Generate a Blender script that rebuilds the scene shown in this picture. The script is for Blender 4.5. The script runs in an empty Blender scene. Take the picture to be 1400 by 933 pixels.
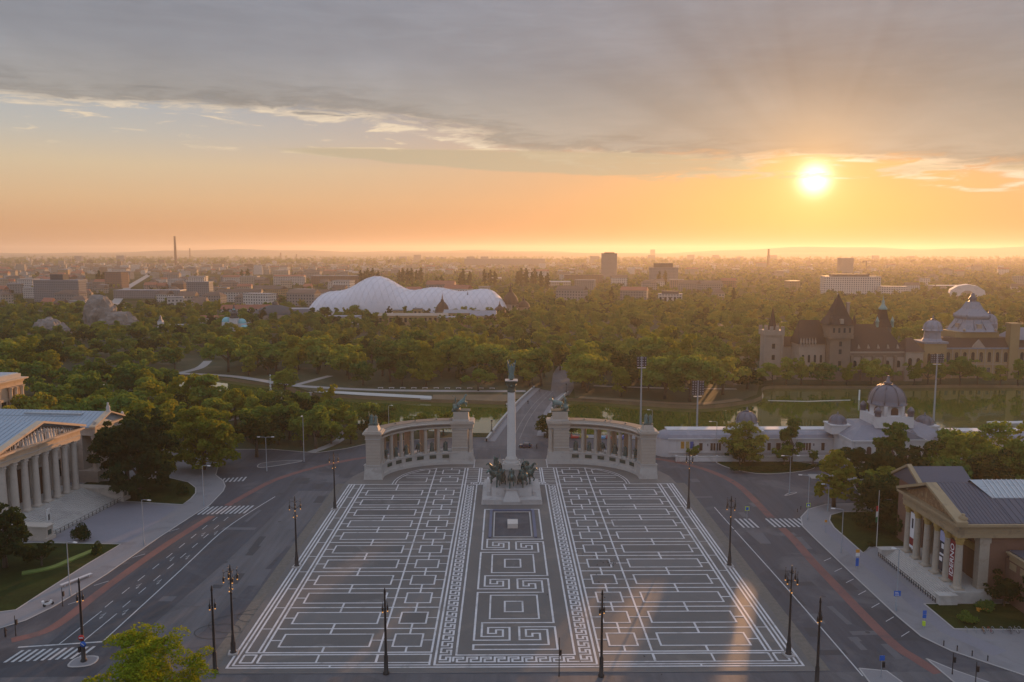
import bpy, bmesh, math, random
import numpy as np
from mathutils import Vector, Matrix
R = math.radians
sin, cos, pi = math.sin, math.cos, math.pi
SC = bpy.context.scene
COL = SC.collection
rnd = random.Random(7)

# ------------------------------------------------------------------ camera
cam_d = bpy.data.cameras.new("camera"); cam = bpy.data.objects.new("camera", cam_d); COL.objects.link(cam)
cam.location = (-1.65, 0, 66); cam.rotation_euler = (R(90 - 6.42), 0, R(-0.49))
cam_d.sensor_width = 36; cam_d.lens = 27.98; cam_d.clip_start = 1; cam_d.clip_end = 60000
SC.camera = cam
# ------------------------------------------------------------------ sun, sky, exposure
SUN_EL, SUN_AZ = 4.3, 21.0                      # degrees; azimuth east of +Y
EXPOSURE = 1.0
SC.view_settings.view_transform = 'Standard'; SC.view_settings.look = 'None'
SC.view_settings.exposure = EXPOSURE; SC.view_settings.gamma = 1; SC.view_settings.use_curve_mapping = False
SC.cycles.use_denoising = True
SC.cycles.max_bounces = 5; SC.cycles.diffuse_bounces = 2; SC.cycles.glossy_bounces = 3
SC.cycles.transmission_bounces = 3; SC.cycles.volume_bounces = 1; SC.cycles.transparent_max_bounces = 6
SC.cycles.sample_clamp_indirect = 4
sun_d = bpy.data.lights.new("sun", 'SUN'); sun = bpy.data.objects.new("sun", sun_d); COL.objects.link(sun)
sun_d.energy = 3.4; sun_d.angle = R(0.5); sun_d.color = (1.0, 0.50, 0.20)
sdir = Vector((sin(R(SUN_AZ)) * cos(R(SUN_EL)), cos(R(SUN_AZ)) * cos(R(SUN_EL)), sin(R(SUN_EL))))
sun.rotation_euler = sdir.to_track_quat('Z', 'Y').to_euler(); sun.location = (250, 600, 140)

class NT:
    """tiny node-tree helper"""
    def __init__(s, tree): s.t = tree; s.n = tree.nodes; s.l = tree.links
    def new(s, kind, **kw):
        n = s.n.new(kind)
        for k, v in kw.items(): setattr(n, k, v)
        return n
    def put(s, sock, v):
        if isinstance(v, (int, float)): sock.default_value = v
        elif isinstance(v, (tuple, list)): sock.default_value = tuple(v) + ((1,) if len(v) == 3 and sock.type == 'RGBA' else ())
        else: s.l.new(v, sock)
    def m(s, op, a, b=None, c=None, clamp=False):
        n = s.new('ShaderNodeMath', operation=op); n.use_clamp = clamp
        s.put(n.inputs[0], a)
        if b is not None: s.put(n.inputs[1], b)
        if c is not None: s.put(n.inputs[2], c)
        return n.outputs[0]
    def sstep(s, x, lo, hi):
        n = s.new('ShaderNodeMapRange', interpolation_type='SMOOTHSTEP')
        s.put(n.inputs[0], x); n.inputs[1].default_value = lo; n.inputs[2].default_value = hi
        return n.outputs[0]
    def mix(s, f, a, b, mode='MIX'):
        n = s.new('ShaderNodeMix', data_type='RGBA', blend_type=mode)
        s.put(n.inputs[0], f); s.put(n.inputs[6], a); s.put(n.inputs[7], b)
        return n.outputs[2]
    def ramp(s, x, stops, lo=0., hi=1., interp='LINEAR'):
        n = s.new('ShaderNodeValToRGB'); r = n.color_ramp; r.interpolation = interp
        while len(r.elements) < len(stops): r.elements.new(0.5)
        for e, (p, c) in zip(r.elements, sorted(stops)):
            e.position = (p - lo) / (hi - lo)
            e.color = (tuple(c) + (1,)) if isinstance(c, (tuple, list)) else (c, c, c, 1)
        s.put(n.inputs[0], s.m('MULTIPLY_ADD', x, 1 / (hi - lo), -lo / (hi - lo)))
        return n.outputs[0]
    def noise(s, vec, scale, detail=4, rough=.55, dist=0., dim='3D'):
        n = s.new('ShaderNodeTexNoise', noise_dimensions=dim)
        if dim == '1D': s.put(n.inputs['W'], vec)
        else: s.put(n.inputs['Vector'], vec)
        n.inputs['Scale'].default_value = scale; n.inputs['Detail'].default_value = detail
        n.inputs['Roughness'].default_value = rough; n.inputs['Distortion'].default_value = dist
        return n.outputs[0]
    def xyz(s, x, y, z):
        n = s.new('ShaderNodeCombineXYZ'); s.put(n.inputs[0], x); s.put(n.inputs[1], y); s.put(n.inputs[2], z)
        return n.outputs[0]

def build_world():
    w = bpy.data.worlds.new("World"); SC.world = w; w.use_nodes = True
    t = NT(w.node_tree); t.n.clear()
    out = t.new('ShaderNodeOutputWorld')
    d = t.new('ShaderNodeTexCoord').outputs['Generated']
    sp = t.new('ShaderNodeSeparateXYZ'); t.l.new(d, sp.inputs[0]); x, y, z = sp.outputs
    el = t.m('MULTIPLY', t.m('ARCSINE', z), 180 / pi)
    az = t.m('MULTIPLY', t.m('ARCTAN2', x, y), 180 / pi)
    daz = t.m('SUBTRACT', az, SUN_AZ); del_ = t.m('SUBTRACT', el, 4.75)
    dot = t.new('ShaderNodeVectorMath', operation='DOT_PRODUCT'); t.l.new(d, dot.inputs[0])
    sv = Vector((sin(R(SUN_AZ)) * cos(R(4.75)), cos(R(SUN_AZ)) * cos(R(4.75)), sin(R(4.75)))); dot.inputs[1].default_value = sv
    sd = t.m('MULTIPLY', t.m('ARCCOSINE', t.m('MINIMUM', dot.outputs['Value'], 1.0)), 180 / pi)   # degrees from the sun
    # clear air: orange at the horizon, pale, then blue; cooler away from the sun
    clear = t.ramp(el, [(-2, (.56, .33, .19)), (0, (.64, .36, .19)), (1.6, (.72, .41, .21)), (3.4, (.78, .54, .31)), (5.6, (.74, .62, .42)),
                        (7.6, (.57, .58, .53)), (9.5, (.46, .53, .57)), (14, (.40, .48, .58)), (30, (.50, .62, .82)), (60, (.52, .65, .88))], -2, 60)
    back = t.ramp(el, [(-2, (.34, .31, .33)), (2, (.42, .38, .40)), (10, (.50, .52, .60)), (30, (.55, .65, .82)), (60, (.52, .65, .88))], -2, 60)
    side = t.sstep(sd, 45, 120)
    col = t.mix(side, clear, back)
    warm = t.m('EXPONENT', t.m('MULTIPLY', sd, -1 / 16.))
    col = t.mix(t.m('MULTIPLY', warm, .24), col, (.88, .54, .28), 'MIX')
    wk = t.m('MULTIPLY_ADD', warm, -.62, .97); col = t.mix(1.0, col, t.xyz(wk, t.m('MULTIPLY', wk, wk), t.m('MULTIPLY', wk, wk)), 'MULTIPLY')
    sky = t.new('ShaderNodeTexSky', sky_type='NISHITA'); sky.sun_disc = False
    sky.sun_elevation = R(SUN_EL); sky.sun_rotation = R(SUN_AZ); sky.dust_density = 2.5; sky.air_density = 1.0
    nis = t.mix(1.0, sky.outputs[0], (.12, .12, .12), 'MULTIPLY')
    col = t.mix(.12, col, nis)
    # cloud noise, streaked along the horizon
    st = t.xyz(t.m('MULTIPLY', az, .10), t.m('MULTIPLY', el, .62), 0.0)
    n1 = t.noise(st, 1.0, 6, .6, .5)
    st2 = t.xyz(t.m('MULTIPLY', az, .28), t.m('MULTIPLY', el, 1.9), 3.0)
    n2 = t.noise(st2, 1.0, 7, .62, .7)
    st3 = t.xyz(t.m('MULTIPLY', x, 3.0), t.m('MULTIPLY', y, 3.0), t.m('MULTIPLY', z, 7.0))
    n3 = t.noise(st3, 1.0, 5, .55, .4)
    # broad deck whose lower edge dips towards the sun
    edge = t.ramp(az, [(-90, .86), (-33, .89), (-20, .92), (-10, .91), (-6, .86), (-2, .74), (3, .64), (9, .60), (15, .59), (21, .56), (27, .50), (33, .44), (90, .44)], -90, 90)
    edge = t.m('MULTIPLY', edge, 10.0)
    h = t.m('SUBTRACT', el, edge)
    hn = t.m('ADD', h, t.m('ADD', t.m('MULTIPLY', t.m('SUBTRACT', n1, .5), 3.0), t.m('MULTIPLY', t.m('SUBTRACT', n2, .5), 3.2)))
    deck = t.sstep(hn, -.45, 1.0)
    deckc = t.ramp(el, [(4, (.38, .32, .23)), (7, (.345, .305, .25)), (10, (.275, .265, .25)), (13, (.24, .25, .275)), (17, (.26, .28, .33)), (28, (.42, .48, .59)), (50, (.56, .65, .79))], 0, 60)
    deckc = t.mix(side, deckc, (.53, .60, .73))
    lift = t.m('MULTIPLY', t.m('MULTIPLY', t.sstep(hn, .5, 1.7), t.m('SUBTRACT', 1.0, t.sstep(hn, 2.4, 5.5))), .24)
    lk = t.m('ADD', 1.0, lift); deckc = t.mix(1.0, deckc, t.xyz(lk, lk, lk), 'MULTIPLY')
    deckc = t.mix(1.0, deckc, t.ramp(n3, [(.3, .86), (.5, 1.02), (.7, 1.17)]), 'MULTIPLY')
    deckc = t.mix(1.0, deckc, t.ramp(n2, [(.3, .95), (.5, 1.0), (.7, 1.06)]), 'MULTIPLY')
    # light glowing through the deck near the sun, with shafts fanning out from it
    ang = t.m('ARCTAN2', del_, daz)
    shaft = t.noise(t.m('MULTIPLY', ang, 1.0), 3.1, 2, .5, 0., '1D')
    shf = t.ramp(shaft, [(.30, .90), (.5, 1.0), (.70, 1.07)])
    fade = t.m('MULTIPLY', t.sstep(sd, 2.5, 7), t.m('SUBTRACT', 1.0, t.sstep(sd, 14, 30)))
    deckc = t.mix(fade, deckc, t.mix(1.0, deckc, shf, 'MULTIPLY'))
    gl = t.m('ADD', t.m('MULTIPLY', t.m('EXPONENT', t.m('MULTIPLY', sd, -1 / 2.2)), .9), t.m('MULTIPLY', t.m('EXPONENT', t.m('MULTIPLY', sd, -1 / 8.)), .42))
    deckc = t.mix(gl, deckc, (.88, .52, .25), 'MIX')
    fringe = t.m('MULTIPLY', t.m('MULTIPLY', deck, t.m('SUBTRACT', 1.0, deck)), 4.0)
    up = t.m('SUBTRACT', 1.0, t.sstep(el, 14, 24))
    col = t.mix(t.m('MULTIPLY', deck, t.m('SUBTRACT', 1.0, t.m('MULTIPLY', t.sstep(el, 24, 50), .35))), col, deckc)
    frc = t.mix(warm, (.72, .62, .49), (1.25, .95, .60))
    col = t.mix(t.m('MULTIPLY', t.m('MULTIPLY', fringe, t.ramp(n2, [(.41, 0.0), (.60, 1.0)])), up), col, frc)
    # the long lens-shaped cloud under the deck
    q = t.m('ADD', t.m('POWER', t.m('ABSOLUTE', t.m('DIVIDE', t.m('ADD', az, -1.0), 18.5)), 2.0), t.m('POWER', t.m('ABSOLUTE', t.m('DIVIDE', t.m('SUBTRACT', el, t.m('MULTIPLY_ADD', az, -.035, 6.35)), t.m('MULTIPLY_ADD', az, .022, .80))), 2.0))
    lens = t.sstep(t.m('ADD', t.m('SUBTRACT', 1.0, q), t.m('MULTIPLY', t.m('SUBTRACT', n2, .5), 1.1)), .0, .45)
    lensc = t.mix(warm, (.50, .43, .30), (.60, .46, .27))
    col = t.mix(t.m('MULTIPLY', lens, .85), col, lensc)
    lf = t.m('MULTIPLY', t.m('MULTIPLY', lens, t.m('SUBTRACT', 1.0, lens)), 4.0)
    col = t.mix(t.m('MULTIPLY', t.m('MULTIPLY', lf, t.ramp(n2, [(.48, 0.0), (.62, .7)])), t.sstep(el, 6.0, 7.2)), col, (.86, .70, .46))
    # wisps in the clear gap and thin bars crossing the sun
    wis = t.m('MULTIPLY', t.sstep(n2, .57, .70), t.m('MULTIPLY', t.sstep(el, 6.0, 7.2), t.m('SUBTRACT', 1.0, deck)))
    col = t.mix(t.m('MULTIPLY', wis, .75), col, t.mix(warm, (.84, .68, .47), (1.1, .85, .5)))
    bar = t.m('MULTIPLY', t.sstep(n2, .50, .60), t.m('MULTIPLY', t.sstep(el, 4.6, 5.0), t.m('SUBTRACT', 1.0, t.sstep(el, 5.3, 5.9))))
    bar = t.m('MULTIPLY', bar, t.sstep(az, 3, 12))
    # sun through thin cloud
    core = t.m('MULTIPLY', t.m('EXPONENT', t.m('MULTIPLY', t.m('MULTIPLY', sd, sd), -1 / .70)), 2.0)
    halo = t.m('MULTIPLY', t.m('EXPONENT', t.m('MULTIPLY', sd, -1 / 1.5)), .62)
    halo2 = t.m('MULTIPLY', t.m('EXPONENT', t.m('MULTIPLY', sd, -1 / 6.)), .06)
    lowf = t.m('SUBTRACT', 1.0, t.m('MULTIPLY', deck, .75))
    glow = t.mix(1.0, t.mix(1.0, (1, .93, .74), t.m('ADD', core, 0.0), 'MULTIPLY'), t.mix(1.0, (1, .72, .34), t.m('MULTIPLY', t.m('ADD', halo, halo2), lowf), 'MULTIPLY'), 'ADD')
    col = t.mix(1.0, col, glow, 'ADD')
    col = t.mix(t.m('MULTIPLY', bar, .62), col, t.mix(t.m('EXPONENT', t.m('MULTIPLY', sd, -1 / 3.)), (.62, .47, .27), (1.1, .72, .30)))
    # below the horizon
    col = t.mix(t.sstep(el, -3, -.5), (.16, .13, .10), col)
    bg = t.new('ShaderNodeBackground'); t.l.new(col, bg.inputs[0]); bg.inputs[1].default_value = 1.0 / 2 ** EXPOSURE
    t.l.new(bg.outputs[0], out.inputs[0])
    w.cycles.sampling_method = 'MANUAL'; w.cycles.sample_map_resolution = 1024
build_world()

# ------------------------------------------------------------------ object helpers
def tag(o, label=None, cat=None, group=None, kind=None):
    if label: o['label'] = label
    if cat: o['category'] = cat
    if group: o['group'] = group
    if kind: o['kind'] = kind
    return o
def thing(name, label, cat, loc=(0, 0, 0), rz=0., group=None):
    o = bpy.data.objects.new(name, None); COL.objects.link(o); o.empty_display_size = .5
    o.location = loc; o.rotation_euler = (0, 0, rz)
    return tag(o, label, cat, group)
def link_mesh(name, me, parent=None, loc=(0, 0, 0), rz=0., s=1.):
    o = bpy.data.objects.new(name, me); COL.objects.link(o); o.location = loc; o.rotation_euler = (0, 0, rz)
    if s != 1.: o.scale = (s, s, s) if isinstance(s, (int, float)) else s
    if parent is not None: o.parent = parent
    return o
def dup(root, loc, rz=0., label=None, group=None, s=None):
    def cp(o, par):
        c = o.copy(); COL.objects.link(c); c.parent = par
        for ch in KIDS.get(o.name, []): cp(ch, c)
        return c
    r = cp(root, None); r.location = loc; r.rotation_euler = (0, 0, rz)
    if s is not None: r.scale = (s, s, s) if isinstance(s, (int, float)) else s
    if label: r['label'] = label
    if group: r['group'] = group
    return r
KIDS = {}
def know(root):
    """remember the tree of children of a thing, for dup()"""
    for o in [root] + list(root.children_recursive): KIDS[o.name] = list(o.children)
    return root

class MB:
    """collects shapes, builds them as one mesh object"""
    def __init__(s): s.v = []; s.f = []; s.sm = []
    def add(s, vs, fs, smooth=False):
        o = len(s.v); s.v += [tuple(v) for v in vs]; s.f += [tuple(i + o for i in f) for f in fs]; s.sm += [smooth] * len(fs); return s
    def box(s, x0, x1, y0, y1, z0, z1, taper=0.):
        t = taper
        s.add([(x0, y0, z0), (x1, y0, z0), (x1, y1, z0), (x0, y1, z0), (x0 + t, y0 + t, z1), (x1 - t, y0 + t, z1), (x1 - t, y1 - t, z1), (x0 + t, y1 - t, z1)],
              [(3, 2, 1, 0), (4, 5, 6, 7), (0, 1, 5, 4), (1, 2, 6, 5), (2, 3, 7, 6), (3, 0, 4, 7)]); return s
    def prism(s, poly, z0, z1, bottom=False):
        n = len(poly); a = sum(poly[i][0] * poly[(i + 1) % n][1] - poly[(i + 1) % n][0] * poly[i][1] for i in range(n))
        if a < 0: poly = poly[::-1]
        vs = [(x, y, z0) for x, y in poly] + [(x, y, z1) for x, y in poly]
        fs = [tuple(range(n, 2 * n))] + [(i, (i + 1) % n, n + (i + 1) % n, n + i) for i in range(n)]
        if bottom: fs.append(tuple(range(n - 1, -1, -1)))
        s.add(vs, fs); return s
    def extrude(s, poly, axis, a0, a1):
        """poly of (u, z): axis 'x' -> u is y, runs x a0..a1; axis 'y' -> u is x"""
        n = len(poly)
        P = (lambda u, w, a: (a, u, w)) if axis == 'x' else (lambda u, w, a: (u, a, w))
        vs = [P(u, w, a0) for u, w in poly] + [P(u, w, a1) for u, w in poly]
        s.add(vs, [tuple(range(n)), tuple(range(2 * n - 1, n - 1, -1))] + [(i, (i + 1) % n, n + (i + 1) % n, n + i) for i in range(n)]); return s
    def lathe(s, prof, seg=12, c=(0, 0, 0), smooth=True, ph=0., sx=1., sy=1., top=True):
        vs = []; fs = []
        for r, z in prof:
            for k in range(seg):
                a = 2 * pi * (k + ph) / seg; vs.append((c[0] + r * cos(a) * sx, c[1] + r * sin(a) * sy, c[2] + z))
        for j in range(len(prof) - 1):
            for k in range(seg):
                k2 = (k + 1) % seg; fs.append((j * seg + k, j * seg + k2, (j + 1) * seg + k2, (j + 1) * seg + k))
        s.add(vs, fs, smooth)
        if top and prof[-1][0] > 1e-4: s.add([vs[(len(prof) - 1) * seg + k] for k in range(seg)], [tuple(range(seg))])
        return s
    def tube(s, pts, r, seg=6, smooth=True):
        rs = r if isinstance(r, (list, tuple)) else [r] * len(pts)
        pts = [Vector(p) for p in pts]; vs = []; fs = []
        for i, p in enumerate(pts):
            t = (pts[min(i + 1, len(pts) - 1)] - pts[max(i - 1, 0)]).normalized()
            a = t.orthogonal().normalized() if abs(t.z) < .99 else Vector((1, 0, 0)); b = t.cross(a).normalized(); a = b.cross(t)
            for k in range(seg):
                q = 2 * pi * k / seg; vs.append(p + (a * cos(q) + b * sin(q)) * rs[i])
        for i in range(len(pts) - 1):
            for k in range(seg):
                k2 = (k + 1) % seg; fs.append((i * seg + k, i * seg + k2, (i + 1) * seg + k2, (i + 1) * seg + k))
        fs.append(tuple(range(seg - 1, -1, -1))); fs.append(tuple(range((len(pts) - 1) * seg, len(pts) * seg)))
        s.add(vs, fs, smooth); return s
    def ball(s, c, r, seg=8, rings=6, sz=1., sx=1., sy=1.):
        s.lathe([(r * sin(pi * i / rings), -r * sz * cos(pi * i / rings)) for i in range(rings + 1)], seg, c, True, 0, sx, sy, top=False); return s
    def xf(s, M):
        s.v = [tuple(M @ Vector(v)) for v in s.v]; return s
    def mesh(s, name, m=None):
        me = bpy.data.meshes.new(name); me.from_pydata(s.v, [], s.f)
        me.polygons.foreach_set('use_smooth', s.sm)
        if m: me.materials.append(m)
        me.update(); return me
    def build(s, name, m, parent=None, loc=(0, 0, 0), rz=0.):
        return link_mesh(name, s.mesh(name, m), parent, loc, rz)
def fill_sheet(name, outer, holes, z, m, kind='structure'):
    """flat sheet with holes"""
    bm = bmesh.new(); es = []
    for loop in [outer] + holes:
        vs = [bm.verts.new((x, y, z)) for x, y in loop]
        es += [bm.edges.new((vs[i], vs[(i + 1) % len(vs)])) for i in range(len(vs))]
    bmesh.ops.triangle_fill(bm, edges=es, use_beauty=True, normal=(0, 0, 1))
    for f in bm.faces:
        if f.normal.z < 0: f.normal_flip()
    me = bpy.data.meshes.new(name); bm.to_mesh(me); bm.free(); me.materials.append(m)
    return tag(link_mesh(name, me), kind=kind)
def smooth_line(pts, n=6, closed=False):
    """Catmull-Rom through points"""
    P = [np.array(p, float) for p in pts]; out = []; N = len(P)
    for i in range(N if closed else N - 1):
        g = (lambda k: P[k % N]) if closed else (lambda k: P[min(max(k, 0), N - 1)])
        p0, p1, p2, p3 = g(i - 1), g(i), g(i + 1), g(i + 2)
        for k in range(n):
            t = k / n; out.append(tuple(.5 * ((2 * p1) + (-p0 + p2) * t + (2 * p0 - 5 * p1 + 4 * p2 - p3) * t * t + (-p0 + 3 * p1 - 3 * p2 + p3) * t ** 3)))
    if not closed: out.append(tuple(P[-1]))
    return out
def ribbon(pts, w, z, h=.0):
    """strip of width w along a line, flat at z (with sides down h)"""
    mb = MB(); pts = [Vector((p[0], p[1])) for p in pts]; L = []; Rr = []
    for i, p in enumerate(pts):
        t = (pts[min(i + 1, len(pts) - 1)] - pts[max(i - 1, 0)]).normalized(); nn = Vector((-t.y, t.x))
        ww = w[i] if isinstance(w, (list, tuple)) else w
        L.append(p + nn * ww / 2); Rr.append(p - nn * ww / 2)
    for i in range(len(pts) - 1):
        mb.add([(Rr[i].x, Rr[i].y, z), (Rr[i + 1].x, Rr[i + 1].y, z), (L[i + 1].x, L[i + 1].y, z), (L[i].x, L[i].y, z)], [(0, 1, 2, 3)])
        if h:
            for A, B in ((Rr[i], Rr[i + 1]), (L[i + 1], L[i])):
                mb.add([(A.x, A.y, z - h), (B.x, B.y, z - h), (B.x, B.y, z), (A.x, A.y, z)], [(0, 1, 2, 3)])
    return mb
def inside(poly, x, y):
    c = False; n = len(poly)
    for i in range(n):
        x0, y0 = poly[i]; x1, y1 = poly[(i + 1) % n]
        if (y0 > y) != (y1 > y) and x < (x1 - x0) * (y - y0) / (y1 - y0) + x0: c = not c
    return c

# ------------------------------------------------------------------ materials
def mat(name, col, rough=.8, var=.18, scale=.4, fine=6., stain=None, stain_scale=.12, stain_lo=.52, bump=0., metal=0., spec=.4, coords='pos', rand=0., emit=None, coat=0., streak=None):
    m = bpy.data.materials.new(name); m.use_nodes = True; t = NT(m.node_tree)
    b = t.n['Principled BSDF']
    if coords == 'pos': v = t.new('ShaderNodeNewGeometry').outputs['Position']
    else: v = t.new('ShaderNodeTexCoord').outputs['Object']
    n1 = t.noise(v, scale, 5, .6); n2 = t.noise(v, fine, 3, .6)
    f = t.m('ADD', t.m('MULTIPLY', t.m('SUBTRACT', n1, .5), var * 2.6), t.m('MULTIPLY', t.m('SUBTRACT', n2, .5), var * 1.6))
    if streak:
        mp = t.new('ShaderNodeMapping'); t.l.new(v, mp.inputs[0]); mp.inputs['Scale'].default_value = streak
        n4 = t.noise(mp.outputs[0], 1.0, 5, .65); f = t.m('ADD', f, t.m('MULTIPLY', t.m('SUBTRACT', n4, .5), 1.1))
        vo = t.new('ShaderNodeTexVoronoi'); vo.inputs['Scale'].default_value = .085; t.l.new(v, vo.inputs['Vector']); sx = t.new('ShaderNodeSeparateXYZ'); t.l.new(vo.outputs['Color'], sx.inputs[0]); f = t.m('ADD', f, t.m('MULTIPLY', t.m('GREATER_THAN', sx.outputs[0], .82), -.16))
    if rand:
        oi = t.new('ShaderNodeObjectInfo').outputs['Random']; f = t.m('ADD', f, t.m('MULTIPLY', t.m('SUBTRACT', oi, .5), rand * 2))
    k = t.m('ADD', f, 1.0)
    c = t.mix(1.0, col, t.xyz(k, k, k), 'MULTIPLY')
    if stain:
        n3 = t.noise(v, stain_scale, 6, .65, .6)
        c = t.mix(t.m('MULTIPLY', t.sstep(n3, stain_lo, stain_lo + .16), .8), c, stain)
    t.l.new(c, b.inputs['Base Color'])
    t.put(b.inputs['Roughness'], t.m('MULTIPLY_ADD', n1, .18, rough - .09, clamp=True))
    b.inputs['Metallic'].default_value = metal; b.inputs['Specular IOR Level'].default_value = spec
    if coat: b.inputs['Coat Weight'].default_value = coat
    if bump:
        bp = t.new('ShaderNodeBump'); bp.inputs['Strength'].default_value = bump; bp.inputs['Distance'].default_value = .1
        t.l.new(n2, bp.inputs['Height']); t.l.new(bp.outputs[0], b.inputs['Normal'])
    if emit: b.inputs['Emission Color'].default_value = tuple(emit[0]) + (1,); b.inputs['Emission Strength'].default_value = emit[1]
    return m
# ------------------------------------------------------------------ palette
M = {}
M['ground'] = mat('ground_mix', (.040, .046, .020), .95, .35, .004, .05, spec=0., stain=(.085, .072, .05), stain_scale=.006, stain_lo=.5)
M['asphalt'] = mat('asphalt', (.050, .050, .061), .62, .2, .07, 3., stain=(.10, .094, .102), stain_scale=.05, stain_lo=.5, spec=.35, streak=(.55, .03, 1))
M['asphalt_old'] = mat('old_asphalt', (.094, .089, .096), .7, .2, .09, 3., stain=(.066, .064, .07), stain_scale=.08, streak=(.6, .04, 1))
M['asphalt_dark'] = mat('dark_asphalt', (.040, .042, .052), .6, .2, .07, 3., stain=(.066, .065, .074), stain_scale=.06, streak=(.7, .04, 1))
M['pave'] = mat('paving', (.20, .19, .20), .75, .12, .12, 4., stain=(.15, .14, .15), stain_scale=.1)
M['forecourt'] = mat('forecourt_paving', (.185, .178, .205), .7, .14, .06, 2., stain=(.15, .145, .165), stain_scale=.05)
M['kerb'] = mat('kerb_stone', (.34, .32, .31), .8, .15, .3)
M['cobble'] = mat('cobble_strip', (.13, .115, .10), .85, .35, 1.2, 9.)
M['bike'] = mat('red_cycle_lane', (.17, .078, .070), .8, .3, .12, 4., stain=(.11, .07, .07), stain_scale=.22, stain_lo=.5)
M['paint'] = mat('road_paint', (.40, .40, .41), .6, .2, .5, 4., stain=(.16, .155, .16), stain_scale=.9, stain_lo=.56)
M['lawn'] = mat('lawn', (.020, .030, .006), .95, .6, .16, 1.8, spec=.1, stain=(.060, .052, .014), stain_scale=.07, stain_lo=.53)
M['parkfloor'] = mat('park_floor', (.034, .038, .012), .95, .35, .05, .8, stain=(.085, .068, .036), stain_scale=.03, stain_lo=.52)
M['path'] = mat('park_path', (.27, .25, .24), .85, .14, .1)
M['earth'] = mat('dry_bank', (.15, .105, .06), .95, .3, .15)
M['granite'] = mat('granite_setts', (.116, .107, .103), .68, .2, .12, 5., stain=(.165, .143, .128), stain_scale=.07, stain_lo=.5, spec=.35)
M['apron'] = mat('granite_apron', (.160, .142, .130), .72, .13, .12, 5., stain=(.12, .11, .105), stain_scale=.1)
M['basalt'] = mat('basalt_setts', (.112, .106, .105), .66, .16, .16, 5., stain=(.155, .145, .14), stain_scale=.14, stain_lo=.54, rand=.22, spec=.35)
M['marble'] = mat('white_inlay', (.54, .515, .525), .62, .2, .5, 3., stain=(.31, .295, .295), stain_scale=.3, stain_lo=.52)
M['water'] = bpy.data.materials.new('lake_water')
def _water():
    m = M['water']; m.use_nodes = True; t = NT(m.node_tree); b = t.n['Principled BSDF']
    b.inputs['Base Color'].default_value = (.068, .084, .014, 1); b.inputs['Roughness'].default_value = .02; b.inputs['IOR'].default_value = 2.2
    b.inputs['Specular IOR Level'].default_value = .6
    v = t.new('ShaderNodeNewGeometry').outputs['Position']
    n = t.noise(v, .35, 3, .5); bp = t.new('ShaderNodeBump'); bp.inputs['Strength'].default_value = .09; bp.inputs['Distance'].default_value = .25
    t.l.new(n, bp.inputs['Height']); t.l.new(bp.outputs[0], b.inputs['Normal'])
_water()

# ------------------------------------------------------------------ terrain, lake, hills
NEAR = [(-215, 395), (-190, 385), (-150, 362), (-110, 338), (-70, 310), (-43, 294), (-14, 286), (17, 285), (53, 281), (96, 283), (140, 287), (171, 291), (194, 293), (300, 300)]
FAR = [(335, 320), (335, 385), (257, 389), (221, 390), (182, 387), (147, 388), (126, 386), (117, 362), (105, 348), (80, 337), (50, 348), (26, 356), (-2, 349), (-35, 354), (-66, 361), (-95, 371), (-110, 391), (-130, 403), (-154, 418), (-185, 427), (-212, 412)]
LAKE = smooth_line(NEAR[:-1], 3)[:-1] + NEAR[-2:] + FAR[:2] + smooth_line(FAR[2:], 3)
fill_sheet('ground', [(-18500, -2000), (18500, -2000), (18500, 14800), (-18500, 14800)], [LAKE], 0., M['ground'])
cx, cy = 60, 345
fill_sheet('lake_water', [(x + (x - cx) * .015, y + (y - cy) * .03) for x, y in LAKE], [], -1.5, M['water'])
mb = MB()
for i in range(len(LAKE)):
    a, b = LAKE[i], LAKE[(i + 1) % len(LAKE)]
    mb.add([(a[0], a[1], -2.5), (b[0], b[1], -2.5), (b[0], b[1], .0), (a[0], a[1], .0)], [(0, 1, 2, 3)])
tag(mb.build('lake_bank', M['earth']), kind='structure')
def hills():
    g = random.Random(3)
    m = mat('hill_woods', (.09, .09, .06), .95, .2, .001, .01)
    for (y0, hmax, seed) in ((8500, 80, 1.), (10500, 172, 4.)):
        xs = np.linspace(-11000, 13000, 120); vs = []; fs = []
        for i, x in enumerate(xs):
            h = hmax * (.50 + .16 * sin(x * .0006 + seed) + .10 * sin(x * .0017 + 2 * seed) + .04 * sin(x * .006 + seed))
            if seed > 3:
                h *= .45 + .55 / (1 + math.exp(-(x + 3500) / 1500.)); h += 26 * math.exp(-((x - 4300) / 900.) ** 2)
            for (dy, k) in ((-900, 0), (-350, .62), (0, 1.0), (900, .8), (2500, 0)): vs.append((x, y0 + dy + 200 * sin(x * .001), h * k))
        for i in range(len(xs) - 1):
            for j in range(4): a = i * 5 + j; fs.append((a, a + 5, a + 6, a + 1))
        tag(MB().add(vs, fs, True).build('hills', m), kind='structure')
hills()

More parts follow.
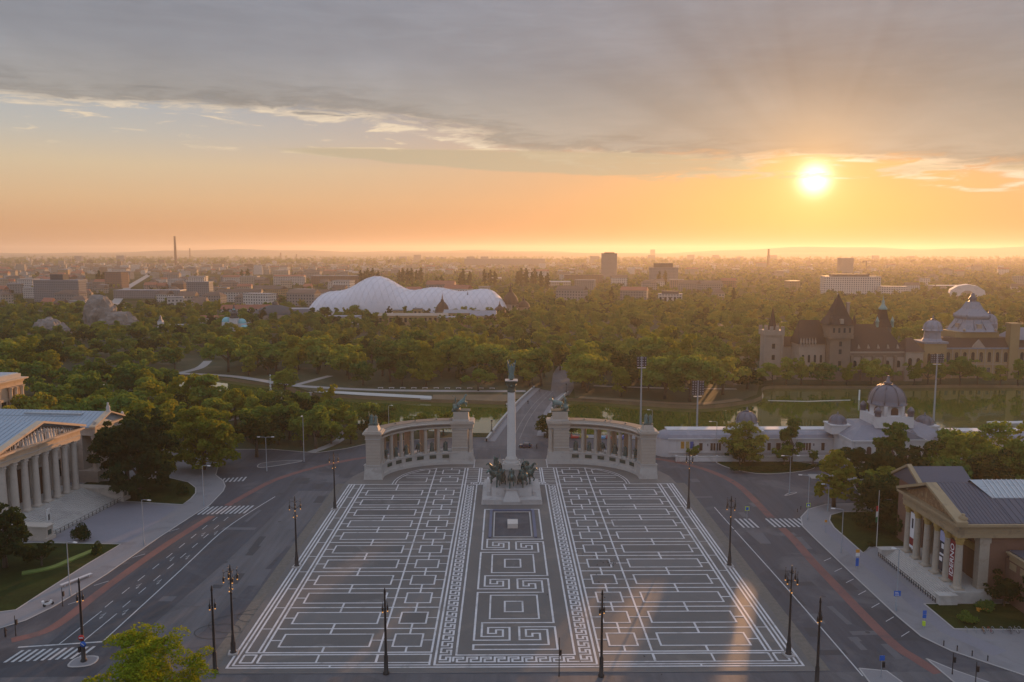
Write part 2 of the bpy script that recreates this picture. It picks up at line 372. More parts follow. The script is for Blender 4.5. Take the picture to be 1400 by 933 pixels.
# ------------------------------------------------------------------ roads
SHORE = [(-150, 358), (-110, 334), (-70, 306), (-43, 290), (-14, 282), (17, 281), (53, 277), (96, 279), (140, 283), (194, 289)]
road = fill_sheet('road', [(-330, 40), (330, 40), (330, 180), (230, 262), (96, 272), (53, 274), (17, 278), (-14, 279), (-43, 284), (-66, 284), (-120, 262), (-190, 235), (-330, 300)], [], .02, M['asphalt'])
tag(ribbon([(-3, 262), (3.4, 283)], 19, .034).build('road', M['asphalt_old']), kind='structure')
tag(ribbon(smooth_line([(21, 363), (27, 395), (32, 432), (36, 455)], 4), 14, .03).build('road', M['asphalt_old']), kind='structure')
tag(ribbon(smooth_line([(-172, 240), (-186, 290), (-205, 360), (-240, 470)], 4), 10, .03).build('road', M['asphalt_old']), kind='structure')
tag(ribbon([(-300, 112), (-84, 116.5), (-48, 117), (300, 117)], 3.0, .034, 0).build('road', M['asphalt_old']), kind='structure')
tag(ribbon([(-300, 95), (300, 108)], 14, .03, 0).build('road', M['asphalt_dark']), kind='structure')
tag(ribbon([(-74.5, 128), (-74.0, 160), (-72.6, 196)], 9.0, .028).build('road', M['asphalt_dark']), kind='structure')
tag(ribbon([(-61, 118), (-56, 170), (-54, 215)], 10, .026).build('road', M['asphalt_old']), kind='structure')
# setts bordering the square
for sx in (-1, 1): tag(ribbon([(sx * 48.6, 119), (sx * 48.6, 222)], 2.4, .03).build('cobble_strip', M['cobble']), kind='structure')
LB = [(-30, 258), (-46.8, 251), (-59, 240.5), (-68.1, 227), (-71.7, 214.9), (-74.3, 202.5)]
LB2 = [(-75.2, 194), (-77.9, 178.3), (-79.6, 164), (-80.8, 147.7), (-81.1, 138), (-82.3, 133.1), (-86, 130)]
RB = [(30, 257), (47.3, 248.3), (56.9, 239.5), (62, 229.7), (64.5, 219), (64.8, 205.3), (64.6, 191.8)]
RB2 = [(64.7, 184.4), (64.8, 175.7), (64.2, 165), (64., 153.3), (63.8, 138.6), (64., 127.2), (65.1, 122.8), (66.5, 118)]
for p in (LB, LB2, RB, RB2): tag(ribbon(smooth_line(p, 5), 2.0, .036).build('cycle_lane', M['bike']), kind='structure')
def child(mb, name, m, par): return mb.build(name, m, par)
def line_marks(pts, w, z=.044): return ribbon(pts, w, z)
child(line_marks(smooth_line([(-70.2, 129.4), (-69.3, 160), (-68.9, 181.6), (-67.2, 194.6), (-64, 210)], 4), .26), 'road_line', M['paint'], road)
child(line_marks(smooth_line([(52.6, 200), (52.9, 185.5), (53.8, 150), (54.2, 117.3)], 4), .24), 'road_line', M['paint'], road)
child(line_marks([(-83.4, 127.6), (-70.2, 129.4)], .4), 'stop_line', M['paint'], road)
child(line_marks([(-77.1, 128.6), (-76.2, 141)], .2), 'road_line', M['paint'], road)
child(line_marks([(-73.6, 129.2), (-72.9, 140)], .2), 'road_line', M['paint'], road)
dash = MB().box(-.09, .09, -1.4, 1.4, 0, .004).mesh('lane_dash', M['paint'])
for xl, x2 in ((-76.3, -73.6), (-73.0, -70.9)):
    for k in range(9):
        y = 144 + k * 6; f = (y - 144) / 50
        link_mesh('lane_dash', dash, road, (xl + (x2 - xl) * f, y, .042), R(-3))
ar = MB().prism([(-.08, -1.4), (.08, -1.4), (.08, .4), (.3, .4), (0, 1.3), (-.3, .4), (-.08, .4)], 0, .004).add([(.08, -.7, .004), (.5, -.2, .004), (.62, -.35, .004), (.08, -1.0, .004)], [(3, 2, 1, 0)]).mesh('lane_arrow', mat('worn_road_paint', (.26, .26, .265), .6, .3, .6))
for x, y in ((-75.0, 139), (-71.6, 140.5), (-74.4, 152), (-71.2, 154), (-73.6, 166), (-70.6, 167), (-72.5, 181), (-69.9, 182)): link_mesh('lane_arrow', ar, road, (x, y, .042), R(182))
for y in (145, 153.5, 168, 184): link_mesh('lane_dash', dash, road, (-83.0 + (y - 145) * .06, y, .042), R(-40))
def zebra(n, x0, dx, y0, y1, shear, slope=0.):
    for i in range(n):
        x = x0 + i * dx
        MB().add([(x, y0 + slope * i, 0), (x + .5, y0 + slope * i, 0), (x + .5 + shear, y1 + slope * i, 0), (x + shear, y1 + slope * i, 0)], [(0, 1, 2, 3)]).build('crosswalk_stripe', M['paint'], road, (0, 0, .048))
zebra(12, -80.6, 1.12, 195.2, 201.5, .5, .08)
zebra(7, -84.8, 1.15, 223.2, 227.6, -.3, .25)
zebra(4, 55.5, 1.15, 184.6, 191, -.4); zebra(8, 63.2, 1.15, 184.9, 191, -.4)
zebra(11, -82.8, 1.12, 122.6, 126.6, .6, .12)
zebra(2, -95, 1.2, 126, 130, .6)
for k in range(7):
    y = 130 + k * 5.6; MB().add([(66.6, y, 0), (68.9, y + 1.8, 0), (68.9, y + 2.0, 0), (66.6, y + .2, 0)], [(0, 1, 2, 3)]).build('parking_mark', M['paint'], road, (0, 0, .044))
# tyre rings left by skidding cars (dark arcs)
tyre = mat('tyre_rubber_marks', (.035, .034, .036), .6, .2, .4)
for (cx_, cy_, rr) in ((-49.5, 136, 3.6), (-46.9, 139, 2.6), (-52, 133, 2.8)):
    child(ribbon([(cx_ + rr * cos(a * .35) * 1.4, cy_ + rr * sin(a * .35)) for a in range(17)], .22, .046), 'tyre_mark', tyre, road)

g = random.Random(17)
patch_m = [mat('fresh_asphalt_patch', (.034, .034, .040), .6, .2, .3), mat('faded_asphalt_patch', (.098, .095, .105), .7, .2, .3)]
for k in range(46):
    sx = g.choice((-1, 1)); y = g.uniform(124, 228); x = sx * g.uniform(50.5, 66.5); w, l = g.uniform(.8, 2.6), g.uniform(1.5, 9)
    MB().box(-w / 2, w / 2, -l / 2, l / 2, 0, .0005).build('road_patch', patch_m[g.random() < .45], road, (x, y, .0344 + .00002 * k), R(g.choice((0, 3, -4, 90)) + sx * 2))
hole = MB().lathe([(.42, 0), (.42, .004)], 12).mesh('manhole_cover', patch_m[0])
for k in range(26): link_mesh('manhole_cover', hole, road, (g.choice((-1, 1)) * g.uniform(50, 76), g.uniform(122, 232), .0445))
def raised(name, poly, h, m, kerb=True, kw=.3):
    o = tag(MB().prism(poly, 0, h).build(name, m), kind='structure')
    if kerb:
        child(ribbon(list(poly) + [poly[0]], kw, h + .006, .08), 'kerb', M['kerb'], o)
    return o
LP = [(-79.8, 197.6), (-82.1, 178.3), (-83.7, 157.8), (-84.9, 149.4), (-86.2, 142.3), (-88, 137.3), (-91, 134), (-104, 131), (-180, 122), (-180, 240), (-120, 262), (-97, 262), (-91.8, 245.9), (-87.6, 231), (-83.3, 224.9), (-80.9, 219.8), (-79.8, 215), (-79, 202.8)]
raised('pavement', LP, .13, M['pave'])
tag(MB().prism([(-103.6, 204), (-86.5, 201.5), (-87.6, 176), (-106.4, 177)], .10, .138).build('forecourt', M['forecourt']), kind='structure')
raised('lawn', [(-103.6, 206), (-100.6, 205.7), (-86.2, 203), (-86.0, 208), (-86.6, 213), (-88.5, 218), (-92.7, 223.5), (-100, 228), (-122, 224), (-122, 208)], .17, M['lawn'])
raised('lawn', [(-108.5, 175.8), (-88.8, 174.7), (-90.3, 163.3), (-91.6, 149.4), (-92.2, 141.5), (-98, 139.5), (-135, 138), (-150, 172)], .17, M['lawn'])
bedm = mat('light_shrub_bed', (.11, .16, .035), .9, .3, .6)
tag(ribbon(smooth_line([(-101, 158), (-96.5, 161), (-94.6, 166), (-92.5, 171.5), (-94, 173.3)], 4), 1.6, .45, .3).build('low_hedge', bedm), 'winding low light green hedge on the lawn beside the main road', 'hedge')
raised('park_ground', [(-98, 262), (-80, 262), (-64, 257), (-55, 263), (-49, 270), (-30, 276), (-14, 280), (-14, 284.5), (-43, 293), (-70, 309), (-110, 337), (-150, 361), (-190, 384), (-230, 390), (-300, 330), (-200, 250)], .10, M['parkfloor'])
for p in ([(-66, 257), (-60, 275), (-66, 300)], [(-172, 246), (-130, 285), (-105, 315)]): tag(ribbon(smooth_line(p, 5), 3.2, .13).build('park_path', M['path']), kind='structure')
raised('traffic_island', smooth_line([(-77, 239), (-70, 243), (-66, 247), (-72, 247), (-78, 244)], 4, True), .13, M['asphalt_old'])
raised('traffic_island', smooth_line([(-71.5, 121.2), (-68.2, 121.6), (-68.4, 124.2), (-71.5, 124)], 4, True), .13, M['pave'])
raised('traffic_island', [(66.9, 122.5), (69.3, 119), (73.5, 114.5), (67.5, 114.5)], .13, M['pave'])
raised('traffic_island', [(54.6, 119.5), (58.6, 118.7), (60, 113), (54.3, 113)], .13, M['pave'])
raised('traffic_island', smooth_line([(74.2, 209.4), (77, 211), (78.5, 212.4), (76.5, 212)], 4, True), .13, M['asphalt_old'])
RP = [(70.1, 185.4), (69.9, 178), (69.6, 153.2), (69.6, 138), (70, 130), (72.4, 125), (79.5, 117.3), (95, 109.5), (180, 90), (230, 200), (150, 212), (112, 204), (88.4, 202.4), (82.6, 202.1), (76.3, 198), (72.1, 191.8)]
raised('pavement', RP, .13, M['pave'])
tag(ribbon([(76.0, 186), (75.6, 168), (76.0, 144), (75.9, 132), (80, 124)], 3.6, .138).build('footway', M['forecourt']), kind='structure')
raised('lawn', [(78.3, 189.5), (77.3, 184.3), (77.0, 168), (80, 171.5), (100, 172), (125, 180), (112, 198), (91.5, 196.1), (83.8, 195.6), (80.2, 193.4)], .17, M['lawn'])
raised('lawn', [(77.1, 142.6), (77.2, 132.6), (89.2, 132.2), (150, 131), (150, 142), (95, 142.6)], .17, M['lawn'])
raised('lawn', smooth_line([(66, 247), (66.3, 238.5), (73, 231.4), (82, 231.6), (92, 236), (93.5, 242.5), (82, 247)], 4, True), .15, M['lawn'])
raised('park_ground', [(94, 206), (112, 206), (150, 215), (230, 205), (260, 285), (194, 289), (150, 284), (140, 250), (112, 233), (98, 222)], .10, M['parkfloor'])
for p in ([(88, 228), (112, 226), (124, 232)], [(126, 236), (134, 214), (150, 206)], [(112, 226), (104, 204)]): tag(ribbon(smooth_line(p, 4), 5, .13).build('park_path', M['path']), kind='structure')
raised('pavement', [(17, 279), (53, 275), (60, 262), (88, 250), (100, 242), (108, 238), (108, 246), (110, 270), (96, 280.5), (53, 279.5), (17, 283)], .12, M['pave'])
# far side of the lake
raised('park_ground', [(30, 357), (50, 349.5), (80, 339), (104, 350), (115, 363), (124, 388), (147, 390), (257, 391), (420, 391), (900, 820), (60, 900), (40, 500)], .04, M['parkfloor'], False)
raised('park_ground', [(20, 374), (-2, 351), (-35, 356), (-66, 363), (-94, 373), (-109, 393), (-130, 405), (-154, 420), (-186, 429), (-240, 440), (-600, 430), (-700, 900), (40, 900), (30, 500)], .04, M['parkfloor'], False)
tag(ribbon(smooth_line([(-205, 436), (-154, 423), (-130, 408), (-106, 390), (-68.7, 378), (-33, 374), (8, 373)], 5), 5, .07).build('park_path', M['path']), kind='structure')
tag(ribbon(smooth_line([(-106.7, 388.9), (-101, 405), (-95, 421)], 4), 4, .075).build('park_path', M['path']), kind='structure')
tag(ribbon(smooth_line([(-180, 430), (-176, 450), (-182, 480)], 4), 5, .075).build('park_path', M['path']), kind='structure')
tag(ribbon(smooth_line([(42, 388), (75, 381), (110, 378)], 4), 3, .075).build('park_path', M['path']), kind='structure')
tag(MB().prism([(-92, 371.6), (-66.3, 362.3), (-34.7, 353.5), (-35.5, 360.3), (-85.4, 374.4)], -.5, .16).build('lakeside_deck', mat('pale_concrete', (.42, .40, .38), .8, .12, .2)), kind='structure')
tag(MB().prism([(-35, 353), (-2, 347.5), (8, 358), (8, 364), (-35, 364)], -1.5, .09).build('dry_bank', M['earth']), kind='structure')
tag(ribbon(smooth_line([(32, 357), (50, 350.5), (80, 340.5), (104, 351)], 5), 5, .08).build('dry_bank', M['earth']), kind='structure')

# ------------------------------------------------------------------ the square
PZ = .12
outer = [(-47.5, 118.9), (47.5, 118.9), (47.4, 221), (46.8, 229), (43.4, 238), (36, 245), (20, 248.5), (-20, 248.5), (-36, 245), (-43.6, 237), (-47.6, 223)]
pit = [(-4.4, 178.6), (4.5, 178.6), (4.5, 196.2), (-4.4, 196.2)]
plaza = fill_sheet('plaza', outer, [pit], PZ, M['granite'])
mb = MB()
for i in range(len(outer)):
    a, b = outer[i], outer[(i + 1) % len(outer)]; mb.add([(a[0], a[1], 0), (b[0], b[1], 0), (b[0], b[1], PZ), (a[0], a[1], PZ)], [(0, 1, 2, 3)])
mb.build('kerb', M['kerb'], plaza)
def arc(o, t0, t1, n, sg=1): return [(sg * (17 + (21 + o) * cos(t0 + (t1 - t0) * k / n)), 226 + (16.6 + o) * sin(t0 + (t1 - t0) * k / n)) for k in range(n + 1)]
ap = [(47.2, 221.0), (46.6, 229), (43.2, 237.8), (35.9, 244.8), (20, 248.3)]
MB().prism([(-x, y) for x, y in ap] + [(x, y) for x, y in ap[::-1]] + [(33.9, 221), (33.5, 226), (31.5, 231.5), (28, 236), (24.5, 238.2), (-24.5, 238.2), (-28, 236), (-31.5, 231.5), (-33.5, 226), (-33.9, 221)], PZ - .02, PZ + .006).build('granite_apron', M['apron'], plaza)
for x in (-11.3, 11.3): MB().box(x - .12, x + .12, 238.3, 248, PZ, PZ + .012).build('marble_band', M['marble'], plaza)
H0 = PZ + .016
BW = .32
def hband(y, x0, x1, w=BW, z=H0): MB().box(x0, x1, y - w / 2, y + w / 2, PZ - .01, z).build('marble_band', M['marble'], plaza)
def vband(x, y0, y1, w=.34, z=H0 + .004): MB().box(x - w / 2, x + w / 2, y0, y1, PZ - .01, z).build('marble_band', M['marble'], plaza)
def path_mesh(pts, w, z, closed=False):
    """mitred line of axis-aligned strokes"""
    mb = MB(); n = len(pts)
    for i in range(n if closed else n - 1):
        (x0, y0), (x1, y1) = pts[i], pts[(i + 1) % n]
        e = w / 2
        if abs(x1 - x0) > abs(y1 - y0): a, b = sorted((x0, x1)); mb.box(a - e, b + e, y0 - e * .85, y0 + e * .85, PZ - .01, z)
        else: a, b = sorted((y0, y1)); mb.box(x0 - e, x0 + e, a + e * .85, b - e * .85, PZ - .01, z + .001)
    return mb
def frame(x0, x1, y0, y1, w=.32, z=H0 + .008, panel=True):
    path_mesh([(x0, y0), (x1, y0), (x1, y1), (x0, y1)], w, z, True).build('marble_frame', M['marble'], plaza)
    if panel: MB().box(x0 + w / 2, x1 - w / 2, y0 + w / 2, y1 - w / 2, PZ - .01, PZ + .008).build('basalt_panel', M['basalt'], plaza)
def link(x0, x1, y0, y1, z=H0 + .012): MB().box(x0, x1, y0, y1, PZ - .01, z).build('marble_link', M['marble'], plaza)
hband(120.4, -46.2, 46.2, .3)
P_ = 8.36
for s in (-1, 1):
    o = lambda a, b: (min(s * a, s * b), max(s * a, s * b))
    vband(s * 46.05, 120.3, 221, .36); vband(s * 45.3, 121.1, 221, .34); vband(s * 44.5, 122, 124.4); vband(s * 44.5, 125.3, 221, .34)
    vband(s * 42.5, 122, 124.4); vband(s * 42.5, 125.2, 221, .36); vband(s * 41.7, 122, 124.4); vband(s * 41.7, 125.2, 221, .36)
    hband(121.12, *o(45.4, 13.7), .26); hband(121.98, *o(44.6, 42.4)); hband(121.9, *o(41.8, 13.9), .24, H0 + .001)
    hband(124.5, *o(44.6, 42.4)); hband(124.52, *o(41.8, 13.8)); hband(125.22, *o(44.6, 13.8))
    vband(s * 13.9, 121.2, 124.5); vband(s * 13.9, 125.2, 238); vband(s * 13.07, 121.0, 238, .36)
    vband(s * 22.65, 125.3, 217.4); vband(s * 22.65, 217.6, 220.6); vband(s * 22.65, 221, 238)
    link(*o(22.4, 22.8), 122, 124.4); link(*o(32.1, 32.4), 122, 124.4); link(*o(29.6, 29.9), 120.5, 121)
    for i in range(11):
        yb = 127.15 + P_ * i; yt = yb + 4.4; ym = yb + 2.2; ys = 125.22 + P_ * (i + 1)
        frame(*o(39.7, 24.55), yb, yt); frame(*o(20.64, 15.87), yb, yt)
        link(*o(41.6, 39.8), ym - .14, ym + .14); link(*o(24.4, 22.8), ym - .1, ym + .1); link(*o(22.5, 20.8), ym - .1, ym + .1); link(*o(15.7, 14.0), ym - .1, ym + .1)
        link(*o(31.85, 32.2), yt + .15, ys + 1.8 if i < 10 else ys - .1, H0 + .006); link(*o(18.05, 18.38), yt + .15, ys + 1.8 if i < 10 else ys - .1, H0 + .006)
        if i == 0: link(*o(18.05, 18.38), 125.3, yb - .15); link(*o(31.85, 32.2), 125.3, yb - .15)
        hband(ys, *o(41.6, 14.0)); hband(ys, *o(44.5, 42.6), .2)
    hband(220.75, *o(46.2, 13.2)); link(*o(31.85, 32.2), 217.4, 220.6)
    # the part inside the colonnade curve
    for k, (yb, yt) in enumerate(((223.1, 227.4), (231.6, 235.8))):
        frame(*o(20.4, 15.5), yb, yt); link(*o(15.4, 14.), (yb + yt) / 2 - .1, (yb + yt) / 2 + .1); link(*o(22.5, 20.5), (yb + yt) / 2 - .1, (yb + yt) / 2 + .1)
        link(*o(17.8, 18.1), yt + .15, yt + 2.1)
        xe = 32.2 if k == 0 else 29.2
        path_mesh([(s * xe, yb), (s * 24.5, yb), (s * 24.5, yt), (s * (xe - 1.6), yt)], .28, H0 + .008).build('marble_frame', M['marble'], plaza)
        link(*o(24.4, 22.8), (yb + yt) / 2 - .1, (yb + yt) / 2 + .1)
    hband(229.45, *o(31.8, 14.0)); hband(238.0, *o(22.8, 8.8), .26, H0 + .002)
    for off in (0, .85):
        ribbon(smooth_line([(s * (33.9 - off), 221), (s * (33.5 - off), 226), (s * (31.6 - off), 231.3 - off * .5), (s * (28.2 - off), 235.6 - off), (s * (25.4 - off * .6), 237.2 - off), (s * 22.7, 238.0 - off * .6)], 5), .26, H0 + .003 + off * .002, .03).build('marble_band', M['marble'], plaza)
    # strips beside the column
    vband(s * 9.45, 223, 238); vband(s * 8.8, 223, 238); vband(s * 9.75, 124.2, 220.4, .34)
    for k in range(6): hband(224.2 + k * 2.35, *o(12.9, 9.6), .16, H0 + .002)
    hband(222.9, *o(13.0, 4), .2, H0 + .002)
    for k in range(6): hband(224.2 + k * 2.35, *o(8.7, 4.), .16, H0 + .002)
    link(*o(6.5, 6.9), 224, 228); link(*o(6.5, 6.9), 231.6, 236)
    # greek key border
    key = path_mesh([(0, 0), (1.55, 0), (1.55, 1.45), (.85, 1.45), (.85, .55), (.32, .55), (.32, 1.98)], .28, H0 + .002)
    key = path_mesh([(0, 0), (1.62, 0), (1.62, 1.32), (1.08, 1.32), (1.08, .62), (.54, .62)], .26, H0 + .002)
    km = path_mesh([(0, 0), (1.66, 0), (1.66, 1.55), (.98, 1.55), (.98, .72), (0, .72), (0, 2.27)], .34, H0 + .002).mesh('greek_key', M['marble']) if s == -1 else km
    for k in range(43): link_mesh('greek_key', km, plaza, (-12.32 if s < 0 else 10.66, 122.0 + 2.275 * k, 0))
    MB().box(*o(10.4, 12.6), 122.0, 220, PZ - .01, PZ + .007).build('basalt_panel', M['basalt'], plaza)
km2 = path_mesh([(0, 0), (0, 1.5), (1.6, 1.5), (1.6, .9), (.62, .9), (.62, 0), (2.3, 0)], .34, H0 + .002).mesh('greek_key', M['marble'])
for k in range(9): link_mesh('greek_key', km2, plaza, (-10.15 + 2.25 * k, 122.0, 0))
for k in range(9): link_mesh('greek_key', km2, plaza, (-11.4 + 2.45 * k, 220.9, 0)) if abs(-11.4 + 2.45 * k + 1) > 4.5 else None
hband(124.2, -9.9, 9.9, .3); hband(121.1, -13.2, 13.2, .28, H0 + .001)
hband(220.4, -12.6, 12.6, .2)
# spiral meander down the middle
U = 20.75
def pm(pts, w=.36): path_mesh(pts, w, H0 + .004).build('marble_meander', M['marble'], plaza)
for k in range(3):
    d = U * k; A = lambda l: [(x, y - d) for x, y in l]
    if k == 0:
        pm(A([(6.9, 198.5), (-6.9, 198.5), (-6.9, 170.7), (-.85, 170.7), (-.85, 175.3), (-4.5, 175.3), (-4.5, 173.1), (-3.15, 173.1), (-3.15, 174.4), (-2.05, 174.4), (-2.05, 172.0), (-5.8, 172.0), (-5.8, 177.1), (6.9, 177.1), (6.9, 198.5)]))
    else:
        pm(A([(-7.05, 189.9), (-7.05, 170.7), (-.95, 170.7), (-.95, 175.3), (-4.7, 175.3), (-4.7, 173.1), (-3.3, 173.1), (-3.3, 174.4), (-2.1, 174.4), (-2.1, 172.0), (-5.8, 172.0), (-5.8, 177.1), (6.95, 177.1)]))
    top = A([(6.95, 156.35), (6.95, 175.5), (.75, 175.5), (.75, 170.8), (4.3, 170.8), (4.3, 173.1), (3.0, 173.1), (3.0, 172.0), (1.9, 172.0), (1.9, 174.5), (5.65, 174.5), (5.65, 169.1), (-7.05, 169.1)])
    if k == 2: top = A([(-7.05, 167.5), (7.05, 167.5)])[:1] + A([(7.05, 167.5), (7.05, 175.5), (.75, 175.5), (.75, 170.8), (4.3, 170.8), (4.3, 173.1), (3.0, 173.1), (3.0, 172.0), (1.9, 172.0), (1.9, 174.5), (5.65, 174.5), (5.65, 169.1), (-7.05, 169.1), (-7.05, 167.5)])
    pm(top)
    if k < 2: frame(-4.5, 4.4, 157.9 - d, 167.8 - d, .32, panel=False); frame(-1.78, 1.55, 160.7 - d, 165.1 - d, .34, H0 + .012)
# sunken memorial
mb = MB()
for (a, b) in zip(pit, pit[1:] + pit[:1]): mb.add([(a[0], a[1], -.9), (a[0], a[1], PZ), (b[0], b[1], PZ), (b[0], b[1], -.9)], [(0, 1, 2, 3)])
mb.add([(x, y, -.9) for x, y in pit], [(0, 1, 2, 3)]); mb.build('sunken_floor', mat('dark_granite', (.06, .056, .052), .7, .15, .3), plaza)
path_mesh([(-4.4, 178.6), (4.5, 178.6), (4.5, 196.2), (-4.4, 196.2)], .34, PZ + .12, True).build('marble_frame', M['kerb'], plaza)
bluestone = mat('blue_slate_edging', (.10, .11, .17), .5, .2, .6)
for b in ((-5.6, -4.9, 177.9, 197.6), (5.0, 5.7, 177.9, 197.6), (-4.85, 4.95, 197.0, 197.9)): MB().box(*b, PZ - .01, PZ + .30).build('slate_edging', bluestone, plaza)
t = thing('memorial_stone', 'white stone block on its stepped platform in the sunken memorial court', 'memorial', (0, 0, 0))
pale = mat('pale_memorial_stone', (.50, .44, .40), .7, .14, .4)
MB().box(-3.55, 3.75, 180.2, 189.8, -.9, -.45).box(-3.1, 3.3, 180.9, 189.2, -.45, -.25).build('platform', mat('worn_platform_stone', (.36, .31, .29), .8, .2, .5, 3.), t)
MB().box(-1.15, 1.35, 184.6, 188.0, -.05, 1.15).box(-.95, 1.15, 184.85, 187.8, -.25, -.05).build('stone_block', pale, t)
# ------------------------------------------------------------------ stone, bronze
M['lime'] = mat('pale_limestone', (.34, .295, .255), .78, .13, .5, 4., stain=(.25, .22, .195), stain_scale=.35, stain_lo=.56, coords='obj')
M['lime2'] = mat('weathered_limestone', (.38, .355, .335), .8, .13, .45, 4., stain=(.27, .25, .235), stain_scale=.3, stain_lo=.54, coords='obj')
M['lime_shade'] = mat('shadow_band_limestone', (.17, .14, .12), .85, .2, .6, 4., coords='obj')  # darker limestone copy: shadow band under the cornice put into the frieze colour
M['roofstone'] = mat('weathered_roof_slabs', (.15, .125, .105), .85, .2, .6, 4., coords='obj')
M['verdigris'] = mat('verdigris_bronze', (.075, .135, .13), .5, .3, .9, 5., stain=(.15, .27, .26), stain_scale=.9, stain_lo=.5, spec=.5, coords='obj')
M['granite_block'] = mat('light_granite_blocks', (.36, .335, .325), .75, .13, .5, 4., stain=(.25, .23, .225), stain_scale=.4)
M['bronze'] = mat('patinated_bronze', (.040, .066, .060), .5, .3, .9, 5., stain=(.12, .21, .19), stain_scale=.9, stain_lo=.5, spec=.5, coords='obj')
M['bronze_dark'] = mat('dark_bronze_relief', (.030, .052, .043), .55, .3, 1.2, 6., spec=.5, coords='obj')
M['joint'] = mat('stone_joint', (.16, .14, .125), .9, .1)

def skin(nodes, edges, sub=1):
    """body grown round a skeleton; nodes (x, y, z, r)"""
    me = bpy.data.meshes.new('skeleton'); me.from_pydata([n[:3] for n in nodes], edges, [])
    o = bpy.data.objects.new('skeleton', me); COL.objects.link(o)
    o.modifiers.new('s', 'SKIN')
    if not me.skin_vertices: me.attributes.new('skin', 'FLOAT', 'POINT')
    for i, n in enumerate(nodes):
        sv = me.skin_vertices[0].data[i]; sv.radius = (n[3], n[4] if len(n) > 4 else n[3]); sv.use_root = (i == 0)
    ss = o.modifiers.new('u', 'SUBSURF'); ss.levels = sub; ss.render_levels = sub
    dg = bpy.context.evaluated_depsgraph_get(); r = bpy.data.meshes.new_from_object(o.evaluated_get(dg))
    v = [tuple(p.co) for p in r.vertices]; f = [tuple(p.vertices) for p in r.polygons]
    bpy.data.objects.remove(o); bpy.data.meshes.remove(me); bpy.data.meshes.remove(r)
    return MB().add(v, f, True)
def horse_mb(rear=0., head=0.):
    N = [(0, 0, 1.28, .40), (-.75, 0, 1.38, .36), (.62, 0, 1.40, .38), (.95, 0, 1.75, .25), (1.2, 0, 2.12, .18), (1.38, 0, 2.32 - head, .16), (1.72, 0, 2.05 - head, .10),
         (-1.08, 0, 1.42, .11), (-1.3, 0, 1.0, .12), (-1.3, 0, .45, .06)]
    E_ = [(0, 1), (0, 2), (2, 3), (3, 4), (4, 5), (5, 6), (1, 7), (7, 8), (8, 9)]
    for k, s in enumerate((-1, 1)):
        b = len(N); up = .35 if s > 0 else 0.
        N += [(.66, s * .24, 1.08, .16), (.72 + up, s * .24, .62 + up * .5, .10), (.70 + up * .5, s * .24, .06 + up, .10)]; E_ += [(2, b), (b, b + 1), (b + 1, b + 2)]
        b = len(N); N += [(-.72, s * .26, 1.1, .22), (-.52, s * .26, .82, .14), (-.98, s * .26, .55, .085), (-.86, s * .26, .06, .10)]; E_ += [(1, b), (b, b + 1), (b + 1, b + 2), (b + 2, b + 3)]
    m = skin(N, E_)
    if rear: m.xf(Matrix.Translation((-.8, 0, .3)) @ Matrix.Rotation(-rear, 4, 'Y') @ Matrix.Translation((.8, 0, -.3)))
    return m
def man_mb(h=1.8, robe=False, arm=0., seat=False, cloak=False):
    k = h / 1.8
    N = [(0, 0, .98, .17, .15), (0, 0, 1.22, .16, .14), (0, 0, 1.42, .19, .14), (0, 0, 1.54, .07), (0.02, 0, 1.64, .11), (0.02, 0, 1.76, .10)]
    E_ = [(0, 1), (1, 2), (2, 3), (3, 4), (4, 5)]
    for s in (-1, 1):
        b = len(N); up = arm if s < 0 else 0.
        N += [(0, s * .23, 1.44, .075), (.06, s * .30, 1.18 + up * .7, .06), (.22 - up * .1, s * .26, 1.05 + up * 1.3, .045), (.27 - up * .1, s * .25, 1.03 + up * 1.45, .05)]; E_ += [(2, b), (b, b + 1), (b + 1, b + 2), (b + 2, b + 3)]
        b = len(N)
        if seat: N += [(.12, s * .34, .86, .12), (.26, s * .42, .55, .085), (.16, s * .42, .12, .06), (.30, s * .43, .08, .05)]
        else: N += [(0, s * .11, .85, .11), (.03, s * .12, .48, .075), (0, s * .12, .09, .055), (.14, s * .13, .04, .05)]
        E_ += [(0, b), (b, b + 1), (b + 1, b + 2), (b + 2, b + 3)]
    m = skin(N, E_)
    if robe: m.lathe([(.36, 0), (.33, .35), (.27, .8), (.22, 1.1), (.27, 1.42), (.12, 1.53)], 10, (-.03, 0, 0), True, 0, .85, 1.1)
    if cloak: m.add([(-.12, -.26, 1.5), (-.12, .26, 1.5), (-.5, .40, .45), (-.5, -.40, .45), (-.2, -.24, 1.5), (-.2, .24, 1.5), (-.62, .36, .42), (-.62, -.36, .42)], [(0, 1, 2, 3), (7, 6, 5, 4), (0, 3, 7, 4), (1, 5, 6, 2), (3, 2, 6, 7)], True)
    return m.xf(Matrix.Scale(k, 4))

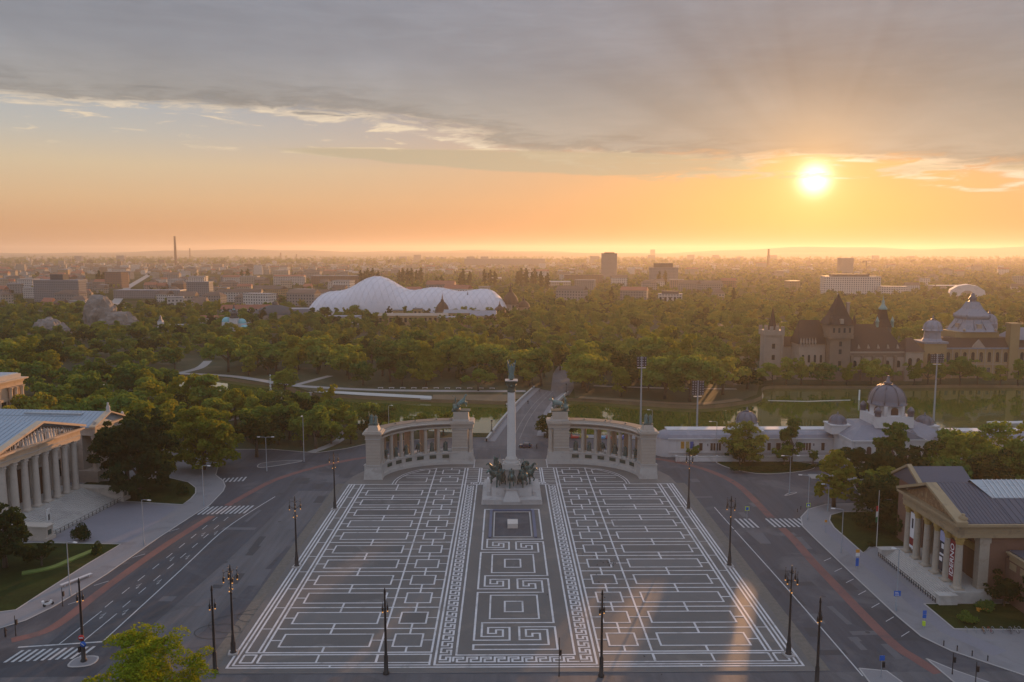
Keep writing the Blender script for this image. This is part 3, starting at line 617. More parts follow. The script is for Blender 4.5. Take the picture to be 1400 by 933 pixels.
HORSE = horse_mb().xf(Matrix.Scale(1.55, 4)).mesh('horse', M['bronze'])
HORSE2 = horse_mb(0, .35).xf(Matrix.Scale(1.5, 4)).mesh('horse', M['bronze'])
HORSE_V = horse_mb(0, .2).xf(Matrix.Scale(1.5, 4)).mesh('horse', M['verdigris'])
HORSE_R = horse_mb(.42).xf(Matrix.Scale(1.35, 4)).mesh('horse', M['verdigris'])
RIDER = man_mb(3.0, seat=True, cloak=True).mesh('rider', M['bronze'])
def rider_statue(loc, rz, label, extra=None, hm=None, z=0):
    t = thing('equestrian_statue', label, 'statue', loc, rz, 'mounted bronze figures around the foot of the tall column')
    t.scale = (1.36,) * 3; link_mesh('horse', hm or HORSE, t); link_mesh('rider', RIDER, t, (-.1, 0, .92))
    if extra == 'banner': MB().tube([(.3, -.55, 2.2), (.1, -.6, 5.6)], .07).add([(.1, -.6, 5.5), (-1.0, -.66, 4.9), (-.9, -.66, 3.3), (.15, -.6, 3.6), (.1, -.7, 5.5), (-1.0, -.76, 4.9), (-.9, -.76, 3.3), (.15, -.7, 3.6)], [(0, 1, 2, 3), (7, 6, 5, 4), (0, 4, 5, 1), (1, 5, 6, 2), (2, 6, 7, 3), (3, 7, 4, 0)]).build('banner_pole', M['bronze'], t)
    if extra == 'spear': MB().tube([(.9, -.5, 1.4), (-.6, -.5, 5.2)], .055).build('spear', M['bronze'], t)
    if extra == 'shield': MB().lathe([(.0, -.08), (.62, -.04), (.62, .04), (.0, .08)], 12).xf(Matrix.Translation((.15, .75, 3.1)) @ Matrix.Rotation(pi / 2, 4, 'X')).build('shield', M['bronze'], t)
    return t

# ------------------------------------------------------------------ the column
CX_, CY_ = 0., 212.
t = thing('monument_column', 'tall pale stone column on a stepped pedestal in the middle of the square', 'monument', (CX_, CY_, PZ))
mb = MB().box(-7.7, 7.8, -9.6, 9.6, 0, 1.25, .05).box(-7.95, 8.05, -9.85, 9.85, 0, .35); mb.build('base_step', M['granite_block'], t)
mb = MB()
mb.extrude([(-6.9, 1.25), (-6.2, 3.0), (-6.0, 3.25), (6.0, 3.25), (6.2, 3.0), (6.9, 1.25)], 'x', -5.4, 5.4); mb.build('base_block', M['granite_block'], t)
mb = MB().add([(-2.35, -9.95, 0), (2.35, -9.95, 0), (2.35, -5, 0), (-2.35, -5, 0), (-1.25, -8.1, 3.35), (1.25, -8.1, 3.35), (1.35, -5, 3.35), (-1.35, -5, 3.35), (-2.35, -9.95, .8), (2.35, -9.95, .8)],
              [(0, 1, 9, 8), (8, 9, 5, 4), (4, 5, 6, 7), (1, 2, 6, 5, 9), (3, 0, 8, 4, 7)]).box(-1.5, 1.5, -8.3, -5, 3.35, 3.75)
mb.build('front_buttress', M['granite_block'], t)
for sx in (-1, 1): MB().box(min(sx * 5.42, sx * 6.6), max(sx * 5.42, sx * 6.6), -6, 6, 1.25, 2.2, .15).build('side_ledge', M['granite_block'], t)
MB().box(-2.1, 2.1, -2.1, 2.1, 3.25, 7.2, .12).box(-2.5, 2.5, -2.5, 2.5, 7.2, 7.7).box(-2.3, 2.3, -2.3, 2.3, 7.7, 8.6).build('pedestal', M['lime2'], t)
for sx in (-1, 1):
    for sy in (-1, 1): MB().ball((sx * 2.2, sy * 2.2, 8.75), .35).build('corner_ornament', M['lime2'], t)
MB().lathe([(2.1, 8.6), (2.15, 8.9), (1.9, 9.2), (1.6, 9.5), (1.7, 9.8), (1.5, 10.1), (1.2, 10.5)], 24).build('column_base', M['lime2'], t)
MB().lathe([(1.2, 10.5), (1.17, 16), (1.1, 22), (1.0, 28.2)], 28).build('shaft', mat('white_column_stone', (.50, .48, .47), .75, .1, .5, 4., coords='obj'), t)
MB().lathe([(1.08, 28.2), (1.12, 28.6), (1.0, 28.8), (1.05, 29.6), (1.35, 30.2), (1.25, 30.4), (1.65, 31.0)], 16).box(-1.55, 1.55, -1.55, 1.55, 31.0, 31.35).build('capital', M['bronze_dark'], t)
mb = MB()
for k in range(8): a = k * pi / 4; mb.ball((1.25 * cos(a), 1.25 * sin(a), 30.1), .26, 6, 4)
mb.build('capital_scrolls', M['bronze'], t)
MB().box(-1.7, 1.7, -1.7, 1.7, 31.35, 31.5).build('capital_slab', M['lime2'], t)
an = thing('angel_statue', 'green bronze winged angel holding up a crown and cross atop the tall column', 'statue', (CX_, CY_, PZ + 31.5), R(-90))
man_mb(4.0, robe=True, arm=.42).build('figure', M['verdigris'], an, (0, 0, .35))
MB().ball((0, 0, .2), .55).build('globe', M['bronze'], an)
for s in (-1, 1):
    w = [(-.25, s * .25, 3.3), (-.6, s * .85, 4.8), (-.7, s * 1.2, 5.5), (-.75, s * 1.12, 4.2), (-.7, s * .95, 2.9), (-.5, s * .7, 1.7), (-.35, s * .3, 2.2)]
    mb = MB(); n = len(w); mb.add([Vector(p) + Vector((.1, 0, 0)) for p in w] + [Vector(p) - Vector((.1, 0, 0)) for p in w], [tuple(range(n)), tuple(range(2 * n - 1, n - 1, -1))] + [(i, (i + 1) % n, n + (i + 1) % n, n + i) for i in range(n)])
    mb.build('wing', M['verdigris'], an)
MB().tube([(.55, -.55, 3.9), (.5, -.55, 5.6)], .06).box(.44, .56, -.95, -.15, 5.0, 5.12).box(.44, .56, -.8, -.3, 5.32, 5.44).build('cross', M['verdigris'], an)
MB().lathe([(.2, 4.2), (.27, 4.35), (.22, 4.6), (.05, 4.7)], 8, (.6, .55, 0)).build('crown', M['verdigris'], an)
RG = PZ + 3.25
rider_statue((0, CY_ - 6.9, PZ + 3.75), R(-90), 'bronze horseman facing the square alone on the front buttress of the column', hm=HORSE2)
rider_statue((-2.9, CY_ - 4.6, RG), R(-112), 'bronze horseman with shield just west of the front buttress', 'shield')
rider_statue((-4.1, CY_ - 1.6, RG), R(-140), 'bronze horseman carrying a tall banner on the west edge of the plinth', 'banner', HORSE2)
rider_statue((-3.6, CY_ + 2.4, RG), R(-160), 'bronze horseman with a spear at the back west corner of the plinth', 'spear')
rider_statue((2.9, CY_ - 4.6, RG), R(-68), 'bronze horseman with lowered horse head just east of the front buttress', None, HORSE2)
rider_statue((4.2, CY_ - 1.4, RG), R(-42), 'bronze horseman with slanted spear on the east edge of the plinth', 'spear')
rider_statue((3.7, CY_ + 2.6, RG), R(-20), 'bronze horseman with round shield at the back east corner of the plinth', 'shield')

# ------------------------------------------------------------------ colonnades
def sweep(prof, t0, t1, n, s, z0=0.):
    """profile (offset, z) carried round the colonnade curve"""
    mb = MB(); vs = []; k = len(prof)
    for i in range(n + 1):
        a = t0 + (t1 - t0) * i / n
        for o, z in prof: vs.append((s * (17 + (21 + o) * cos(a)), 226 + (16.6 + o) * sin(a), z + z0))
    fs = [(i * k + j, i * k + (j + 1) % k, (i + 1) * k + (j + 1) % k, (i + 1) * k + j) for i in range(n) for j in range(k)]
    fs += [tuple(range(k)), tuple(range((n + 1) * k - 1, n * k - 1, -1))]
    if s < 0: fs = [f[::-1] for f in fs]
    return mb.add(vs, fs)
KING = [man_mb(2.8, robe=True, cloak=True).mesh('figure', M['bronze']), man_mb(2.9, robe=False, cloak=True, arm=.1).mesh('figure', M['bronze']), man_mb(2.75, robe=True, arm=.2).mesh('figure', M['bronze'])]
PLINTH = MB().box(-.55, .55, -.6, .6, 0, .35, .05).mesh('base', M['lime2'])
SWORD = MB().tube([(.38, -.45, .2), (.40, -.42, 1.9)], .05).box(.34, .46, -.62, -.22, 1.55, 1.62).mesh('sword', M['bronze'])
colm = MB().lathe([(.78, 0), (.78, .18), (.66, .3), (.60, .5), (.58, 2), (.52, 6.7), (.50, 7.0), (.60, 7.1), (.56, 7.2), (.78, 7.55)], 14).box(-.82, .82, -.82, .82, 7.55, 7.72).mesh('column', M['lime'])
pilm = MB().box(-.62, .62, -.62, .62, 0, 7.72).box(-.78, .78, -.78, .78, 7.3, 7.7).box(-.74, .74, -.74, .74, 0, .4).mesh('rear_pillar', mat('sunlit_limestone', (.30, .215, .155), .8, .14, .5, 4., coords='obj'))  # orange sunlight on the rear pillars is put into their stone colour
relm = MB().box(-1.05, 1.05, -.05, .05, 0, 1.05).box(-.9, .9, -.09, -.05, .12, .9).mesh('bronze_relief', M['bronze_dark'])
def colonnade(s, label):
    t = thing('colonnade', label, 'colonnade', (0, 0, 0)); Z = PZ
    tA, tB = R(14), R(86)
    sweep([(-.35, 0), (-.25, .9), (0, 1.0), (.1, 1.7), (.1, 3.3), (-.1, 3.4), (-.1, 3.62), (5.4, 3.62), (5.4, 3.4), (5.2, 3.3), (5.3, 0)], R(6), R(92), 30, s, Z).build('plinth', M['lime2'], t)
    sweep([(.15, 11.3), (.05, 11.35), (.05, 11.75), (.2, 11.8), (4.9, 11.8), (5.0, 11.3)], R(8), R(92), 30, s, Z).build('architrave', M['lime'], t); sweep([(.25, 11.8), (.25, 12.5), (4.9, 12.5), (4.9, 11.8)], R(8), R(92), 30, s, Z).build('frieze', M['lime_shade'], t); sweep([(.0, 12.5), (-.5, 12.62), (-.65, 12.95), (-.3, 13.05), (.2, 13.1), (.3, 13.55), (4.9, 13.55), (5.6, 13.0), (5.2, 12.5)], R(8), R(92), 30, s, Z).build('cornice', M['lime'], t)
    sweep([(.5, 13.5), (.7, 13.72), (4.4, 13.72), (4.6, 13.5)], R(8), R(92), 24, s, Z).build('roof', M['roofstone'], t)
    # front columns, pillars behind, statues and reliefs between
    xs = [38.1, 36.0, 33.4, 30.3, 26.4, 22.5]; angs = []
    for x in xs: angs.append(math.acos(min(1, (x - 17) / 22.05)))
    angs = [R(15)] + angs[1:] if False else angs
    for a in angs:
        nx, ny = s * cos(a), sin(a); rz = math.atan2(ny, nx) + pi / 2
        link_mesh('column', colm, t, (s * (17 + 22.05 * cos(a)), 226 + 17.65 * sin(a), Z + 3.62), rz)
        link_mesh('rear_pillar', pilm, t, (s * (17 + 25.2 * cos(a)), 226 + 20.8 * sin(a), Z + 3.62), rz)
    ed = [angs[0] - .17] + angs + [R(87)]
    mids = [(a + b) / 2 for a, b in zip(ed, ed[1:])]
    mids[0] = angs[0] - .10
    for k, a in enumerate(mids):
        rz = math.atan2(16.6 * sin(a) / 16.6 ** 1, s * 21 * cos(a) / 21) + pi / 2
        nrm = Vector((s * cos(a) / 21, sin(a) / 16.6)).normalized(); rz = math.atan2(nrm.y, nrm.x) - pi / 2
        p = (s * (17 + 20.95 * cos(a)), 226 + 16.55 * sin(a))
        if k: link_mesh('bronze_relief', relm, t, (p[0], p[1], Z + 2.0), rz)
        which = ['in the opening next to the outer pier', 'in the second opening from the outer pier', 'in the third opening from the outer pier', 'in the middle opening', 'in the third opening from the chariot pier', 'in the second opening from the chariot pier', 'in the opening next to the chariot pier'][k]
        st = thing('king_statue', 'green bronze robed statue %s of the %s colonnade' % (which, 'west' if s < 0 else 'east'), 'statue', (s * (17 + 22.1 * cos(a)), 226 + 17.7 * sin(a), Z + 3.62), math.atan2(-nrm.y, -nrm.x), 'robed statues between the columns')
        st.scale = (1.3, 1.3, 1.18); link_mesh('base', PLINTH, st); link_mesh('figure', KING[k % 3], st, (0, 0, .35))
        if k % 2 == 0: link_mesh('sword', SWORD, st, (0, 0, .35))
    for a in (R(20), R(40), R(58), R(75)):
        MB().ball((s * (17 + 23.6 * cos(a)), 226 + 19.2 * sin(a), Z + 13.75), .35, 8, 5, .7).build('roof_spotlight', M['bronze_dark'], t)
    # inner pier with its attached corner column
    def bx(x0, x1, *r, **k):
        a, b = sorted((s * x0, s * x1)); return MB().box(a, b, *r, **k)
    bx(19.0, 11.4, 242.2, 248.6, Z, Z + 1.3, taper=.25).build('pier_base', M['lime2'], t); bx(18.7, 11.75, 242.5, 248.3, Z + 1.3, Z + 3.64, taper=.12).build('pier_base', M['lime2'], t)
    bx(18.25, 13.4, 242.8, 247.8, Z + 3.64, Z + 11.2).build('pier', M['lime'], t)
    for (zz, e) in ((3.66, .18), (5.0, .10), (10.9, .2)): bx(18.25 + e, 13.4 - e, 242.8 - e, 247.8 + e, Z + zz, Z + zz + .28).build('moulding', M['lime2'], t)
    link_mesh('column', colm, t, (s * 12.55, 243.5, Z + 3.64)); link_mesh('column', colm, t, (s * 12.55, 247.0, Z + 3.64))
    for (zz, h, e) in ((11.3, .9, .2), (12.2, .5, .35), (12.7, .45, .8), (13.15, .4, .45)): bx(18.4 + e * .6, 11.8 - e * .7, 242.7 - e, 248 + e, Z + zz, Z + zz + h).build('cornice', M['lime'], t)
    bx(17.9, 13.1, 243.2, 247.8, Z + 13.55, Z + 16.3, taper=.08).build('pedestal', M['lime'], t); bx(18.1, 12.9, 243.0, 248.0, Z + 13.55, Z + 13.95).build('moulding', M['lime2'], t)
    # outer pier
    bx(42.8, 37.3, 225.4, 231, Z, Z + 1.4, taper=.15).build('pier_base', M['lime2'], t); bx(42.65, 37.45, 225.55, 230.8, Z + 1.4, Z + 3.5, taper=.35).build('pier_base', M['lime2'], t)
    bx(42.1, 38.0, 226.0, 230.5, Z + 3.5, Z + 12.0).build('pier', M['lime'], t)
    for (zz, e) in ((3.55, .22), (4.0, .1), (11.7, .2)): bx(42.1 + e, 38.0 - e, 226 - e, 230.5 + e, Z + zz, Z + zz + .26).build('moulding', M['lime2'], t)
    for (zz, h, e) in ((12., .9, .12), (12.9, .4, .35), (13.3, .45, .8), (13.75, .35, .4)): bx(42.1 + e, 38.0 - e, 226 - e, 230.5 + e, Z + zz, Z + zz + h).build('cornice', M['lime'], t)
    bx(41.8, 38.3, 226.4, 230.2, Z + 14.1, Z + 15.7, taper=.55).build('pedestal', M['lime'], t)
    # block joints of the piers
    for (x0, x1, y0, z0, z1) in ((18.25, 13.4, 242.79, 3.9, 10.9), (42.1, 38.0, 225.99, 4.3, 11.7)):
        mbj = MB(); k = 0; z = z0 + .9
        while z < z1: mbj.box(min(s * x0, s * x1), max(s * x0, s * x1), y0 - .004, y0 + .02, Z + z, Z + z + .035); z += .95
        mbj.build('block_joints', M['joint'], t)
    return t
colonnade(-1, 'curved stone colonnade west of the column, before the bushy trees')
colonnade(1, 'curved stone colonnade east of the column, before the white lakeside building')
def chariot(s, label, two):
    t = thing('chariot_group', label, 'statue', (s * 15.5, 245.5, PZ + 16.3), 0 if s < 0 else pi); t.scale = (1.14, 1.14, 1.26)
    MB().box(-2.5, 2.5, -1.7, 1.7, 0, .25).build('base', M['bronze_dark'], t)
    for y in (-.7, .7): link_mesh('horse', HORSE_R if two else HORSE_V, t, (.75, y, .25), 0, .92 if two else .86)
    MB().lathe([(.95, .5), (1.0, 1.3), (1.1, 1.5)], 10, (-1.5, 0, .1), True, 0, .8, 1.).box(-2.2, -.6, -.7, .7, .75, .9).build('chariot', M['verdigris'], t)
    for y in (-.95, .95): MB().lathe([(.0, -.08), (.75, -.08), (.75, .08), (.0, .08)], 12).xf(Matrix.Translation((-1.5, y, .95)) @ Matrix.Rotation(pi / 2, 4, 'X')).build('wheel', M['verdigris'], t)
    man_mb(2.5, robe=not two, arm=.45 if two else .1, cloak=True).build('figure', M['verdigris'], t, (-1.45, 0, 1.0))
    if two: MB().tube([(-1.1, -.5, 3.0), (-1.9, -.7, 3.9), (-2.4, .2, 3.7), (-2.3, .6, 3.2)], [.06, .08, .08, .05]).build('whip', M['verdigris'], t)
    else: MB().tube([(-1.2, -.45, 2.2), (-1.1, -.5, 3.9)], [.05, .2]).build('palm_branch', M['verdigris'], t)
chariot(-1, 'bronze chariot with rearing horses on the inner pier of the west colonnade', True)
chariot(1, 'bronze chariot with standing horses on the inner pier of the east colonnade', False)
def pair(s, label):
    t = thing('figure_group', label, 'statue', (s * 40.05, 228.3, PZ + 15.7), R(-90)); t.scale = (1.2,) * 3
    MB().box(-1.1, 1.1, -1.2, 1.2, 0, .2).build('base', M['bronze_dark'], t)
    man_mb(2.5, robe=True, arm=.25 if s < 0 else 0, cloak=True).build('figure', M['verdigris'], t, (0, -.45, .2)); man_mb(2.3, robe=True, cloak=True).build('figure', M['verdigris'], t, (.05, .55, .2))
    if s < 0: MB().tube([(.3, -.9, .3), (.1, -1.1, 3.3)], .05).build('sickle_pole', M['verdigris'], t)
pair(-1, 'bronze figures of a couple on the outer pier of the west colonnade'); pair(1, 'bronze figures of a couple on the outer pier of the east colonnade')
# ------------------------------------------------------------------ the two museums
M['museum'] = mat('museum_stone', (.43, .37, .32), .8, .12, .35, 3., stain=(.30, .26, .225), stain_scale=.25, coords='obj')
M['museum_warm'] = mat('museum_cornice_stone', (.50, .365, .255), .8, .12, .35, 3., stain=(.38, .27, .19), stain_scale=.3, coords='obj')
M['steps'] = mat('stone_steps', (.42, .395, .375), .8, .12, .4, 3., stain=(.32, .30, .285), stain_scale=.2, coords='obj')
M['zinc'] = mat('blue_grey_zinc_roof', (.26, .31, .37), .5, .1, .2, 2., stain=(.32, .36, .41), stain_scale=.2, spec=.5, coords='obj')
M['slate'] = mat('dark_metal_roof', (.075, .075, .10), .55, .16, .3, 2., coords='obj')
M['glassroof'] = mat('ribbed_glass_roof', (.30, .33, .36), .28, .12, .4, 2., spec=.7, coords='obj')
M['brick'] = mat('dark_red_brick_wall', (.16, .085, .06), .85, .22, .8, 7., coords='obj')
M['ochre'] = mat('ochre_stone', (.30, .225, .135), .8, .16, .35, 3., stain=(.20, .15, .10), stain_scale=.35, coords='obj')
M['ochre_col'] = mat('column_limestone', (.33, .285, .235), .78, .16, .4, 3., stain=(.24, .19, .14), stain_scale=.4, coords='obj')
M['gilt'] = mat('ochre_capital', (.33, .22, .07), .7, .25, 1.5, 5., coords='obj')
M['glass'] = mat('dark_window_glass', (.02, .022, .026), .12, .2, .6, spec=.7, coords='obj')
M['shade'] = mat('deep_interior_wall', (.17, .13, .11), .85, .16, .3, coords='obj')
M['iron'] = mat('black_iron', (.014, .014, .016), .45, .2, 1., spec=.5, coords='obj')
M['wood_door'] = mat('brown_door', (.12, .055, .03), .6, .2, .8, coords='obj')
def column_mesh(h, r, m, capm=None, seg=16):
    b = MB().box(-r * 1.35, r * 1.35, -r * 1.35, r * 1.35, 0, r * .3).lathe([(r * 1.3, r * .3), (r * 1.3, r * .5), (r * 1.1, r * .65), (r, r * .95), (r * .98, h * .35), (r * .86, h - r * 2.2)], seg)
    c = MB().lathe([(r * .86, h - r * 2.2), (r * 1.0, h - r * 1.6), (r * .95, h - r * 1.3), (r * 1.25, h - r * .7), (r * 1.1, h - r * .5), (r * 1.35, h - r * .22)], 12).box(-r * 1.3, r * 1.3, -r * 1.3, r * 1.3, h - r * .22, h)
    for k in range(8): a = k * pi / 4; c.ball((r * 1.1 * cos(a), r * 1.1 * sin(a), h - r * .95), r * .22, 5, 3)
    return b.mesh('column', m), c.mesh('capital', capm or m)
def gable(t, x0, x1, y0, y1, z, rise, over, mroof, name='roof', th=.25):
    """gabled roof, ridge along x"""
    ym = (y0 + y1) / 2; o = over; k = rise / ((y1 - y0) / 2); ze = z - o * k * .0
    return MB().add([(x0, y0 - o, ze), (x1, y0 - o, ze), (x1, ym, z + rise), (x0, ym, z + rise), (x0, y1 + o, ze), (x1, y1 + o, ze),
                     (x0, y0 - o, ze - th), (x1, y0 - o, ze - th), (x0, y1 + o, ze - th), (x1, y1 + o, ze - th)],
                    [(0, 1, 2, 3), (3, 2, 5, 4), (6, 7, 1, 0), (4, 5, 9, 8), (1, 7, 9, 5, 2), (0, 3, 4, 8, 6)]).build(name, mroof, t)
def seams(t, x0, x1, y0, y1, z, rise, over, n, m, dz=.05, name='roof_seam', sides=(0, 1)):
    ym = (y0 + y1) / 2
    for i in range(n + 1):
        x = x0 + (x1 - x0) * i / n
        for sd in sides:
            ye = y0 - over if sd == 0 else y1 + over
            MB().tube([(x, ye, z + dz), (x, ym, z + rise + dz)], .06, 4, False).build(name, m, t)
def entab(t, x0, x1, y0, y1, bands, m, name='entablature'):
    for i, (za, zb, e) in enumerate(bands): MB().box(x0 - e, x1 + e, y0 - e, y1 + e, za, zb).build(name, m[i % len(m)] if isinstance(m, list) else m, t)
def pediment(t, x, y0, y1, z, rise, m, mt, rake=.55, proj=.7, depth=.6):
    """triangular front facing +x, at plane x"""
    ym = (y0 + y1) / 2
    MB().add([(x - .6, y0 + .4, z), (x - .6, y1 - .4, z), (x - .6, ym, z + rise - .5)], [(0, 1, 2)]).build('tympanum', mt, t)
    for (ya, yb) in ((y0, ym), (y1, ym)):
        o = -.8 if ya == y0 else .8
        MB().add([(x - 1.2, ya + o, z - .05), (x + proj, ya + o, z - .05), (x + proj, yb, z + rise + .05), (x - 1.2, yb, z + rise + .05),
                  (x - 1.2, ya + o, z + rake), (x + proj, ya + o, z + rake), (x + proj, yb, z + rise + rake + .05), (x - 1.2, yb, z + rise + rake + .05)],
                 [(0, 1, 2, 3), (7, 6, 5, 4), (1, 5, 6, 2), (0, 3, 7, 4), (0, 4, 5, 1)]).build('raking_cornice', m, t)
def stairs(t, x0, x1, y0, y1, z, n, m):
    for i in range(n):
        xa = x0 + (x1 - x0) * i / n; xb = x0 + (x1 - x0) * (i + 1) / n
        MB().box(x0 - .5 if i == 0 else xa, xb, y0, y1, 0, z * (n - i) / n - .001).build('step', m, t)

def museum():
    t = thing('museum_building', 'grand pale museum with sculpted pediment and eight columns above broad steps', 'museum', (-117.2, 194, PZ), R(-6.78))
    cm, kp = column_mesh(13.15, .86, M['museum'])
    for i in range(8):
        y = -12.75 + i * 3.643
        c = link_mesh('column', cm, t, (0, y, 3.3)); link_mesh('capital', kp, c)
    MB().box(-9, 1.6, -15, 15, 0, 3.3).build('stylobate', M['steps'], t)
    stairs(t, 1.6, 11.6, -13.6, 13.6, 3.2, 16, M['steps'])
    for s in (-1, 1):
        a, b = sorted((s * 13.6, s * 16.0))
        MB().box(-2, 12.6, a, b, 0, 3.15).box(-2.2, 12.9, a - .2, b + .2, 3.15, 3.45).box(12.3, 13.0, a - .35, b + .35, 0, .8).build('cheek_wall', M['museum'], t)
        MB().box(12.6, 12.68, (a + b) / 2 - .55, (a + b) / 2 + .55, 1.3, 2.4).build('bronze_plaque', M['bronze_dark'], t)
    entab(t, -9, .95, -14.2, 14.2, [(16.45, 17.3, .1), (17.303, 17.6, .22), (17.603, 18.7, .12), (18.703, 19.0, .5), (19.003, 19.45, .95)], [M['museum_warm'], M['museum'], M['museum_warm'], M['museum_warm'], M['museum_warm']])
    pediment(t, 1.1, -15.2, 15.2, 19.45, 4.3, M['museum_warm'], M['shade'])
    g = random.Random(5); fig = [man_mb(1.8, robe=True), man_mb(1.8, arm=.2), man_mb(1.8, robe=True, arm=.4)]
    fm = [f.mesh('pediment_figure', M['steps']) for f in fig]
    hm = horse_mb(.3).mesh('pediment_figure', M['steps'])
    y = -12.6
    while y < 12.7:
        hh = (1 - abs(y) / 15.2) * 4.1; k = max(.35, hh / 1.95 * .92)
        if g.random() < .22 and hh > 1.5: link_mesh('pediment_figure', hm, t, (.75, y, 19.4), R(90 if g.random() < .5 else -90), k * .62)
        else: link_mesh('pediment_figure', fm[g.randrange(3)], t, (.75, y, 19.4), R(g.uniform(-50, 50)), k)
        y += .55 + .35 * k
    gable(t, -38, .3, -14.6, 14.6, 19.6, 4.5, .8, M['zinc']); seams(t, -37, 0, -14.6, 14.6, 19.6, 4.5, .8, 26, M['zinc'], sides=(0,))
    # inner wall with doors and niches
    MB().box(-38, -6, -14, 14, 3.3, 16.4).build('wall', M['museum'], t)
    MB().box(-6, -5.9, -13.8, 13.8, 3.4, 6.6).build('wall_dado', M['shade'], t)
    for y, w, h in ((0, 3.2, 8.5), (-7.3, 2.6, 7.), (7.3, 2.6, 7.)):
        d = MB().box(-5.98, -5.8, y - w / 2, y + w / 2, 3.3, 3.3 + h).build('door', M['wood_door'], t)
        MB().box(-6, -5.6, y - w / 2 - .5, y - w / 2, 3.3, 3.5 + h).box(-6, -5.6, y + w / 2, y + w / 2 + .5, 3.3, 3.5 + h).box(-6, -5.5, y - w / 2 - .7, y + w / 2 + .7, 3.5 + h, 4.3 + h).build('door_frame', M['museum'], d)
    for y in (-10.9, -3.7, 3.7, 10.9): MB().box(-6, -5.4, y - .5, y + .5, 3.3, 16.4).build('pilaster', M['museum'], t)
    # connecting wing and side pavilion beyond
    MB().box(-30, -10, 14, 24, 0, 13).build('wall', M['museum'], t)
    MB().box(-30.4, -9.4, 14.6, 24, 13, 13.9).build('cornice', M['museum_warm'], t); MB().box(-30, -9.8, 15, 24, 13.9, 14.4).build('roof', M['slate'], t)
    for y in (16.5, 20):
        f = MB().box(-10.02, -9.9, y - .8, y + .8, 4.2, 8.8).build('window', M['glass'], t)
        MB().box(-10, -9.75, y - 1.1, y - .8, 4.2, 9).box(-10, -9.75, y + .8, y + 1.1, 4.2, 9).box(-10, -9.7, y - 1.3, y + 1.3, 9, 9.5).build('frame', M['museum'], f)
    # side pavilion: ridge runs away from the square
    px0, px1, py0, py1 = -50, -5.2, 29.5, 43
    MB().box(px0, px1 - 4, py0, py1, 0, 13.6).build('pavilion_wall', M['museum'], t)
    MB().box(px0, px1 + .6, py0 - .6, py1 + .6, 0, 3.3).build('pavilion_base', M['museum'], t)
    for (za, zb, e) in ((13.6, 14.6, .15), (14.603, 15.6, .3), (15.603, 16.1, .8)): MB().box(px0, px1 + e, py0 - e, py1 + e, za, zb).build('pavilion_entablature', M['museum'] if za < 15 else M['museum_warm'], t)
    for y in (py0 + .9, py0 + 4.6, py1 - 4.6, py1 - .9):
        c = link_mesh('column', column_mesh(10.3, .75, M['museum'])[0], t, (px1 - .9, y, 3.3)); link_mesh('capital', column_mesh(10.3, .75, M['museum'])[1], c)
    for x in (-11.5, -16, -20): MB().box(x - .6, x + .6, py0 - .35, py0, 3.3, 13.6).build('pilaster', M['museum'], t)
    pediment(t, px1 + .3, py0 - .3, py1 + .3, 16.1, 2.9, M['museum_warm'], M['museum'], .4)
    gable(t, px0, px1 - .2, py0, py1, 16.2, 3.1, .9, M['zinc']); seams(t, px0, px1 - .3, py0, py1, 16.2, 3.1, .9, 34, M['zinc'], sides=(0,))
    MB().box(-40, -14, 33.2, 33.6, 17.9, 18.12).build('roof_ridge_strip', M['bronze_dark'], t)
    MB().box(-30, -12, 33.8, 35.9, 18.0, 18.9).build('roof_light', M['glassroof'], t)
    MB().lathe([(.7, 0), (.5, .6), (.6, 1.2), (.25, 2.0), (.3, 2.6)], 8, (px1, (py0 + py1) / 2, 19.3)).build('roof_ornament', M['steps'], t)
    for y in (py0, py1): MB().lathe([(.5, 0), (.4, .5), (.5, .9), (.15, 1.5)], 8, (px1, y, 16.5)).build('roof_ornament', M['steps'], t)
    # corner wing far back
    MB().box(-82, -66.3, 64, 80, 0, 19).build('corner_wing_wall', M['museum_warm'], t)
    for (za, zb, e) in ((19, 20.2, .2), (20.203, 21, .5), (21.003, 21.5, 1.5)): MB().box(-82, -66.3 + e, 64 - e, 80 + e, za, zb).build('corner_wing_cornice', M['museum_warm'], t)
    MB().box(-81, -66.6, 64.3, 80, 21.5, 22.9).build('parapet', M['museum'], t)
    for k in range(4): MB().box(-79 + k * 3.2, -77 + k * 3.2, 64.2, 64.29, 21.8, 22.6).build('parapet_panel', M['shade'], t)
    MB().box(-80.4, -67.2, 65, 79.5, 22.9, 23.2).build('roof', M['zinc'], t)
    MB().add([(-77, 68, 23.2), (-71, 68, 23.2), (-71, 74, 23.2), (-77, 74, 23.2), (-74, 71, 26)], [(0, 1, 4), (1, 2, 4), (2, 3, 4), (3, 0, 4)]).build('roof_light', M['glassroof'], t)
    c2, k2 = column_mesh(12.5, .7, M['museum_warm'])
    for x in (-66.9, -69.6, -75.5, -78.2):
        c = link_mesh('column', c2, t, (x, 63.0, 6.5)); link_mesh('capital', k2, c)
    f = MB().box(-74.4, -71.2, 63.9, 63.98, 7, 15).build('window', M['glass'], t)
    MB().box(-75, -70.6, 63.4, 63.9, 15, 15.8).box(-74.8, -74.3, 63.6, 63.95, 7, 15).box(-71.3, -70.8, 63.6, 63.95, 7, 15).build('frame', M['museum_warm'], f)
    for y in (64.9, 67.3, 73.2, 75.6, 78.6):
        c = link_mesh('column', c2, t, (-65.5, y, 6.5)); link_mesh('capital', k2, c)
    f = MB().box(-66.25, -66.15, 69.2, 71.6, 7, 14).build('window', M['glass'], t); MB().box(-66.3, -65.9, 68.7, 69.2, 7, 14.3).box(-66.3, -65.9, 71.6, 72.1, 7, 14.3).box(-66.3, -65.7, 68.4, 72.4, 14.3, 15.1).build('frame', M['museum_warm'], f)
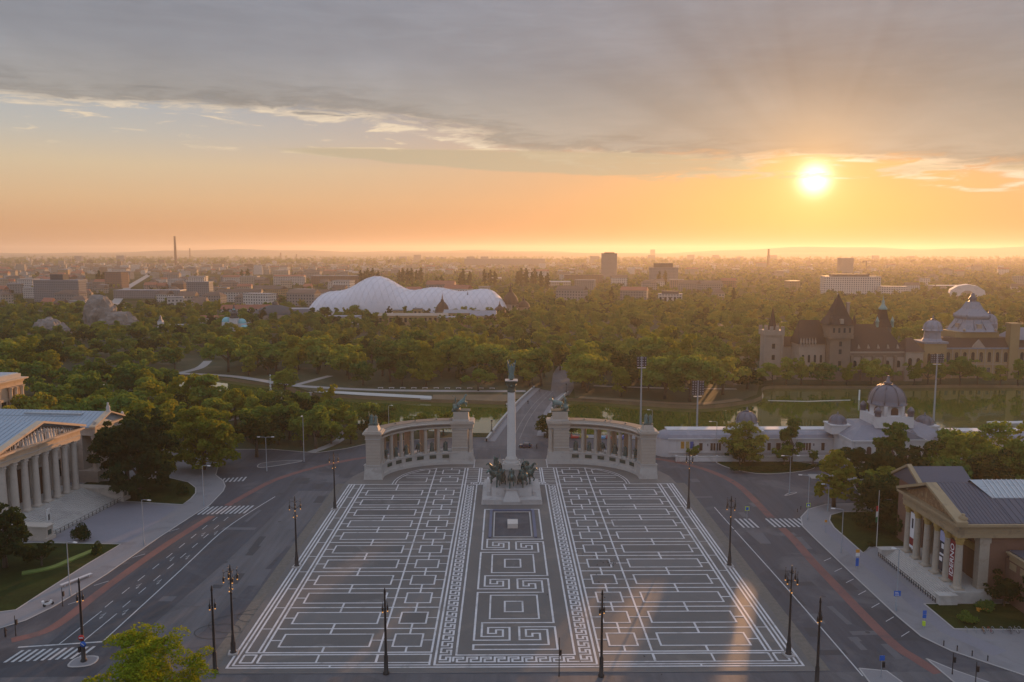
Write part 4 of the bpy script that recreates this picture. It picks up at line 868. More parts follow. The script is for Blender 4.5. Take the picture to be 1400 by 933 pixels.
    MB().box(-66.3, -64.4, 64, 80, 0, 6.5).build('corner_wing_base', M['museum'], t)
    MB().box(-82, -65.6, 62, 64, 0, 6.5).build('corner_wing_base', M['museum'], t)
    return t
museum()
def barrier(name, label, a, b, n, h=1.1, nr=2, m=None):
    t = thing(name, label, 'fence', (0, 0, 0)); A, B = Vector(a), Vector(b)
    for i in range(n + 1):
        p = A.lerp(B, i / n); MB().box(p.x - .05, p.x + .05, p.y - .05, p.y + .05, p.z, p.z + h).build('post', m or M['iron'], t)
    for k in range(nr):
        z = h * (k + 1) / nr - .06; MB().tube([A + Vector((0, 0, z)), B + Vector((0, 0, z))], .045, 4, False).build('rail', m or M['iron'], t)
    return t
barrier('crowd_barrier', 'low dark barrier along the foot of the broad museum steps', (-103.7, 206.2, .15), (-106.9, 179.3, .15), 18)
t = thing('advertising_pillar', 'slim white poster stand on the near end of the museum steps', 'sign', (-108.6, 181.4, 2.0), R(10))
MB().box(-.12, .12, -.75, .75, 0, 4.2).build('board', mat('white_board', (.55, .54, .53), .6, .1), t); MB().box(.12, .14, -.45, .45, 1.5, 2.9).build('poster_print', M['iron'], t); MB().box(-.4, .4, -.9, .9, 0, .2).build('foot', M['steps'], t)

def gallery():
    t = thing('gallery_building', 'brown brick gallery with column portico, dark roof and ribbed skylight', 'gallery', (0, 0, PZ))
    cm, kp = column_mesh(10.3, .72, M['ochre_col'], M['gilt'])
    ys = [163.55 - 3.78 * i for i in range(6)]
    for y in ys:
        c = link_mesh('column', cm, t, (84.3, y, 2.1)); link_mesh('capital', kp, c)
    pil = MB().box(-.95, .95, -.8, .8, 0, 10.3).box(-1.1, 1.1, -.95, .95, 9.0, 10.3).box(-1.1, 1.1, -.95, .95, 0, .5)
    for x, y in ((89.0, 145.2), (89.0, 163.3)): pil.build('corner_pillar', M['ochre_col'], t, (x, y, 2.1))
    MB().box(82.6, 90, 142.9, 165.6, 0, 2.1).build('stylobate', M['steps'], t)
    for i in range(9): MB().box(80.0 + i * .3, 82.62, 143.3, 165.0, .0, .22 + i * .21).build('step', M['steps'], t)
    for (ya, yb) in ((165.0, 166.6), (141.9, 143.4)): MB().box(79.6, 83, ya, yb, 0, 1.7).box(79.4, 83, ya - .15, yb + .15, 1.7, 1.95).build('cheek_wall', M['steps'], t)
    for (za, zb, e) in ((12.4, 13.3, .0), (13.303, 13.55, .12), (13.553, 14.5, .05), (14.503, 14.85, .5), (14.853, 15.3, 1.0)):
        MB().box(83.4 - e, 130, 143.6 - e, 164.6 + e, za, zb).build('entablature', M['ochre'], t)
    # pediment faces the square (-x)
    ym, zt = 154.05, 15.3
    MB().add([(83.6, 144, zt), (83.6, 164.2, zt), (83.6, ym, zt + 3.9)], [(0, 2, 1)]).build('tympanum', mat('painted_tympanum', (.20, .115, .06), .8, .5, .9, 2., stain=(.34, .25, .14), stain_scale=1.1, stain_lo=.5), t)
    for yb in (142.5, 165.7):
        MB().add([(82.3, yb, zt - .02), (84.4, yb, zt - .02), (84.4, ym, zt + 4.2), (82.3, ym, zt + 4.2), (82.3, yb, zt + .55), (84.4, yb, zt + .55), (84.4, ym, zt + 4.78), (82.3, ym, zt + 4.78)],
                 [(0, 1, 2, 3), (7, 6, 5, 4), (0, 4, 7, 3), (1, 2, 6, 5), (0, 1, 5, 4)]).build('raking_cornice', M['ochre'], t)
    for (x0, x1, m, n) in ((84.4, 93.5, M['slate'], 12), (93.5, 130, M['slate'], 30)):
        gable(t, x0, x1, 144, 164.1, 15.4, 4.6, .9, m, th=.1)
        seams(t, x0 + .2, x1 - .2, 144, 164.1, 15.4, 4.6, .9, n, M['slate'])
    MB().add([(93.0, 149.6, 18.25), (130, 149.6, 18.25), (130, ym, 20.6), (91.0, ym, 20.6), (93.0, 149.6, 17.9), (130, 149.6, 17.9), (130, 158.5, 18.25), (93, 158.5, 18.25)], [(0, 1, 2, 3), (4, 5, 1, 0), (3, 2, 6, 7)]).build('roof_light', M['glassroof'], t)
    rib = MB().tube([(0, 149.5, 18.30), (0, ym, 20.67)], .11, 4, False).mesh('roof_light_rib', mat('white_rib', (.50, .50, .52), .5, .1))
    for k in range(38): link_mesh('roof_light_rib', rib, t, (93.6 + k * .95 - (0), 0, 0))
    rib2 = MB().box(-.3, .3, -.25, .25, 0, .35).mesh('roof_vent', M['iron'])
    for k in range(9): link_mesh('roof_vent', rib2, t, (88.5 + 3.2 * k, 143.9, 15.3))
    MB().lathe([(.8, 0), (.6, .5), (.9, 1.0), (.3, 1.4), (.35, 1.8)], 8, (84.0, 143.6, 15.3)).build('corner_ornament', M['ochre'], t)
    # body
    MB().box(90, 130, 144.6, 163.6, 0, 12.4).build('brick_wall', M['brick'], t)
    for y in (150, 158): MB().box(89.9, 90.02, y - 1.3, y + 1.3, 2.1, 7.5).build('door', M['wood_door'], t)
    for z in (7.9,): MB().box(89.7, 90.01, 144.8, 163.4, z, z + 1.3).build('painted_frieze', M['gilt'], t)
    # lower wing towards the viewer
    MB().box(93.2, 130, 128, 144.5, 0, 8.2).build('wing_wall', M['brick'], t)
    for (za, zb, e) in ((8.2, 9.2, .05), (9.203, 9.6, .5), (9.603, 9.9, .8)): MB().box(93.2 - e, 130, 128 - e, 143.4, za, zb).build('wing_cornice', M['ochre'], t)
    MB().box(93.0, 130, 127.8, 143.3, 9.9, 10.15).build('roof', M['slate'], t)
    for k in range(4): MB().box(93.12, 93.19, 141.2 - k * 3.1, 143.2 - k * 3.1, 6.6, 7.9).build('frieze_panel', M['ochre'], t)
    for k in range(4): MB().box(94.5 + k * 3, 96.6 + k * 3, 127.92, 127.99, 6.6, 7.9).build('frieze_panel', M['ochre'], t)
    MB().box(104, 125, 164, 176, 0, 10).build('wing_wall', M['brick'], t)
    # building behind with its own pediment
    gable(t, 88.0, 100, 166, 178, 14.8, 3.6, .6, M['slate'], 'rear_roof'); MB().box(89, 100, 166.4, 177.6, 0, 14.7).build('rear_wall', M['brick'], t)
    for yb in (165.2, 178.8):
        MB().add([(87.6, yb, 14.8), (88.6, yb, 14.8), (88.6, 172, 18.4), (87.6, 172, 18.4), (87.6, yb, 15.3), (88.6, yb, 15.3), (88.6, 172, 18.95), (87.6, 172, 18.95)], [(0, 1, 2, 3), (7, 6, 5, 4), (0, 4, 7, 3), (1, 2, 6, 5)]).build('raking_cornice', M['ochre'], t)
    # hanging exhibition banners
    return t
gallery()
red = mat('red_banner_cloth', (.17, .012, .018), .8, .1, .6); blk = mat('black_banner_cloth', (.02, .022, .035), .8, .1); wht = mat('white_print', (.62, .60, .62), .7, .05)
gls = mat('lilac_print', (.28, .30, .48), .7, .2, .8)
def banner(y, z0, z1, w, m, label, x=84.2):
    t = thing('banner', label, 'banner', (x, y, PZ), R(90)); MB().box(-w / 2, w / 2, -.03, .03, z0, z1).build('cloth', m, t)
    MB().tube([(-w / 2 - .1, 0, z1 + .05), (w / 2 + .1, 0, z1 + .05)], .05, 5).build('top_bar', M['iron'], t)
    return t
def word(txt, t, size, m, loc, rot):
    c = bpy.data.curves.new('lettering', 'FONT'); c.body = txt; c.size = size; c.extrude = .01; c.align_x = 'CENTER'; c.align_y = 'CENTER'; c.offset = .02; c.resolution_u = 3
    o = bpy.data.objects.new('lettering', c); COL.objects.link(o); o.parent = t; o.location = loc; o.rotation_euler = rot; c.materials.append(m)
    me = bpy.data.meshes.new_from_object(o.evaluated_get(bpy.context.evaluated_depsgraph_get())); bpy.data.objects.remove(o)
    o = link_mesh('lettering', me, t, loc); o.rotation_euler = rot; return o
b = banner(146.6, 3.0, 10.9, 1.75, red, 'dark red banner with white upright lettering between two portico columns')
word('IDERNO', b, 1.75, wht, (0, .05, 7.0), (pi / 2, R(-90), pi))
b = banner(150.2, 3.4, 11.4, 1.7, blk, 'black and lilac banner with white print between two portico columns')
MB().box(-.85, .85, .031, .05, 9.3, 11.4).build('print', gls, b); [MB().box(*q).build('print', wht, b) for q in ((-.6, .2, .031, .05, 7.9, 8.9), (-.7, .7, .031, .05, 6.5, 6.9), (-.3, .75, .031, .05, 5.3, 6.1))]
b = banner(161.6, 3.6, 11.2, 1.9, wht, 'white and red banner between the two farthest portico columns')
MB().box(-.95, .95, .031, .05, 4.2, 5.8).build('print', red, b); MB().box(-.3, .35, .031, .05, 7.9, 10.0).build('print', blk, b)
barrier('step_railing', 'row of short dark railings along the gallery steps', (79.4, 166.0, .15), (79.4, 143.0, .15), 26, .95, 2)
# ------------------------------------------------------------------ buildings round the lake
M['stucco'] = mat('white_stucco', (.50, .475, .48), .8, .1, .3, 3., stain=(.38, .36, .36), stain_scale=.2, coords='obj')
M['lead'] = mat('grey_lead_roof', (.185, .18, .215), .5, .14, .3, 2., stain=(.25, .24, .27), stain_scale=.25, spec=.5, coords='obj')
M['lead_d'] = mat('dark_lead_dome', (.105, .10, .125), .45, .2, .6, 3., spec=.5, coords='obj')
M['palelead'] = mat('pale_zinc_dome', (.20, .205, .245), .5, .2, .4, 2., stain=(.13, .13, .155), stain_scale=.4, coords='obj')
M['castle'] = mat('castle_stone', (.20, .138, .10), .85, .2, .25, 3., stain=(.18, .125, .09), stain_scale=.2, coords='obj')
M['castle_l'] = mat('light_castle_stone', (.31, .24, .19), .85, .16, .25, 3., stain=(.28, .21, .16), stain_scale=.2, coords='obj')
M['castle_r'] = mat('brown_tile_roof', (.07, .038, .027), .85, .2, .4, 4., stain=(.07, .045, .035), stain_scale=.3, coords='obj')
M['yellow_wall'] = mat('ochre_yellow_wall', (.29, .20, .10), .85, .12, .3, 3., coords='obj')
M['copper'] = mat('green_copper', (.20, .30, .27), .6, .2, .8, coords='obj')
M['gold'] = mat('gilded_finial', (.65, .40, .10), .25, .1, 1., metal=.9, coords='obj')
M['rock'] = mat('artificial_rock', (.19, .165, .15), .95, .35, .12, .8, stain=(.11, .095, .085), stain_scale=.1, bump=.6, coords='obj')
def dome(t, x, y, z, r, h, m, seg=16, lantern=True, name='dome', rib=True):
    p = [(r * 1.06, 0), (r * 1.06, .25)] + [(r * cos(a) ** .85, .25 + h * sin(a)) for a in np.linspace(0, pi / 2 - .12, 8)]
    d = MB().lathe(p, seg, (x, y, z)).build(name, m, t)
    if rib:
        for k in range(8):
            a0 = 2 * pi * k / 8 + .2
            MB().tube([(x + q * 1.01 * cos(a0), y + q * 1.01 * sin(a0), z + zz + .05) for q, zz in p[2:]], r * .035, 4).build('dome_rib', m, d)
    if lantern:
        MB().lathe([(r * .22, z + h * .98), (r * .2, z + h * 1.08), (r * .28, z + h * 1.1), (r * .1, z + h * 1.2), (.06 * r, z + h * 1.5)], 8, (x, y, 0)).build('finial', M['lead_d'], t)
        MB().ball((x, y, z + h * 1.3), r * .08, 6, 4).build('gilt_ball', M['gold'], t)
    return d
def arch_win(w, h, n=6):
    return [(-w / 2, 0), (w / 2, 0)] + [(w / 2 * cos(a), h - w / 2 + w / 2 * sin(a)) for a in np.linspace(0, pi, n)]
def window(t, x, y, z, w, h, face='y', arch=False, m=None, fm=None, mull=0):
    """window let into a wall that faces -y ('y') or -x ('x')"""
    poly = arch_win(w, h) if arch else [(-w / 2, 0), (w / 2, 0), (w / 2, h), (-w / 2, h)]
    mb = MB(); fr = MB(); e = .18
    if face == 'y':
        mb.extrude([(x + u, z + v) for u, v in poly], 'y', y - .03, y + .05)
        fr.box(x - w / 2 - e, x + w / 2 + e, y - .14, y, z - e, z).box(x - w / 2 - e, x - w / 2, y - .12, y, z, z + h * .93).box(x + w / 2, x + w / 2 + e, y - .12, y, z, z + h * .93)
        for k in range(mull): xx = x - w / 2 + w * (k + 1) / (mull + 1); fr.box(xx - .08, xx + .08, y - .1, y - .02, z, z + h)
        if not arch: fr.box(x - w / 2 - e, x + w / 2 + e, y - .15, y, z + h, z + h + e)
    else:
        mb.extrude([(y + u, z + v) for u, v in poly], 'x', x - .03, x + .05)
        fr.box(x - .14, x, y - w / 2 - e, y + w / 2 + e, z - e, z)
    f = mb.build('window', m or M['glass'], t); fr.build('frame', fm or M['stucco'], f)
def boat_house():
    t = thing('ice_rink_building', 'long white lakeside building with grey roofs and central ribbed dome', 'building', (0, 0, PZ))
    brown = mat('brown_window_boards', (.06, .03, .022), .6, .3, 1.2, coords='obj')
    def wing(x0, x1, y0, y1, ze, zr):
        MB().box(x0, x1, y0, y1, 0, ze).build('wing_wall', M['stucco'], t)
        MB().box(x0 - .2, x1 + .2, y0 - .25, y1, 1.4, 1.75).build('plinth_band', M['stucco'], t); MB().box(x0 - .35, x1 + .35, y0 - .45, y1 + .3, ze, ze + .35).build('cornice', M['stucco'], t)
        prof = [(y0 - .2, ze + .35), (y0 + .6, ze + 1.35), (y0 + 2.2, ze + 2.0), (y0 + 3.6, zr), (y1, zr), (y1, ze + .35)]
        MB().extrude(prof, 'x', x0, x1).build('roof', M['lead'], t); MB().box(x0, x1, y0 + 3.5, y1 + .1, zr, zr + .3).build('parapet', M['stucco'], t)
    wing(51, 104, 250, 258, 5.9, 8.0); wing(134, 196, 247, 255, 5.9, 8.0)
    MB().lathe([(4, 0), (4, 5.9)], 14, (51.2, 254, 0)).build('wing_end', M['stucco'], t); MB().lathe([(4.2, 5.9), (3.6, 7.1), (2, 7.9), (.4, 8.0)], 14, (51.2, 254, 0)).build('roof', M['lead'], t)
    for k, x in enumerate((61.2, 66.0, 70.6, 83.2, 86.2, 90.4, 95.0, 100.6)):
        w = 3.4 if k in (1, 6) else 1.1 if k in (0, 2, 3, 7) else 1.5
        window(t, x, 250, 2.2, w, 2.5, m=brown, mull=3 if w > 2 else 0)
    for k in range(14): window(t, 138 + k * 4.1, 247, 2.2, 2.0, 2.5, m=brown, mull=1)
    for x in (58.9, 63.4, 68.6, 81.5, 88.2, 93.0, 97.6): MB().box(x - .16, x + .16, 249.8, 250.02, 3.7, 4.5).build('wall_lantern', M['lead_d'], t)
    for x, c in ((55.3, (.40, .20, .03)), (56.9, (.36, .26, .10)), (58.3, (.01, .08, .32))):
        MB().box(x - .55, x + .55, 249.9, 249.98, 2.9, 5.2).build('poster', mat('poster_print', c, .6, .5 if c[0] > .3 else .15, 1.6, 3., coords='obj'), t)
    # small domed pavilions on the wings
    for (x, y, r) in ((76.5, 252.5, 3.4), (176, 251, 3.4)):
        MB().box(x - 4.2, x + 4.2, y - 4.0, y + 5, 0, 8.6).build('pavilion_wall', M['stucco'], t); MB().box(x - 4.5, x + 4.5, y - 4.3, y + 5.2, 8.6, 9.0).build('cornice', M['stucco'], t)
        MB().lathe([(4.4, 9.0), (3.9, 9.8), (3.5, 11.0)], 8, (x, y, 0), False).build('drum', M['stucco'], t); dome(t, x, y, 11.0, r, 3.3, M['lead_d'])
        window(t, x, y - 4, 2.5, 2.4, 4.6, arch=True, m=brown)
    # central block
    MB().box(104, 134.5, 236.5, 256, 0, 8.2).build('central_wall', M['stucco'], t); MB().box(103.6, 134.9, 236.1, 256.4, 8.2, 8.75).build('cornice', M['stucco'], t)
    MB().add([(103.8, 236.3, 8.75), (134.7, 236.3, 8.75), (134.7, 256, 8.75), (103.8, 256, 8.75), (109, 242, 12.2), (129.5, 242, 12.2), (129.5, 252, 12.2), (109, 252, 12.2)], [(0, 1, 5, 4), (1, 2, 6, 5), (2, 3, 7, 6), (3, 0, 4, 7), (4, 5, 6, 7)]).build('hipped_roof', M['lead'], t)
    MB().box(113.6, 124.6, 233.6, 238, 0, 9.2).build('entrance_block', M['stucco'], t); MB().box(113.2, 125, 233.2, 238, 9.2, 9.7).build('cornice', M['stucco'], t)
    MB().add([(113.4, 233.4, 9.7), (124.8, 233.4, 9.7), (124.8, 241, 9.7), (113.4, 241, 9.7), (119.1, 233.6, 12.3), (119.1, 241, 12.8)], [(0, 1, 4), (1, 2, 5, 4), (3, 0, 4, 5)]).build('entrance_roof', M['lead'], t)
    window(t, 119.1, 233.6, .4, 3.6, 6.6, arch=True, m=brown, mull=2)
    for x in (115.1, 123.1): window(t, x, 233.6, 2.4, 1.2, 3.6, arch=True, m=brown)
    for x in (106.4, 109.2, 112.0, 126.8, 129.4, 132.0): window(t, x, 236.5, 2.2, 1.5, 4.6, arch=True, m=brown)
    for x in (105.2, 113.0, 125.2, 133.8): MB().box(x - .3, x + .3, 236.2, 236.5, 0, 8.2).build('pilaster', M['stucco'], t)
    for i in range(6): MB().box(115 - i * .4, 123.2 + i * .4, 233.5 - .55 * (i + 1), 233.6, 0, 1.2 - i * .2).build('step', M['steps'], t)
    cx_, cy_ = 118.6, 246
    MB().box(112.8, 124.4, 240.2, 251.8, 11.6, 15.2).build('tower_block', M['stucco'], t)
    for sx in (-1, 1):
        for sy in (-1, 1):
            MB().lathe([(1.0, 15.2), (1.0, 16.6), (1.2, 16.7), (.9, 17.5), (.15, 18.2)], 8, (cx_ + sx * 5.1, cy_ + sy * 5.1, 0)).build('corner_turret', M['lead_d'], t)
    MB().lathe([(5.6, 15.2), (5.2, 15.6), (5.2, 18.2), (5.6, 18.3)], 20, (cx_, cy_, 0)).build('drum', M['stucco'], t)
    for a in (R(-90), R(-35), R(-145), R(20), R(160)):
        bx_, by_ = cx_ + 5.2 * cos(a), cy_ + 5.2 * sin(a)
        o = MB().extrude([(u, v) for u, v in arch_win(2.2, 2.4)], 'y', -.12, .12); o.xf(Matrix.Translation((bx_, by_, 15.6)) @ Matrix.Rotation(a + pi / 2, 4, 'Z')); o.build('drum_window', brown, t)
    for a in (R(-62), R(-118)): MB().box(-.5, .5, -.5, .5, 0, 3).xf(Matrix.Translation((cx_ + 5.4 * cos(a), cy_ + 5.4 * sin(a), 15.3)) @ Matrix.Rotation(a, 4, 'Z')).build('buttress', M['stucco'], t)
    dome(t, cx_, cy_, 18.3, 5.5, 5.9, M['lead_d'], 20)
    for (x, y) in ((104.5, 249), (131.6, 247.5)):
        MB().box(x - 3, x + 3, y - 3, y + 3, 8.4, 11.0).build('pavilion_wall', M['stucco'], t); MB().box(x - 3.3, x + 3.3, y - 3.3, y + 3.3, 11, 11.4).build('cornice', M['stucco'], t)
        dome(t, x, y, 11.4, 2.7, 2.5, M['lead_d'])
    MB().lathe([(1.7, 0), (1.6, .9), (.9, 1.9), (.1, 2.6)], 10, (121.8, 235.5, 9.5)).build('dome', M['lead_d'], t)
    return t
boat_house()
def garden_wall():
    t = thing('terrace_wall', 'long low white wall along the street before the white lakeside building', 'wall', (0, 0, PZ))
    MB().box(52, 104, 244.6, 245.1, 0, 1.5).build('wall_panel', M['stucco'], t); MB().box(51.8, 104.2, 244.5, 245.2, 1.5, 1.7).build('coping', M['steps'], t)
    for k in range(9): MB().box(52 + k * 6.4, 52.6 + k * 6.4, 244.4, 245.3, 0, 1.9).build('post', M['stucco'], t)
garden_wall()

def hip(t, x0, x1, y0, y1, z, h, m, inset=None, name='roof', o=.6):
    i = inset if inset is not None else min((y1 - y0) / 2, (x1 - x0) / 2)
    ym = (y0 + y1) / 2
    MB().add([(x0 - o, y0 - o, z), (x1 + o, y0 - o, z), (x1 + o, y1 + o, z), (x0 - o, y1 + o, z), (x0 + i, ym, z + h), (x1 - i, ym, z + h)],
             [(0, 1, 5, 4), (1, 2, 5), (2, 3, 4, 5), (3, 0, 4), (3, 2, 1, 0)]).build(name, m, t)
def cone(t, x, y, z, r, h, m, seg=8, name='spire'): MB().lathe([(r, z), (r * .48, z + h * .5), (.03, z + h)], seg, (x, y, 0), False).build(name, m, t)
def castle():
    t = thing('castle_tower', 'square brown castle tower with very steep pyramid roof', 'tower', (169, 406, 0))
    MB().box(-5.2, 5.2, -5, 5, 0, 22).build('shaft', M['castle'], t)
    for k in range(5): MB().box(-6.2 + k * .01, 6.2, -6.1 + k * .01, 6.1, 22 + k * .5, 22.5 + k * .5).build('corbel_course', M['castle'], t) if k in (0, 2) else None
    MB().box(-6.0, 6.0, -5.9, 5.9, 22.5, 29).build('gallery', M['castle'], t)
    for x in (-4, -1.3, 1.4, 4.1): MB().box(x - .5, x + .5, -5.96, -5.9, 25, 27.4).build('window', M['glass'], t)
    for z in (8, 14, 18): MB().box(-.7, .7, -5.08, -5, z, z + 2.4).build('window', M['glass'], t)
    MB().lathe([(9.6, 29), (6.1, 33.2), (3.1, 39), (.05, 44.5)], 4, ph=.5, smooth=False).build('pyramid_roof', M['castle_r'], t)
    MB().box(-1.2, .4, -7, -4, 29.6, 32).build('dormer', M['castle_l'], t)
    for sx in (-1, 1): MB().lathe([(1.1, 29), (1.0, 31), (.02, 34.5)], 6, (sx * 6, -5.9, 0)).build('corner_turret', M['castle_r'], t)
    MB().box(4.2, 5.6, -1, .4, 29, 39.6).box(4.0, 5.8, -1.2, .6, 39.6, 40.2).build('chimney', M['castle_l'], t)
    t = thing('gate_tower', 'pale battlemented gate tower with thin spire by the lake bridge', 'tower', (140, 420, 0))
    MB().box(-4.6, 4.6, -4, 4, 0, 22).build('shaft', M['castle_l'], t); MB().box(-5.4, 5.4, -4.8, 4.8, 22, 24.6).build('battlement_course', M['castle_l'], t)
    for k in range(4): MB().box(-5.4 + k * 2.95, -3.6 + k * 2.95, -4.8, -4.2, 24.6, 26.8).build('merlon', M['castle_l'], t)
    for k in range(4): MB().box(-5.4 + k * 2.95, -3.6 + k * 2.95, 4.2, 4.8, 24.6, 26.8).build('merlon', M['castle_l'], t)
    cone(t, .3, 0, 24.6, 2.5, 12.5, M['castle_r']); MB().box(-5.1, -3.9, -4.6, -3.6, 0, 22).box(3.9, 5.1, -4.6, -3.6, 0, 22).build('buttress', M['castle_l'], t)
    for z in (9, 15): MB().box(-.8, .8, -4.06, -4, z, z + 2.6).build('window', M['glass'], t)
    MB().extrude(arch_win(3.6, 6.5), 'y', -4.08, -4).build('gateway', M['glass'], t)
    MB().box(4.6, 13, -2.6, 4, 0, 16).build('curtain_wall', M['castle_l'], t); hip(t, 4.6, 13, -2.6, 4, 16, 5, M['castle_r'], 0)
    t = thing('castle_hall', 'castle hall with steep brown roof between the gate tower and pyramid tower', 'building', (157, 412, 0))
    MB().box(-7, 6.5, -6, 6, 0, 18.5).build('wall', M['castle_l'], t); hip(t, -7, 6.5, -6, 6, 18.5, 12, M['castle_r'], 1.5)
    for k in range(6): MB().lathe([(.5, 17.5), (.5, 20), (.02, 22)], 4, (-6.4 + k * 1.5, -6.2, 0)).build('pinnacle', M['castle_l'], t)
    for k in range(4): window(t, -5 + k * 3.1, -6, 9, 1.2, 4, arch=True, fm=M['castle_l'])
    t = thing('castle_palace', 'broad castle palace with huge brown hipped roof above the lake', 'palace', (190, 408, 0))
    MB().box(-19, 12.5, -6, 9, 0, 15).build('wall', M['castle'], t); MB().box(-16, 12.6, -6.1, -5.9, 5.2, 12.2).build('painted_band', M['castle_l'], t)
    hip(t, -19, 12.5, -6, 9, 15, 13.6, M['castle_r'], 8); MB().box(-19.6, 13.1, -6.7, -6, 14.4, 15.2).build('eaves', M['castle_l'], t)
    for k in range(5): window(t, -13 + k * 5.6, -6.1, 7, 2.2, 3.6, arch=True, fm=M['castle_l'])
    for k in range(5): MB().box(-15.4 + k * 5.6, -14 + k * 5.6, -7.2, -5.9, 0, 13).build('buttress', M['castle'], t)
    for k in range(5): MB().add([(-12 + k * 5, -5.6, 15.6), (-9.6 + k * 5, -5.6, 15.6), (-9.6 + k * 5, -2, 18.6), (-12 + k * 5, -2, 18.6), (-10.8 + k * 5, -5.6, 18.6), (-10.8 + k * 5, -1, 19)], [(0, 1, 4), (0, 4, 5, 3), (1, 2, 5, 4)]).build('dormer', M['castle_l'], t)
    MB().box(12.5, 21.5, -7.5, 6, 0, 15.2).build('annex_wall', M['castle_l'], t); hip(t, 12.5, 21.5, -7.5, 6, 15.2, 6.6, M['castle_r'], 3)
    for k in range(2): window(t, 14.8 + k * 4.2, -7.5, 6, 1.9, 6, arch=True, fm=M['castle_l'])
    t = thing('castle_spire_tower', 'slim castle tower with green copper cap rising behind the palace roof', 'tower', (195, 412, 0))
    MB().box(-3.4, 3.4, -3.2, 3.2, 10, 27).build('shaft', M['castle'], t); MB().lathe([(5.2, 27), (3.2, 31), (1.8, 36)], 4, ph=.5, smooth=False).build('roof', M['castle_r'], t)
    MB().lathe([(2.2, 36), (2.4, 36.6), (1.2, 38), (.7, 39.4), (.9, 40.2), (.3, 41), (.05, 43.5)], 8).build('copper_cap', M['copper'], t)
    for sx in (-1, 1): MB().lathe([(.9, 27), (.9, 29.6), (1.15, 29.8), (.7, 31), (.05, 32.6)], 6, (sx * 3.9, -2.8, 0)).build('corner_turret', M['copper'], t)
    t = thing('baroque_palace', 'long ochre palace with arched windows and pale zinc domes', 'palace', (0, 0, 0))
    MB().box(222, 300, 410, 425, 0, 15.4).build('wall', M['yellow_wall'], t); MB().box(221.5, 300, 409.4, 425.6, 15.4, 16.2).build('cornice', M['palelead'], t); MB().box(222, 300, 409.7, 425, 7.2, 7.7).build('string_course', M['castle_l'], t)
    MB().add([(222, 409.6, 16.2), (300, 409.6, 16.2), (300, 425, 16.2), (222, 425, 16.2), (228, 414, 21), (298, 414, 21), (298, 421, 21), (228, 421, 21)], [(0, 1, 5, 4), (1, 2, 6, 5), (2, 3, 7, 6), (3, 0, 4, 7), (4, 5, 6, 7)]).build('mansard_roof', M['castle_r'], t)
    for k in range(13): window(t, 229.6 + k * 4.3, 410, 8.6, 1.9, 5.2, arch=True, fm=M['castle_l']); 
    for k in range(13): window(t, 229.6 + k * 4.3, 410, 2.2, 1.6, 3.4, fm=M['castle_l'])
    for k in range(14): MB().box(227.2 + k * 4.3, 227.7 + k * 4.3, 409.75, 410, 0, 15.4).build('pilaster', M['castle_l'], t)
    MB().add([(241.5, 409.5, 16.2), (248.5, 409.5, 16.2), (245, 409.5, 20.4), (241.5, 410.6, 16.2), (248.5, 410.6, 16.2), (245, 410.6, 20.4)], [(0, 1, 2), (5, 4, 3), (0, 2, 5, 3), (1, 4, 5, 2)]).build('gable_ornament', M['castle_l'], t)
    MB().box(215, 226.6, 406.6, 418, 0, 18.6).build('corner_pavilion_wall', M['yellow_wall'], t); MB().box(214.4, 227.2, 406, 418.6, 18.6, 19.6).build('cornice', M['palelead'], t)
    for k in range(3): window(t, 217.6 + k * 3.3, 406.6, 8.6, 1.5, 5, arch=True, fm=M['castle_l'])
    MB().lathe([(5.4, 19.6), (4.4, 21), (4.0, 25)], 8, (221.6, 412, 0), False).build('drum', M['palelead'], t); dome(t, 221.6, 412, 25, 4.6, 5.2, M['palelead'], 16)
    MB().box(235, 258, 414, 430, 16, 24).build('hall_wall', M['yellow_wall'], t)
    MB().lathe([(12.6, 24), (11.6, 25), (9.2, 28.4), (8.2, 30.2), (9.2, 31.6), (9.0, 32.4), (5.4, 35.8), (3.2, 39.4)], 4, (247, 421, 0), False, .5).build('great_dome', M['palelead'], t)
    for k in range(4):
        a = k * pi / 2; MB().box(-1.3, 1.3, -.4, .8, 0, 2.6).xf(Matrix.Translation((247 + 7.4 * cos(a), 421 + 7.4 * sin(a), 25.4)) @ Matrix.Rotation(a + pi / 2, 4, 'Z')).build('lucarne', M['castle_l'], t)
        for q in (-.33, .33): MB().tube([(247 + r_ * cos(a + q * w_), 421 + r_ * sin(a + q * w_), z_) for r_, z_, w_ in ((9.3, 25, 1), (7.0, 28.4, 1), (6.2, 30.2, 1))], .22, 4).build('dome_rib', M['lead'], t)
        MB().ball((247 + 8.4 * cos(a + pi / 4), 421 + 8.4 * sin(a + pi / 4), 32.4), .8, 6, 4).build('urn', M['lead'], t); MB().ball((247 + 11.6 * cos(a + pi / 4), 421 + 11.6 * sin(a + pi / 4), 25), .9, 6, 4).build('urn', M['castle_l'], t)
    MB().lathe([(2.0, 39.4), (1.4, 40.2), (2.2, 41), (1.2, 42.4), (.7, 44)], 8, (247, 421, 0)).build('dome_statues', M['lead_d'], t)
    dome(t, 258.2, 424, 27.5, 4, 5, M['palelead'], 14); MB().lathe([(4.2, 16), (4.2, 27.5)], 12, (258.2, 424, 0)).build('drum', M['palelead'], t)
    MB().box(260.8, 265.6, 408.8, 413, 0, 28).box(260.4, 266, 408.4, 413.4, 28, 29).build('stair_tower', M['yellow_wall'], t); hip(t, 262, 298, 412, 424, 20, 6, M['lead'], 6)
castle()
